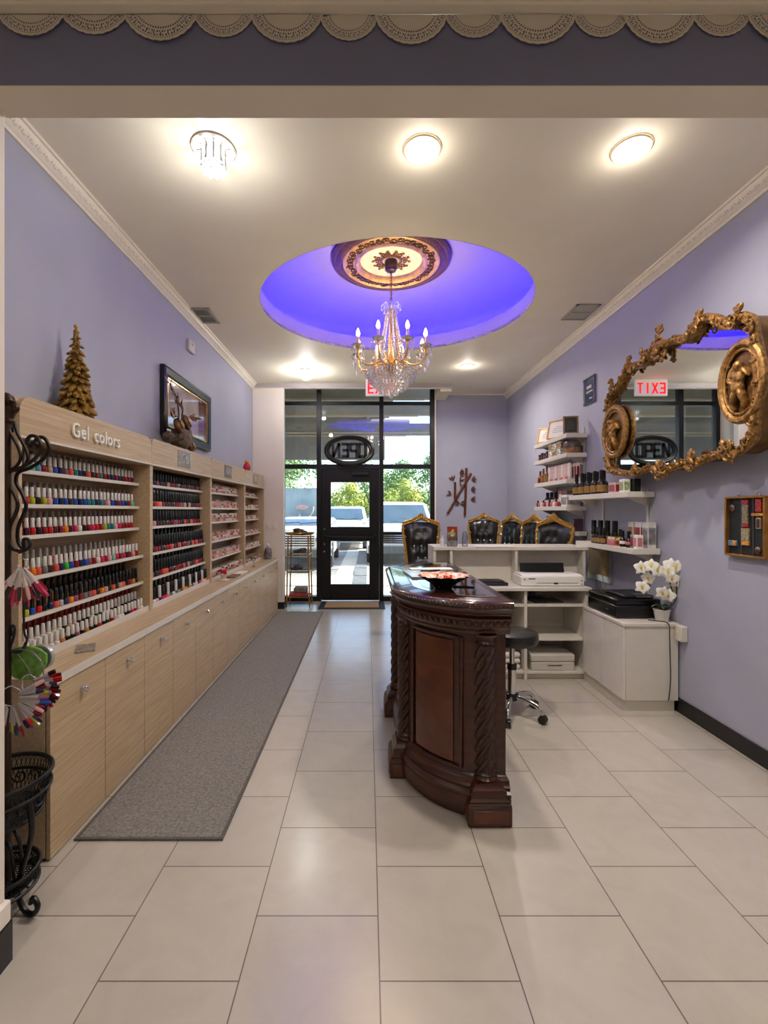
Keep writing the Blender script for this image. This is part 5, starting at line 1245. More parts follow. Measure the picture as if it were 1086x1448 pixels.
def product(name, label, cat, x, y, z, r, h, mb, ml=None, mc=None, neck=0.45, capf=0.25, group=None, lab=(0.12, 0.6)):
    t = T(name, label, cat, (x, y, z), group)
    hb = h * (1 - capf); zz = z + 0.0005
    MB().lathe([(r * 0.94, 0), (r, 0.004), (r, hb * 0.72), (r * 0.85, hb * 0.82), (r * neck, hb * 0.95), (r * neck, hb)], (x, y, zz), 16).build('bottle_body', mb, t)
    if ml: MB().lathe([(r * 1.02, hb * lab[0]), (r * 1.02, hb * lab[1])], (x, y, zz), 16, cap=False).build('label_band', ml, t)
    if mc: MB().lathe([(r * neck * 1.15, hb), (r * neck * 1.15, h * 0.98), (r * neck * 0.9, h)], (x, y, zz), 12).build('cap', mc, t)
    return t
def carton(name, label, cat, x0, x1, y0, y1, z, h, m_, front=None, group=None):
    t = T(name, label, cat, ((x0 + x1) / 2, (y0 + y1) / 2, z), group)
    MB().box(x0, x1, y0, y1, z + 0.0005, z + h).build('carton', m_, t, bevel=0.002)
    if front:
        m = MB(); m.box(x0 + 0.006, x1 - 0.006, y0 - 0.0012, y0, z + h * 0.15, z + h * 0.8); m.box(x0 - 0.0012, x0, y0 + 0.006, y1 - 0.006, z + h * 0.15, z + h * 0.8); m.build('printed_panel', front, t)
    return t
# upper near shelf
for i in range(9):
    row = i % 2; y = 4.56 - (i // 2) * 0.122 - row * 0.061
    product('shampoo_bottle', 'black bottle with gold label on the upper near shelf, %s from the far end' % nth(i + 1), 'bottle', 2.072 + 0.05 * row, y, BZ[0], 0.036, 0.21, DKB, LABG, BLKPL, 0.42, 0.38, 'black gold-labelled bottles')
carton('gift_box', 'clear box with coral contents beside the black bottles on the upper near shelf', 'box', 2.06, 2.13, 3.83, 3.93, BZ[0], 0.085, M('box_coral', (208, 126, 100), 0.35, var=0.3, vscale=40, rgb2=(226, 190, 170)), RED)
carton('product_box', 'white and green product box at the near end of the upper near shelf', 'box', 2.06, 2.115, 3.70, 3.765, BZ[0], 0.105, LABW, M('panel_green', (150, 164, 120), 0.4, var=0.3, vscale=40))
carton('product_box', 'black product box beside the white and green box on the upper near shelf', 'box', 2.125, 2.175, 3.66, 3.72, BZ[0], 0.105, BLKPL, M('panel_black', (40, 46, 30), 0.4, var=0.4, vscale=50))
# lower near shelf
for i in range(7):
    y = 4.33 - i * 0.062; product('pump_bottle', 'tall black gold-labelled bottle, rear row of the lower near shelf, %s from far end' % nth(i + 1), 'bottle', 2.13 + 0.03 * (i % 2), y, BZ[1], 0.026, 0.205, DKB, LABG, BLKPL, 0.75, 0.42, 'rear row bottles on the lower near shelf')
for i in range(4):
    y = 4.20 - i * 0.058; product('dropper_bottle', 'slim black gold-banded bottle, front row of the lower near shelf, %s from far end' % nth(i + 1), 'bottle', 2.065, y, BZ[1], 0.020, 0.145, DKB, LABG, BLKPL, 0.4, 0.42, 'front row slim bottles on the lower near shelf')
for i in range(3):
    product('nail_bottle', 'small pink bottle on the lower near shelf, %s of three from far end' % nth(i + 1), 'bottle', 2.063, 3.93 - i * 0.038, BZ[1], 0.015, 0.07, LABP, None, CAPW, 0.6, 0.3, 'small pink bottles on the lower near shelf')
product('oil_bottle', 'yellow oil bottle with black top in the middle of the lower near shelf', 'bottle', 2.09, 3.80, BZ[1], 0.036, 0.14, M('oil_yellow', (186, 156, 60), 0.15, var=0.2), RED, BLKPL, 0.3, 0.45)
for i in range(3):
    product('spray_bottle', 'stubby black labelled bottle on the lower near shelf, %s of three from far end' % nth(i + 1), 'bottle', 2.075 + 0.03 * (i % 2), 3.742 - i * 0.044, BZ[1], 0.023, 0.13, DKB, LABW if i == 0 else LABP, BLKPL, 0.5, 0.4, 'stubby black bottles on the lower near shelf', (0.3, 0.62))
for i, (y, c, f, l) in enumerate(((3.537, LABW, LABP, 'nearest end'), (3.584, M('carton_grey', (140, 134, 136), 0.35, var=0.2, vscale=30), RED, 'second from near end'))):
    carton('polish_carton', 'small white and pink carton on the lower near shelf, %s' % l, 'box', 2.07 + i * 0.0, 2.12, y, y + 0.045, BZ[1], 0.105, c, f, 'small cartons on the lower near shelf')
for i, (y, f, l) in enumerate(((3.56, M('tin_steel', (150, 148, 150), 0.3, 0.4, var=0.25, vscale=20), 'nearest'), (3.66, RED, 'middle'), (3.76, LABG, 'farthest'))):
    carton('tall_carton', 'tall grey printed carton at the wall side of the lower near shelf, %s of three' % l, 'box', 2.17, 2.235, y, y + 0.075, BZ[1], 0.20, M('carton_pale', (200, 196, 190), 0.35, var=0.15, vscale=20), f, 'tall cartons on the lower near shelf')
# far shelves
def leaning(label, y, z, w, h, fm, pm, rz, lean=0.22):
    t = T('photo_frame', label, 'frame', (2.12, y, z)); R = Matrix.Rotation(rz, 3, 'Z') @ Matrix.Rotation(-lean, 3, 'X'); c = Vector((2.12, y, z + h / 2 * math.cos(lean) + 0.004))
    m = MB()
    for (cx_, cz_, a, b) in ((0, h / 2 - 0.008, w, 0.016), (0, -h / 2 + 0.008, w, 0.016), (-w / 2 + 0.008, 0, 0.016, h - 0.032), (w / 2 - 0.008, 0, 0.016, h - 0.032)): m.obox(c + R @ Vector((cx_, 0, cz_)), (a, 0.016, b), R)
    m.build('frame', fm, t, bevel=0.002)
    m = MB(); m.obox(c, (w - 0.03, 0.006, h - 0.03), R); s = m.build('certificate', pm, t)
    m = MB()
    for k in range(4): m.obox(c + R @ Vector((0, -0.004, 0.03 - k * 0.022)), (w * (0.5 if k else 0.3), 0.001, 0.003), R)
    m.build('text_lines', M('ink', (110, 104, 100), 0.7, var=0), s)
leaning('gold-framed certificate on the topmost far shelf, farther of the two', 5.42, AZ[0], 0.25, 0.19, GOLDB, PAPER, -0.95, 0.28)
leaning('gold-framed certificate on the topmost far shelf, nearer of the two', 5.10, AZ[0], 0.27, 0.22, GOLDB, PAPER, -0.95, 0.28)
leaning('dark frame with gold edge standing at the near end of the topmost far shelf', 4.80, AZ[0], 0.15, 0.19, M('frame_tan', (150, 112, 70), 0.4, var=0.1), BLKPL, -0.25, 0.1)
for i in range(4):
    product('spice_jar', 'small dark red jar on the second far shelf, %s from the far end' % nth(i + 1), 'jar', 2.07, 5.50 - i * 0.075, AZ[1], 0.026, 0.07 + 0.012 * (i % 2), M('jar_dark_red', (90, 40, 40), 0.3, var=0.2), None, M('lid_dark', (50, 40, 44), 0.4, var=0.1), 0.9, 0.3, 'dark red jars on the second far shelf')
for i in range(3):
    for j in range(2):
        carton('clear_case', 'clear plastic bead case, %s from far end, %s layer, second far shelf' % (nth(i + 1), ['lower', 'upper'][j]), 'case', 2.05, 2.20, 5.12 - i * 0.115, 5.22 - i * 0.115, AZ[1] + j * 0.075, 0.07, M('case_clear', (206, 196, 180), 0.15, var=0.4, vscale=60), LABG if (i + j) % 2 else None, 'bead cases on the second far shelf')
t = T('round_case', 'brown round-topped wicker case at the near end of the second far shelf', 'case', (2.13, 4.79, AZ[1]))
MB().lathe([(0.07, 0.0005), (0.082, 0.01), (0.085, 0.055)], (2.13, 4.79, AZ[1]), 24).build('base', M('wicker', (140, 100, 66), 0.5, var=0.25, vscale=60), t); MB().lathe([(0.087, 0.056), (0.088, 0.10), (0.07, 0.125), (0.01, 0.13)], (2.13, 4.79, AZ[1]), 24).build('lid', M('wicker_lid', (72, 56, 48), 0.4, var=0.25, vscale=60), t)
for i in range(3):
    product('lotion_bottle', 'brown amber bottle on the third far shelf, %s from the far end' % nth(i + 1), 'bottle', 2.08, 5.54 - i * 0.10, AZ[2], 0.030, 0.15 + 0.02 * i, AMB, RED if i == 0 else LABG, M('cap_copper', (120, 70, 50), 0.35, 0.4, var=0.1), 0.35, 0.35, 'amber bottles on the third far shelf')
for i in range(13):
    y = 5.24 - i * 0.043
    t = T('cream_tube', 'blush pink cream tube standing on the third far shelf, %s from the far end' % nth(i + 1), 'tube', (2.075, y, AZ[2]), 'cream tubes on the third far shelf')
    m = MB(); m.loft([[(2.075 + 0.0145 * math.cos(2 * PI * k / 12) * (1 if z < 0.1 else 0.9), y + 0.0145 * math.sin(2 * PI * k / 12) * (1 if z < 0.12 else 0.25), AZ[2] + z) for k in range(12)] for z in (0.03, 0.11, 0.165)]); m.build('tube_body', TUBEP if i % 4 else LABW, t)
    MB().lathe([(0.0142, 0.0005), (0.0142, 0.0295)], (2.075, y, AZ[2]), 12).build('cap', LABP if i % 3 else CAPW, t)
for i in range(4):
    carton('cream_carton', 'white red-striped box at the near end of third far shelf, %s from far end' % nth(i + 1), 'box', 2.15, 2.19, 4.74 + (3 - i) * 0.055, 4.775 + (3 - i) * 0.055, AZ[2], 0.17, M('carton_blush', (226, 206, 198), 0.4, var=0.04), RED, 'cream boxes on the third far shelf')
for i in range(11):
    c = [RED, LABP, LABW, LABP, RED, TUBEP][i % 6]
    product('cuticle_bottle', 'small bottle in the front row of the fourth far shelf, %s from far end' % nth(i + 1), 'bottle', 2.062, 5.56 - i * 0.06, AZ[3], 0.019, 0.075, c, None, CAPW if i % 3 else BLKPL, 0.6, 0.32, 'front row bottles on the fourth far shelf')
for i in range(4):
    product('tonic_bottle', 'tall dark red bottle, rear row of the fourth far shelf, %s from far end' % nth(i + 1), 'bottle', 2.16, 5.52 - i * 0.115, AZ[3], 0.034, 0.17, M('tonic', (80, 30, 34), 0.2, var=0.2), LABP, BLKPL, 0.5, 0.3, 'rear row bottles on the fourth far shelf')
carton('gift_box', 'red and white gift box in the middle of the fourth far shelf', 'box', 2.10, 2.19, 4.98, 5.06, AZ[3], 0.17, M('gift_red', (176, 44, 62), 0.35, var=0.25, vscale=20), LABW)
carton('gift_box', 'white stacked box with grey top at the near end of the fourth far shelf', 'box', 2.06, 2.20, 4.76, 4.90, AZ[3], 0.12, LABW, M('panel_grey', (150, 140, 140), 0.4, var=0.2))
carton('gift_box', 'brown flat box lying on the white box on the fourth far shelf', 'box', 2.07, 2.19, 4.78, 4.89, AZ[3] + 0.1205, 0.045, M('box_brown', (90, 66, 54), 0.45, var=0.1), None)
carton('gift_box', 'dark plum box standing at the near end of the lowest far shelf', 'box', 2.125, 2.225, 4.74, 4.79, AZ[4], 0.13, M('box_plum', (74, 48, 66), 0.4, var=0.15), None)
carton('gift_box', 'black box standing at the far end of the lowest far shelf', 'box', 2.125, 2.225, 5.36, 5.46, AZ[4], 0.15, BLKPL, None)
t = T('clip_holder', 'clear plastic hook holder on the right wall between the shelf sets', 'holder', (XR - 0.03, 4.58, 1.2))
m = MB(); m.box(XR - 0.03, XR - 0.001, 4.55, 4.62, 1.24, 1.28); m.tube([(XR - 0.02, 4.585, 1.40), (XR - 0.02, 4.585, 1.28)], 0.005, 6); m.build('holder_body', ACR, t)

# small framed picture high on the right wall
t = wall_frame('framed_photo', 'small blue framed certificate high on the right wall beyond the mirror', 'picture', XR - 0.002, 4.55, 4.78, 2.545, 2.815, 0.018, (M('frame_silver', (120, 116, 112), 0.3, 0.5, var=0.05), M('print_blue', (48, 66, 104), 0.15, var=0.2, vscale=16, coat=0.5)), -1, 0.022)
m = MB(); m.box(XR - 0.0125, XR - 0.0118, 4.62, 4.72, 2.70, 2.73); m.box(XR - 0.0125, XR - 0.0118, 4.60, 4.73, 2.66, 2.675); m.box(XR - 0.0125, XR - 0.0118, 4.60, 4.66, 2.59, 2.605); m.build('printed_text', M('print_pale', (168, 170, 176), 0.4, var=0), t)
# framed badge display
XB = XR - 0.004; y0, y1, z0, z1 = 2.575, 2.865, 1.185, 1.545
t = T('badge_frame', 'gold-framed black board with small plaques and badges on the right wall', 'frame', (XB, (y0 + y1) / 2, z0))
m = MB(); w = 0.012
for (a, b, c, d) in ((y0, y1, z0, z0 + w), (y0, y1, z1 - w, z1), (y0, y0 + w, z0 + w, z1 - w), (y1 - w, y1, z0 + w, z1 - w)): m.box(XB - 0.035, XB, a, b, c, d)
m.build('frame', M('badge_gold', (176, 124, 60), 0.3, 0.7, var=0.1), t, bevel=0.003)
bd = MB().box(XB - 0.012, XB - 0.001, y0 + w, y1 - w, z0 + w, z1 - w).build('black_board', M('board_black', (26, 30, 36), 0.6, var=0.1), t)
m = MB()
for f in (0.36, 0.68): yy = y1 - w - (y1 - y0 - 2 * w) * f; m.box(XB - 0.016, XB - 0.012, yy - 0.003, yy + 0.003, z0 + w, z1 - w)
m.build('column_rail', M('rail_steel', (90, 92, 98), 0.3, 0.5, var=0), t)
def bpos(u, v): # u 0..1 left to right in the photo, v 0..1 top to bottom
    return (y1 - w - (y1 - y0 - 2 * w) * u, z1 - w - (z1 - z0 - 2 * w) * v)
def plaque(u0, u1, v0, v1, mm, name='plaque', dx=0.012):
    a, b = bpos(u0, v0); c, d = bpos(u1, v1); return MB().box(XB - 0.012 - dx, XB - 0.012, c, a, d, b).build(name, mm, t, bevel=0.002)
pr = M('plaque_red', (170, 52, 50), 0.4, var=0.35, vscale=90); pc = M('plaque_cream', (190, 170, 120), 0.4, var=0.35, vscale=90, rgb2=(90, 96, 104)); po = M('plaque_orange', (206, 140, 60), 0.4, var=0.2, vscale=80); pk = M('plaque_plum', (60, 40, 56), 0.4, var=0.3, vscale=80); pb_ = M('plaque_blue', (90, 130, 150), 0.4, var=0.35, vscale=80)
plaque(0.41, 0.56, 0.03, 0.11, pr); plaque(0.41, 0.56, 0.112, 0.44, pc); plaque(0.41, 0.56, 0.442, 0.51, pr); plaque(0.39, 0.59, 0.53, 0.75, pc); plaque(0.39, 0.59, 0.752, 0.83, po)
plaque(0.76, 0.92, 0.02, 0.24, pr); plaque(0.66, 0.96, 0.26, 0.31, po); plaque(0.78, 0.90, 0.34, 0.53, M('plaque_tan', (170, 140, 104), 0.4, var=0.1)); plaque(0.80, 0.88, 0.36, 0.51, pk, 'plaque_field', 0.014)
plaque(0.02, 0.26, 0.76, 0.86, pb_); plaque(0.14, 0.25, 0.77, 0.85, po, 'plaque_field', 0.014)
for (u, v) in ((0.10, 0.17), (0.80, 0.90)):
    a, b = bpos(u, v); m = MB(); m.ball((XB - 0.016, a, b), (0.008, 0.020, 0.022), 12, 8); mm = m.build('badge', M('badge_brown', (130, 96, 76), 0.35, 0.3, var=0.3, vscale=60), t); m = MB(); m.ball((XB - 0.022, a, b), (0.005, 0.011, 0.012), 10, 6); m.build('badge_centre', pk, mm)
m = MB()
for yy in (2.64, 2.79): m.tube([(XB - 0.01, yy + 0.011 * math.cos(2 * PI * k / 12), z1 + 0.010 + 0.011 * math.sin(2 * PI * k / 12)) for k in range(12)], 0.0022, 5, closed=True)
m.build('hanging_ring', CHROME, t)

# ------------------------------------------------------------------ ornate mirror
random.seed(21)
XM = XR - 0.14
def crop3(u, v, X=None): return PX(820 + u * 0.2449, 420 + v * 0.2449, X or XM)
path = [(186, 1000), (168, 930), (166, 640), (182, 575), (226, 520), (268, 435), (312, 398), (378, 380), (425, 325), (480, 290), (560, 245), (640, 238), (688, 170), (722, 122), (800, 130), (850, 168), (900, 128), (955, 108), (1006, 160), (1022, 250), (1042, 500), (1018, 720), (998, 830), (905, 900), (800, 912), (690, 950), (605, 962), (500, 1000), (405, 992), (335, 1015), (262, 1018)]
t = T('ornate_mirror', 'large ornate carved gold mirror with cherub medallions on the right wall', 'mirror', (XR, 3.3, 1.75))
cp = [crop3(u, v) for u, v in path]; sm = bez(cp, 6, closed=True)
ctr = sum(sm, Vector()) / len(sm)
glass_poly = [(p.y, p.z) for p in sm]
m = MB(); m.prism(glass_poly, lambda a, b: (XM + 0.012, a, b), lambda a, b: (XM + 0.02, a, b)); m.build('mirror_glass', MIRROR, t)
m = MB(); m.prism([(ctr.y + (a - ctr.y) * 1.0, ctr.z + (b - ctr.z) * 1.0) for a, b in glass_poly], lambda a, b: (XM + 0.021, a, b), lambda a, b: (XR - 0.002, a, b)); m.build('backing', M('frame_side', (120, 86, 44), 0.45, 0.5, var=0.15), t)
m = MB(); m.tube(sm, [0.0245 + 0.005 * math.sin(i * 0.55) for i in range(len(sm))], 10, closed=True, flat=1.25); fr = m.build('carved_frame', GOLD, t)
m = MB()
ins = [p + (ctr - p).normalized() * 0.022 + Vector((-0.012, 0, 0)) for p in sm]; m.tube(ins, 0.008, 6, closed=True)
ots = [p + (ctr - p).normalized() * -0.020 + Vector((-0.010, 0, 0)) for p in sm]; m.tube(ots, 0.009, 6, closed=True)
m.build('bead_edge', GOLD, fr)
U, W = Vector((0, -1, 0)), Vector((0, 0, 1))    # to the right in the photo, and up
m = MB(); k = 0
for i in range(0, len(sm), 3):
    p = sm[i] + Vector((-0.032, 0, 0)); k += 1
    m.curl(p + U * rnd(-.01, .01) + W * rnd(-.01, .01), U, W, 0.026, 1.2, 0.0075, rnd(0, 6), 5, 1 if k % 2 else -1, steps=11)
    if k % 2: m.ball(p + Vector((-0.005, rnd(-.02, .02), rnd(-.02, .02))), (0.011, 0.013, 0.018), 6, 5, Euler((rnd(0, 3), 0, 0)).to_matrix())
m.build('scroll_carving', GOLD, fr)['kind'] = 'stuff'
def cluster(u, v, r, n, name='acanthus_cluster'):
    c = crop3(u, v) + Vector((-0.035, 0, 0)); m = MB()
    for i in range(n):
        a = rnd(0, 2 * PI); d = rnd(0.1, 0.85) * r; q = c + U * math.cos(a) * d * 0.8 + W * math.sin(a) * d + Vector((rnd(-0.02, 0.012), 0, 0))
        if i % 2: m.curl(q, U, W, rnd(0.018, 0.034), rnd(0.9, 1.4), 0.009, rnd(0, 6), 5, random.choice((1, -1)), steps=10)
        else:
            aa = rnd(0, PI); m.ball(q, (0.012, 0.015, 0.034), 7, 6, Euler((aa, 0, 0)).to_matrix())
    return m.build(name, GOLD, t)
cluster(480, 290, 0.135, 30); cluster(690, 175, 0.075, 12); cluster(905, 140, 0.075, 14); cluster(305, 400, 0.06, 10); cluster(210, 510, 0.055, 8)
cluster(500, 990, 0.075, 14); cluster(680, 945, 0.075, 14); cluster(885, 895, 0.075, 14); cluster(345, 1000, 0.06, 10); cluster(390, 330, 0.06, 8)
for (u, v, up) in ((475, 200, 0.06), (712, 105, 0.045), (940, 80, 0.05), (300, 362, 0.04), (195, 498, 0.04)):
    c = crop3(u, v) + Vector((-0.025, 0, 0)); m = MB()
    for a in (-0.6, 0, 0.6): m.ball(c + U * math.sin(a) * up * 0.6 + W * math.cos(a) * up * 0.3, (0.014, 0.012, up * 0.55), 7, 6, Matrix.Rotation(a, 3, 'X'))
    m.build('leaf_finial', GOLD, t)
def cherub(u, v, wu, hv, name, sgn, y_s=1.0):
    X0 = XM - 0.014
    c = crop3(u, v, X0); eL = crop3(u - wu, v, X0); eR = crop3(u + wu, v, X0); hw = abs(eL.y - eR.y) / 2; hh = abs(crop3(u, v - hv, X0).z - crop3(u, v + hv, X0).z) / 2; c.y = (eL.y + eR.y) / 2
    n = 44; ring = [(c.y + hw * math.cos(2 * PI * k / n), c.z + hh * math.sin(2 * PI * k / n)) for k in range(n)]
    m = MB(); m.prism([(c.y + (a - c.y) * 0.95, c.z + (b - c.z) * 0.95) for a, b in ring], lambda a, b: (X0 + 0.005, a, b), lambda a, b: (XM + 0.011, a, b)); pl = m.build('oval_plate', M('plate_gold', (112, 80, 44), 0.5, 0.5, var=0.2, vscale=30), t)
    m = MB(); m.tube([(X0 - 0.004, a, b) for a, b in ring], 0.022, 9, closed=True); m.tube([(X0 - 0.008, c.y + (a - c.y) * 0.82, c.z + (b - c.z) * 0.84) for a, b in ring], 0.009, 6, closed=True); m.build('oval_rim', GOLD, pl)
    C = Vector((X0 - 0.012, c.y, c.z)); s = hh
    m = MB()   # relief of a small winged figure
    def bl(a, b, r, rot=0.0, d=0.0): m.ball(C + U * a * s * sgn + W * b * s + Vector((-d, 0, 0)), (0.028, r[0] * s, r[1] * s), 12, 9, Matrix.Rotation(rot * sgn, 3, 'X'))
    bl(-0.06, 0.40, (0.13, 0.14), 0, 0.022); bl(-0.02, 0.12, (0.17, 0.22), 0.2, 0.012); bl(0.02, -0.14, (0.19, 0.19), 0, 0.012)
    bl(0.20, 0.32, (0.10, 0.24), -0.7); bl(0.25, 0.18, (0.08, 0.2), -1.0); bl(-0.22, 0.22, (0.06, 0.2), 0.6); bl(0.20, 0.03, (0.055, 0.2), 0.9, 0.012)
    bl(-0.12, -0.36, (0.08, 0.22), 0.25, 0.01); bl(0.14, -0.38, (0.08, 0.23), -0.3, 0.01); bl(-0.16, -0.60, (0.055, 0.15), -0.2); bl(0.2, -0.6, (0.055, 0.15), 0.3)
    co = m.build('cherub_relief', GOLD, pl); rm = co.modifiers.new('blend', 'REMESH'); rm.mode = 'VOXEL'; rm.voxel_size = 0.006; rm.use_smooth_shade = True; sm_ = co.modifiers.new('soft', 'SMOOTH'); sm_.iterations = 4
    m = MB()
    for k in range(20):
        a = 2 * PI * k / 20; q = C + Vector((0.006, hw * 0.9 * math.cos(a), hh * 0.9 * math.sin(a))); m.curl(q, U, W, 0.022, 1.2, 0.0065, a, 5, 1 if k % 2 else -1, steps=9)
    m.build('rim_scroll', GOLD, pl)['kind'] = 'stuff'
cherub(206, 778, 62, 140, 'a', 1); cherub(945, 488, 122, 222, 'b', -1)

# ------------------------------------------------------------------ bamboo wall art
YB_ = YF - 0.012
BW = M('bamboo_rust', (104, 58, 34), 0.4, 0.4, var=0.2, vscale=30)
def b6(u, v): return P(600 + u * 0.16575, 560 + v * 0.16575, YB_)
t = T('bamboo_wall_art', 'rust brown metal bamboo wall art on the lavender back wall', 'wall art', b6(310, 1020) + Vector((0, 0, 0)))
for (a, b) in (((360, 615), (345, 1018)), ((398, 660), (198, 1005)), ((262, 735), (262, 900))):
    m = MB(); A, B = b6(*a), b6(*b); m.tube([A, B], 0.020, 10)
    for f in (0.3, 0.55, 0.8): m.tube([A.lerp(B, f - 0.008), A.lerp(B, f + 0.008)], 0.0225, 10)
    m.build('cane', BW, t)
lfm = 0
for (u, v, ds) in ((300, 660, (0.6, 0.0, -0.6, 1.0)), (400, 715, (0.2, -0.4, 0.8)), (395, 800, (0.2, -0.5, 0.8)), (395, 880, (0.0, 0.5, -0.5)), (250, 720, (2.0, 2.6, 1.4)), (300, 730, (0.5, -1.2, 1.3)), (235, 840, (2.3, 3.2)), (305, 915, (2.6, 3.4, 0.5, -0.4))):
    m = MB(); c = b6(u, v)
    for d in ds: 
        dd = Vector((math.cos(d), 0, math.sin(d))); leaf_pts = [c, c + dd * 0.05 + Vector((-dd.z, 0, dd.x)) * 0.013, c + dd * 0.095, c + dd * 0.05 - Vector((-dd.z, 0, dd.x)) * 0.013]
        m.loft([[p + Vector((0, -0.012, 0)) for p in leaf_pts], [p + Vector((0, -0.004, 0)) for p in leaf_pts]])
    m.build('leaf_spray', BW, t)

random.seed(5)
# ------------------------------------------------------------------ chandelier
QX, QY = MCX, MCY
t = T('chandelier', 'gold crystal chandelier with eight candle bulbs hanging from the ceiling medallion', 'chandelier', (QX, QY, 2.50))
V3 = lambda r, a, z: Vector((QX + r * math.cos(a), QY + r * math.sin(a), z))
MB().lathe([(0.055, -0.014), (0.062, -0.03), (0.060, -0.09), (0.05, -0.10), (0.045, -0.115), (0.015, -0.125), (0.006, -0.14)], (QX, QY, MZ), 24).build('ceiling_canopy', M('canopy_dark', (70, 52, 44), 0.3, 0.6, var=0.05), t)
m = MB(); z = MZ - 0.135; k = 0
while z > 3.40:
    a = Vector((1, 0, 0)) if k % 2 else Vector((0, 1, 0)); m.tube([Vector((QX, QY, z)) + a * 0.009 * math.cos(2 * PI * i / 10) + Vector((0, 0, 0.018 * math.sin(2 * PI * i / 10))) for i in range(10)], 0.0028, 5, closed=True); z -= 0.027; k += 1
m.tube([(QX + 0.004, QY, MZ - 0.13), (QX + 0.004, QY, 3.37)], 0.003, 5); m.build('chain', BRASS, t)
MB().lathe([(0.006, 3.40), (0.016, 3.38), (0.014, 3.35), (0.045, 3.345), (0.05, 3.325), (0.02, 3.31), (0.012, 3.26), (0.018, 3.18), (0.012, 3.05), (0.02, 2.96), (0.03, 2.90), (0.05, 2.87), (0.062, 2.84), (0.05, 2.80), (0.03, 2.78), (0.012, 2.72)], (QX, QY, 0), 20).build('stem', GOLDB, t)
for k in range(8):
    a = 2 * PI * k / 8; m = MB(); m.tube(bez([V3(0.03, a, 3.335), V3(0.04, a, 3.38), V3(0.065, a, 3.405), V3(0.088, a, 3.39), V3(0.088, a, 3.365)], 5), 0.007, 6); m.ball(V3(0.088, a, 3.35), (0.010, 0.010, 0.014), 7, 5); m.build('crystal_plume', CRYS, t)
for k in range(14):   # bead strings from the crown to the hub
    a = 2 * PI * k / 14; m = MB(); n = 20
    for i in range(n):
        f = i / (n - 1); r = 0.045 + 0.075 * f ** 1.3; m.ball(V3(r, a, 3.325 - 0.40 * f), (0.0105, 0.0105, 0.0115), 6, 5)
    m.build('bead_string', CRYS if k % 2 else M('bead_gold', (226, 196, 130), 0.15, 0.5, var=0.1), t)
BULB = M('bulb_glow', (255, 235, 200), 0.3, emit=(255, 216, 160), es=14, var=0)
CAND_ = M('candle_sleeve', (226, 190, 130), 0.4, 0.2, var=0.03)
for k in range(8):
    a = PI / 8 + 2 * PI * k / 8; R_ = 0.335; zc = 2.955
    m = MB(); m.tube(bez([V3(0.045, a, 2.84), V3(0.12, a, 2.855), V3(0.19, a, 2.815), V3(0.27, a, 2.81), V3(0.325, a, 2.86), V3(R_, a, zc - 0.02)], 7), 0.0085, 8)
    m.curl(V3(0.16, a, 2.868), Vector((math.cos(a), math.sin(a), 0)), Vector((0, 0, 1)), 0.024, 1.2, 0.005, 0, 5); arm = m.build('arm', GOLDB, t)
    MB().lathe([(0.008, -0.02), (0.018, -0.01), (0.022, 0.0), (0.016, 0.012)], tuple(V3(R_, a, zc)), 14).build('candle_cup', GOLDB, arm)
    MB().lathe([(0.012, 0.0), (0.045, 0.008), (0.058, 0.022), (0.054, 0.022), (0.04, 0.012), (0.014, 0.006)], tuple(V3(R_, a, zc)), 20, fn=lambda t_, z_: 1 + 0.06 * math.sin(8 * t_), cap=False).build('bobeche', CRYS, arm)
    MB().lathe([(0.0115, 0.01), (0.0115, 0.098)], tuple(V3(R_, a, zc)), 12).build('candle', CAND_, arm)
    MB().lathe([(0.008, 0.098), (0.0165, 0.115), (0.0175, 0.128), (0.012, 0.150), (0.005, 0.168), (0.001, 0.175)], tuple(V3(R_, a, zc)), 14).build('bulb', BULB, arm)
    m = MB()
    for i in range(6):
        b = 2 * PI * i / 6; q = V3(R_, a, zc) + Vector((0.052 * math.cos(b), 0.052 * math.sin(b), 0)); L = 0.03 + 0.035 * (i % 3)
        m.ball(q + Vector((0, 0, -0.005)), 0.0085, 6, 5); m.tube([q, q + Vector((0, 0, -L - 0.03))], 0.0012, 3); m.ball(q + Vector((0, 0, -L * 0.5 - 0.01)), 0.008, 6, 5); m.ball(q + Vector((0, 0, -L - 0.05)), (0.009, 0.009, 0.024), 6, 6)
    m.build('crystal_drops', CRYS, arm)['kind'] = 'stuff'
    lamp('candle_lamp', 'POINT', V3(R_, a, zc + 0.135), W_BULB, (1.0, 0.78, 0.5), 0.02, parent=t)
m = MB()   # bottom basket of crystal prisms
for lev in range(9):
    f = lev / 8; r = 0.215 * (1 - f ** 1.9) + 0.012; z = 2.765 - 0.20 * f; n = max(6, int(40 * (1 - f ** 1.6) + 6))
    for i in range(n):
        a = 2 * PI * (i + 0.5 * (lev % 2)) / n; rj = r + rnd(-0.018, 0.014); zj = z + rnd(-0.012, 0.012); m.ball(V3(rj, a, zj), 0.009, 6, 5); m.ball(V3(rj, a, zj - 0.026), (0.008, 0.008, rnd(0.012, 0.024)), 5, 5)
m.ball((QX, QY, 2.53), 0.02, 10, 8)
m.build('crystal_basket', CRYS, t)['kind'] = 'stuff'
m = MB()
for r, z in ((0.216, 2.77), (0.18, 2.69), (0.11, 2.62)): m.tube([V3(r, 2 * PI * k / 36, z) for k in range(36)], 0.003, 5, closed=True)
m.build('basket_hoop', GOLDB, t)

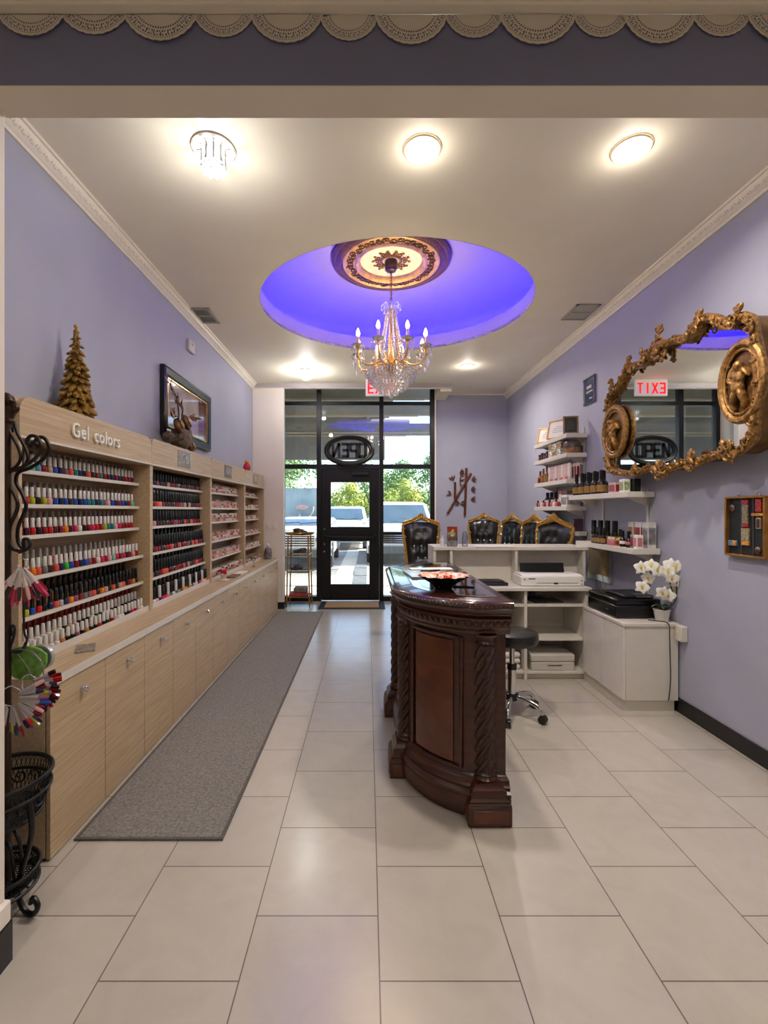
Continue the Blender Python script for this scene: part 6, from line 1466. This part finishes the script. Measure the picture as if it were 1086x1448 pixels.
# ------------------------------------------------------------------ signs
YE = 6.60; ex, ez = (540 - 520) * YE / FOC, 0
t = T('exit_sign', 'white EXIT sign with red letters hanging behind the chandelier', 'exit sign', (0.20, YE, 3.08))
MB().box(-0.03, 0.43, YE - 0.02, YE + 0.02, 3.105, ZC - 0.012).build('housing', M('sign_white', (236, 232, 230), 0.4, emit=(255, 250, 245), es=0.12, var=0), t, bevel=0.004)
MB().box(0.05, 0.35, YE - 0.04, YE + 0.04, ZC - 0.0115, ZC - 0.0005).build('ceiling_mount', MOLD, t)
m = MB(); EM = M('exit_red', (230, 20, 24), 0.4, emit=(255, 24, 28), es=1.1, var=0)
def strokes(m, segs, ox, oz, w, h, th, y0, y1, ax=1):
    for (a, b, c, d) in segs:
        A = Vector((ox + ax * a * w, (y0 + y1) / 2, oz + b * h)); B = Vector((ox + ax * c * w, (y0 + y1) / 2, oz + d * h)); D = B - A; L = D.length; ang = math.atan2(D.z, D.x)
        m.obox((A + B) / 2, (L + th * 0.0, y1 - y0, th), Matrix.Rotation(-ang, 3, 'Y'))
EX = {'E': [(0.08, 0, 0.08, 1), (0, 0.93, 1, 0.93), (0, 0.5, 0.85, 0.5), (0, 0.07, 1, 0.07)], 'X': [(0.05, 0, 0.95, 1), (0.05, 1, 0.95, 0)], 'I': [(0.5, 0, 0.5, 1)], 'T': [(0, 0.93, 1, 0.93), (0.5, 0, 0.5, 1)],
      'N': [(0.08, 0, 0.08, 1), (0.92, 0, 0.92, 1), (0.08, 1, 0.92, 0)], 'P': [(0.08, 0, 0.08, 1), (0, 0.93, 1, 0.93), (0, 0.45, 1, 0.45), (0.92, 0.45, 0.92, 1)], 'O': [(0.08, 0, 0.08, 1), (0.92, 0, 0.92, 1), (0, 0.93, 1, 0.93), (0, 0.07, 1, 0.07)]}
for i, ch_ in enumerate('EXIT'): strokes(m, EX[ch_], 0.005 + i * 0.106, 3.135, 0.082, 0.155, 0.024, YE - 0.024, YE - 0.0195)
m.build('red_lettering', EM, t)
# OPEN window sign: reads from outside
YO = YF - 0.085; c = P(494, 637, YO); W2, H2 = 0.375, 0.215
t = T('open_sign', 'black oval OPEN window sign seen from behind above the glass door', 'open sign', (c.x, YO, c.z - H2))
NEON = M('sign_black', (10, 10, 11), 0.35, var=0)
m = MB(); n = 48
for (s, r) in ((1.0, 0.030), (0.895, 0.024)): m.tube([(c.x + W2 * s * math.copysign(abs(math.cos(2 * PI * k / n)) ** 0.85, math.cos(2 * PI * k / n)), YO, c.z + H2 * s * math.sin(2 * PI * k / n)) for k in range(n)], r, 8, closed=True)
m.build('oval_border', NEON, t)
m = MB()
for i, ch_ in enumerate('OPEN'): strokes(m, EX[ch_], c.x + 0.268 - i * 0.140, c.z - 0.115, 0.116, 0.23, 0.048, YO - 0.018, YO + 0.018, -1)
m.build('neon_lettering', NEON, t)
m = MB()
for a in (0.6, 1.2, 1.9, 2.6, 3.8, 4.4, 5.0, 5.6): m.box(c.x + W2 * math.cos(a) - 0.018, c.x + W2 * math.cos(a) + 0.018, YO - 0.02, YO + 0.02, c.z + H2 * math.sin(a) - 0.02, c.z + H2 * math.sin(a) + 0.02)
m.box(c.x - 0.22, c.x + 0.22, YO - 0.006, YO + 0.006, c.z - 0.13, c.z - 0.116); m.box(c.x - 0.12, c.x + 0.12, YO - 0.02, YO + 0.03, c.z - H2 - 0.03, c.z - H2 + 0.01)
m.build('mounting_clip', NEON, t)

# ------------------------------------------------------------------ paper doilies along the header ledge
DO = M('doily_paper', (206, 196, 180), 0.8, var=0.02)
edges = [(-3, 90), (87, 180), (175, 279), (274, 358), (354, 456), (452, 535), (530, 633), (629, 712), (706, 815), (811, 889), (882, 984), (979, 1062), (1057, 1160)]
bots = [50, 48, 57, 52, 60, 57, 62, 53, 62, 52, 61, 51, 58]
lb = ['leftmost, at the picture edge', '2nd from left', '3rd from left', '4th from left', '5th from left', '6th from left', '7th from left, in the middle', '6th from right', '5th from right', '4th from right', '3rd from right', '2nd from right', 'rightmost, cut by the picture edge']
for i, ((xa, xb), yb) in enumerate(zip(edges, bots)):
    Yd = 1.3785 - (0.0022 if i % 2 else 0.0048) ; A = P(xa, 22, Yd); B = P(xb, 22, Yd); Cb = P((xa + xb) / 2, yb, Yd)
    hw = (B.x - A.x) / 2; sg = A.z - Cb.z; Rr = (hw * hw + sg * sg) / (2 * sg); cc = Vector(((A.x + B.x) / 2, Yd, A.z - sg + Rr))
    m = MB(); NA, NR = 170, 26; zcut = A.z + 0.004
    def pt(j, k):
        a = -PI / 2 + (j / NA - 0.5) * 2.7; f = k / NR; rr = Rr * (0.40 + 0.60 * f); rr *= 1 + (0.018 * abs(math.sin(a * 15)) - 0.01) * max(0, f - 0.75) * 4
        return Vector((cc.x + rr * math.cos(a), Yd, cc.z + rr * math.sin(a)))
    idx = {}
    for j in range(NA):
        for k in range(NR):
            f = (k + 0.5) / NR; q = [pt(j, k), pt(j + 1, k), pt(j + 1, k + 1), pt(j, k + 1)]
            if max(p.z for p in q) > zcut: continue
            hole = (k in (11, 12) and j % 6 in (0, 1, 2)) or (k in (15, 16, 19, 20) and (j + (k > 17) * 5) % 11 in (0, 1, 2, 5, 6)) or (k in (17, 18) and j % 14 in (0, 1)) or (k == 22 and j % 4 < 2)
            if hole: continue
            fi = []
            for key in ((j, k), (j + 1, k), (j + 1, k + 1), (j, k + 1)):
                if key not in idx: idx[key] = len(m.v); m.v.append(tuple(pt(*key)))
                fi.append(idx[key])
            m.f.append(fi); m.mi.append(0)
    # plain centre reaching up to the ledge
    base = [pt(j, 0) for j in range(NA + 1) if pt(j, 0).z < zcut]
    m._add(base, [tuple(range(len(base)))])
    o = m.build('paper_doily', DO, ang=180); tag(o, 'lacy paper doily hanging from the header ledge, ' + lb[i], 'doily', 'doilies along the header ledge')

# ------------------------------------------------------------------ outside
PAVE = M('pavement', (206, 200, 188), 0.85, var=0.05, vscale=1.5, bump=0.1, bscale=60); ASPH = M('asphalt', (150, 148, 146), 0.9, var=0.08, vscale=4, bump=0.2, bscale=90); CURB = M('curb', (150, 156, 162), 0.85, var=0.05)
S(MB().box(-14, 16, YF + 0.05, 10.6, -0.15, -0.02), 'ground_walkway', PAVE)
S(MB().box(-40, 45, 10.6, 60, -0.2, -0.06), 'ground_parking', ASPH)
S(MB().box(-0.75, 0.45, 10.6, 22, -0.07, -0.05), 'ground_crossing', PAVE)
S(MB().box(-0.32, -0.02, 9.2, 17, -0.06, -0.015), 'trim_12', M('paver_grey', (120, 124, 126), 0.9, var=0.08, vscale=8))
S(MB().box(-40, 45, 23, 60, -0.06, 0.0), 'ground_lawn', M('grass', (96, 120, 60), 0.95, var=0.25, vscale=6, bump=0.5, bscale=40))
CAN = M('canopy_grey', (104, 102, 98), 0.7, var=0.04); CANL = M('canopy_beam', (128, 125, 118), 0.6, var=0.04); TANB = M('canopy_tan', (168, 154, 132), 0.7, var=0.03)
t = T('entrance_canopy', 'dark grey entrance canopy with cross beams above the storefront outside', 'canopy', (0, 10, -0.02))
MB().box(-8, 0.62, 7.65, 13.4, 4.15, 4.3).build('roof_deck', CAN, t)
for (y, z, h, mt) in ((8.2, 3.44, 0.22, CANL), (9.2, 3.36, 0.20, CANL), (10.6, 3.26, 0.20, CANL), (12.0, 3.42, 0.20, CANL)):
    MB().box(-8, 5.2, y - 0.06, y + 0.06, z, z + h).build('beam', mt, t); MB().box(-8, 1.0, y - 0.08, y - 0.062, z - 0.035, z).build('beam_flange', TANB, t)
MB().box(-8, 0.48, 13.0, 13.15, 2.90, 4.1).build('fascia_panel', M('fascia_grey', (122, 121, 118), 0.7, var=0.03), t)
for (x, y) in ((5.0, 8.2), (5.0, 12.0), (-7.8, 12.0)): MB().box(x - 0.08, x + 0.08, y - 0.08, y + 0.08, -0.02, 3.45).build('post', CANL, t)
m = MB(); m.cyl((-0.75, 11.1, 3.56), (1.0, 11.1, 3.56), 0.11, n=16); tag(m.build('cove_reflection_rod', M('reflection_mauve', (150, 138, 156), 0.5, var=0.05)), 'mauve grey rod imitating the cove reflection under the outside canopy', 'reflection')  # rod standing in for the blue cove reflected in the window glass
m = MB(); m.cyl((0.0, 12.6, 2.9), (0.0, 12.6, 4.14), 0.03, n=8); tag(m.build('conduit', TANB), 'thin pale vertical conduit under the outside canopy', 'conduit')
SPOT = M('spot_glow', (255, 255, 255), 0.4, emit=(255, 252, 245), es=6, var=0)
for i, (px, py, Y) in enumerate(((403, 561, 8.4), (430, 561, 8.4), (468, 561, 8.4), (499, 561, 8.4), (519, 561, 8.4), (461, 587, 9.6), (468, 616, 11.0))):
    c = P(px, py, Y); m = MB(); m.ball(c, (0.045, 0.045, 0.03), 10, 7); m.cyl(c + Vector((0, 0, 0.02)), (c.x, c.y, c.z + 0.12), 0.03, n=10)
    tag(m.build('canopy_spotlight', SPOT), 'small bright spotlight under the outside canopy, %s from the left' % nth([1, 2, 4, 6, 7, 3, 5][i]), 'spotlight', 'canopy spotlights')
# grey screen with faint painted shapes
MUR = M('screen_grey', (150, 164, 164), 0.7, var=0.12, vscale=1.2)
t = T('painted_screen', 'grey green outdoor screen with faint painted shapes seen through the left window', 'screen', (-4.2, 21.0, -0.06))
MB().box(-7.0, -2.32, 21.0, 21.1, -0.06, 2.49).build('screen_panel', MUR, t)
m = MB(); m.ball((-3.0, 20.99, 1.60), (0.30, 0.012, 0.13), 16, 8); m.build('painted_oval', M('paint_rose', (206, 168, 156), 0.7, var=0.1), t)
m = MB(); m.tube(bez([(-2.75, 20.99, 1.05), (-2.52, 20.99, 1.4), (-2.48, 20.99, 1.65)], 6), 0.04, 6); m.tube(bez([(-3.5, 20.99, 0.8), (-3.2, 20.99, 1.0), (-3.1, 20.99, 1.3)], 6), 0.04, 6); m.build('painted_curve', M('paint_sand', (206, 196, 170), 0.7, var=0.05), t)
# vehicles
def car(name, label, x, y, body_m, w=1.85, h=1.75, L=4.6, z0=-0.06):
    t = T(name, label, 'car', (x, y + L / 2, z0)); hw = w / 2
    prof = [(0.0, 0.42), (0.02, 0.75), (0.10, 0.98), (1.05, 1.10), (1.75, h - 0.06), (2.1, h), (L - 0.6, h - 0.02), (L - 0.1, 1.15), (L, 0.6), (L, 0.36), (0.06, 0.34)]
    def sec(xx, k): return [(x + xx, y + a + (0.10 * (1 - k) if a < 1 else 0), z0 + b) for a, b in prof]
    rings = []
    for xx, k in ((-hw, 0.0), (-hw * 0.93, 0.6), (-hw * 0.55, 1), (hw * 0.55, 1), (hw * 0.93, 0.6), (hw, 0.0)):
        ring = []
        for a, b in prof:
            xs = xx * (1 - 0.16 * max(0, (b - 1.05) / (h - 1.05))); ring.append((x + xs, y + a + (0.12 * (1 - k) if a < 1.2 else 0), z0 + b - (0.05 * (1 - k) if b > 1 else 0)))
        rings.append(ring)
    MB().loft(rings).build('body_shell', body_m, t, ang=30)
    GL = M('car_glass', (70, 92, 104), 0.04, spec=0.8, var=0.1, vscale=1.5, coat=1.0)
    m = MB(); a0, b0, a1, b1 = 1.11, 1.10 + (h - 1.16) * 0.085, 1.69, 1.10 + (h - 1.16) * 0.915;
    m.loft([[(x - hw * 0.84, y + a0 - 0.025, z0 + b0 + 0.012), (x + hw * 0.84, y + a0 - 0.025, z0 + b0 + 0.012), (x + hw * 0.74, y + a1 - 0.025, z0 + b1 + 0.012), (x - hw * 0.74, y + a1 - 0.025, z0 + b1 + 0.012)], [(x - hw * 0.84, y + a0 + 0.02, z0 + b0 - 0.01), (x + hw * 0.84, y + a0 + 0.02, z0 + b0 - 0.01), (x + hw * 0.74, y + a1 + 0.02, z0 + b1 - 0.01), (x - hw * 0.74, y + a1 + 0.02, z0 + b1 - 0.01)]]).build('windscreen', GL, t)
    m = MB()
    for s in (-1, 1): m.tube([(x + s * hw * 0.3 - 0.3, y + 1.10, z0 + 1.16), (x + s * hw * 0.3 + 0.25, y + 1.12, z0 + 1.19)], 0.012, 6)
    m.build('wiper', BLKPL, t)
    g = MB().box(x - hw * 0.55, x + hw * 0.55, y - 0.015, y + 0.06, z0 + 0.62, z0 + 0.88).build('grille', BLKPL, t, bevel=0.01)
    m = MB()
    for i in range(4): m.box(x - hw * 0.55, x + hw * 0.55, y - 0.022, y - 0.015, z0 + 0.65 + i * 0.06, z0 + 0.675 + i * 0.06)
    m.build('grille_bar', CHROME, g)
    for s in (-1, 1):
        m = MB(); m.ball((x + s * hw * 0.76, y + 0.05, z0 + 0.78), (0.17, 0.06, 0.10), 12, 8); m.build('headlight', M('headlight', (200, 206, 212), 0.1, 0.3, var=0.1), t)
        m = MB(); m.ball((x + s * (hw + 0.10), y + 1.30, z0 + 1.18), (0.11, 0.07, 0.085), 10, 7); m.cyl((x + s * hw * 0.88, y + 1.32, z0 + 1.14), (x + s * (hw + 0.06), y + 1.31, z0 + 1.16), 0.025, n=8); m.build('side_mirror', body_m, t)
        for yy in (0.85, L - 0.9):
            m = MB(); m.tube([(x + s * (hw - 0.2), y + yy, z0 + 0.34), (x + s * (hw + 0.01), y + yy, z0 + 0.34)], 0.34, 24); wv = m.build('wheel', BLKPL, t, bevel=0.02); m = MB(); m.tube([(x + s * (hw + 0.005), y + yy, z0 + 0.34), (x + s * (hw + 0.02), y + yy, z0 + 0.34)], 0.21, 20); m.build('hub_cap', CHROME, wv)
    MB().box(x - hw * 0.97, x + hw * 0.97, y - 0.06, y + 0.08, z0 + 0.34, z0 + 0.56).build('bumper', M('bumper_grey', (96, 98, 100), 0.5, var=0.05), t, bevel=0.03)
    return t
CARW = M('car_white', (236, 236, 236), 0.2, var=0.01, coat=0.6)
car('suv', 'white car parked facing the store, seen through the right window pane', 0.98, 12.6, CARW, 2.0, 1.80)
car('suv', 'white car parked outside, seen through the left window and door glass', -1.85, 11.6, CARW, 1.80, 1.34, 4.2)
car('sedan', 'distant white car with square grille parked beyond the door glass', -0.95, 17.5, CARW, 1.9, 1.7)
# trees
LEAF = {}
def tree(label, x, y, h, r, c1, c2, n=2600, trunk=0.12, base=0.35, col=3):
    t = T('tree', label, 'tree', (x, y, -0.03), 'trees beyond the parking lot')
    m = MB(); m.tube([(x, y, -0.03), (x + 0.05, y, h * base), (x - 0.05, y, h * 0.8)], [trunk, trunk * 0.8, trunk * 0.3], 8)
    for k in range(6): a = 2 * PI * k / 6; m.tube([(x, y, h * (base - 0.03 + 0.05 * k / 6)), (x + r * 0.6 * math.cos(a), y + r * 0.6 * math.sin(a), h * (0.6 + 0.05 * (k % 3)))], [trunk * 0.5, trunk * 0.12], 6)
    m.build('trunk', M('bark', (96, 82, 68), 0.9, var=0.2), t)
    m = MB(); blobs = []
    for k in range(26): 
        a = rnd(0, 2 * PI); u = rnd(0, 1); zz = h * base * 1.05 + (h - h * base * 1.05) * u; rr = r * math.sin(PI * (0.12 + 0.83 * u)) ; d = rnd(0.2, 0.85) * rr
        blobs.append((Vector((x + d * math.cos(a), y + d * math.sin(a), zz)), rnd(0.22, 0.4) * r))
    for k in range(n):
        c, br_ = random.choice(blobs); v = Vector((random.gauss(0, 1), random.gauss(0, 1), random.gauss(0, 1))).normalized(); p = c + v * br_ * rnd(0.75, 1.05)
        s = rnd(0.06, 0.13) * (r / 2.4) ** 0.5; nn = (v + Vector((rnd(-.6, .6), rnd(-.6, .6), rnd(-.2, .9)))).normalized(); a_ = nn.orthogonal().normalized(); a_ = Matrix.Rotation(rnd(0, 6), 3, nn) @ a_; b_ = nn.cross(a_)
        m._add([p - a_ * s, p - b_ * s * 0.55, p + a_ * s, p + b_ * s * 0.55], [(0, 1, 2, 3)])
    nm = 'foliage_%d_%d_%d' % c1
    m.build('foliage', M(nm, c1, 0.6, var=0.3, vscale=1.2, rgb2=c2), t, flat=True)['kind'] = 'stuff'
tree('small yellow-green tree seen through the upper door glass', -0.95, 25.0, 2.75, 1.15, (150, 170, 50), (206, 206, 90), 3000, 0.05, 0.42)
tree('young yellow-green tree right of the small one, behind the door mullion', 1.75, 23.0, 2.9, 1.1, (136, 160, 60), (196, 196, 90), 2600, 0.05, 0.36)
tree('dense mid-green tree through the right window, left of the pair', 2.0, 26.0, 4.0, 1.8, (84, 120, 56), (150, 176, 100), 4600, 0.12, 0.2)
tree('dense mid-green tree through the right window, right of the pair', 4.6, 31.0, 5.0, 2.2, (90, 126, 60), (158, 182, 104), 4600, 0.12, 0.2)
tree('green tree behind the grey screen through the left window', -4.6, 25.5, 5.0, 2.3, (100, 136, 70), (170, 194, 120), 4600, 0.1, 0.3)
tree('green tree behind the OPEN sign, between left and right groups', 0.4, 35.5, 5.2, 2.4, (96, 130, 64), (164, 188, 110), 3200, 0.12, 0.2)
m = MB()
for k in range(5200):
    p = Vector((rnd(-14, 16), rnd(39, 41), rnd(0, 3.3) * (0.8 + 0.2 * math.sin(k)))); s = rnd(0.12, 0.25); nn = Vector((rnd(-1, 1), rnd(-1.4, 0.2), rnd(-.3, 1))).normalized(); a_ = nn.orthogonal().normalized(); b_ = nn.cross(a_); m._add([p - a_ * s, p - b_ * s * 0.6, p + a_ * s, p + b_ * s * 0.6], [(0, 1, 2, 3)])
tag(m.build('hedge', M('hedge_green', (80, 110, 56), 0.7, var=0.3, rgb2=(140, 164, 96), vscale=1), flat=True), 'long green hedge row far beyond the parking lot', 'hedge', kind='stuff')
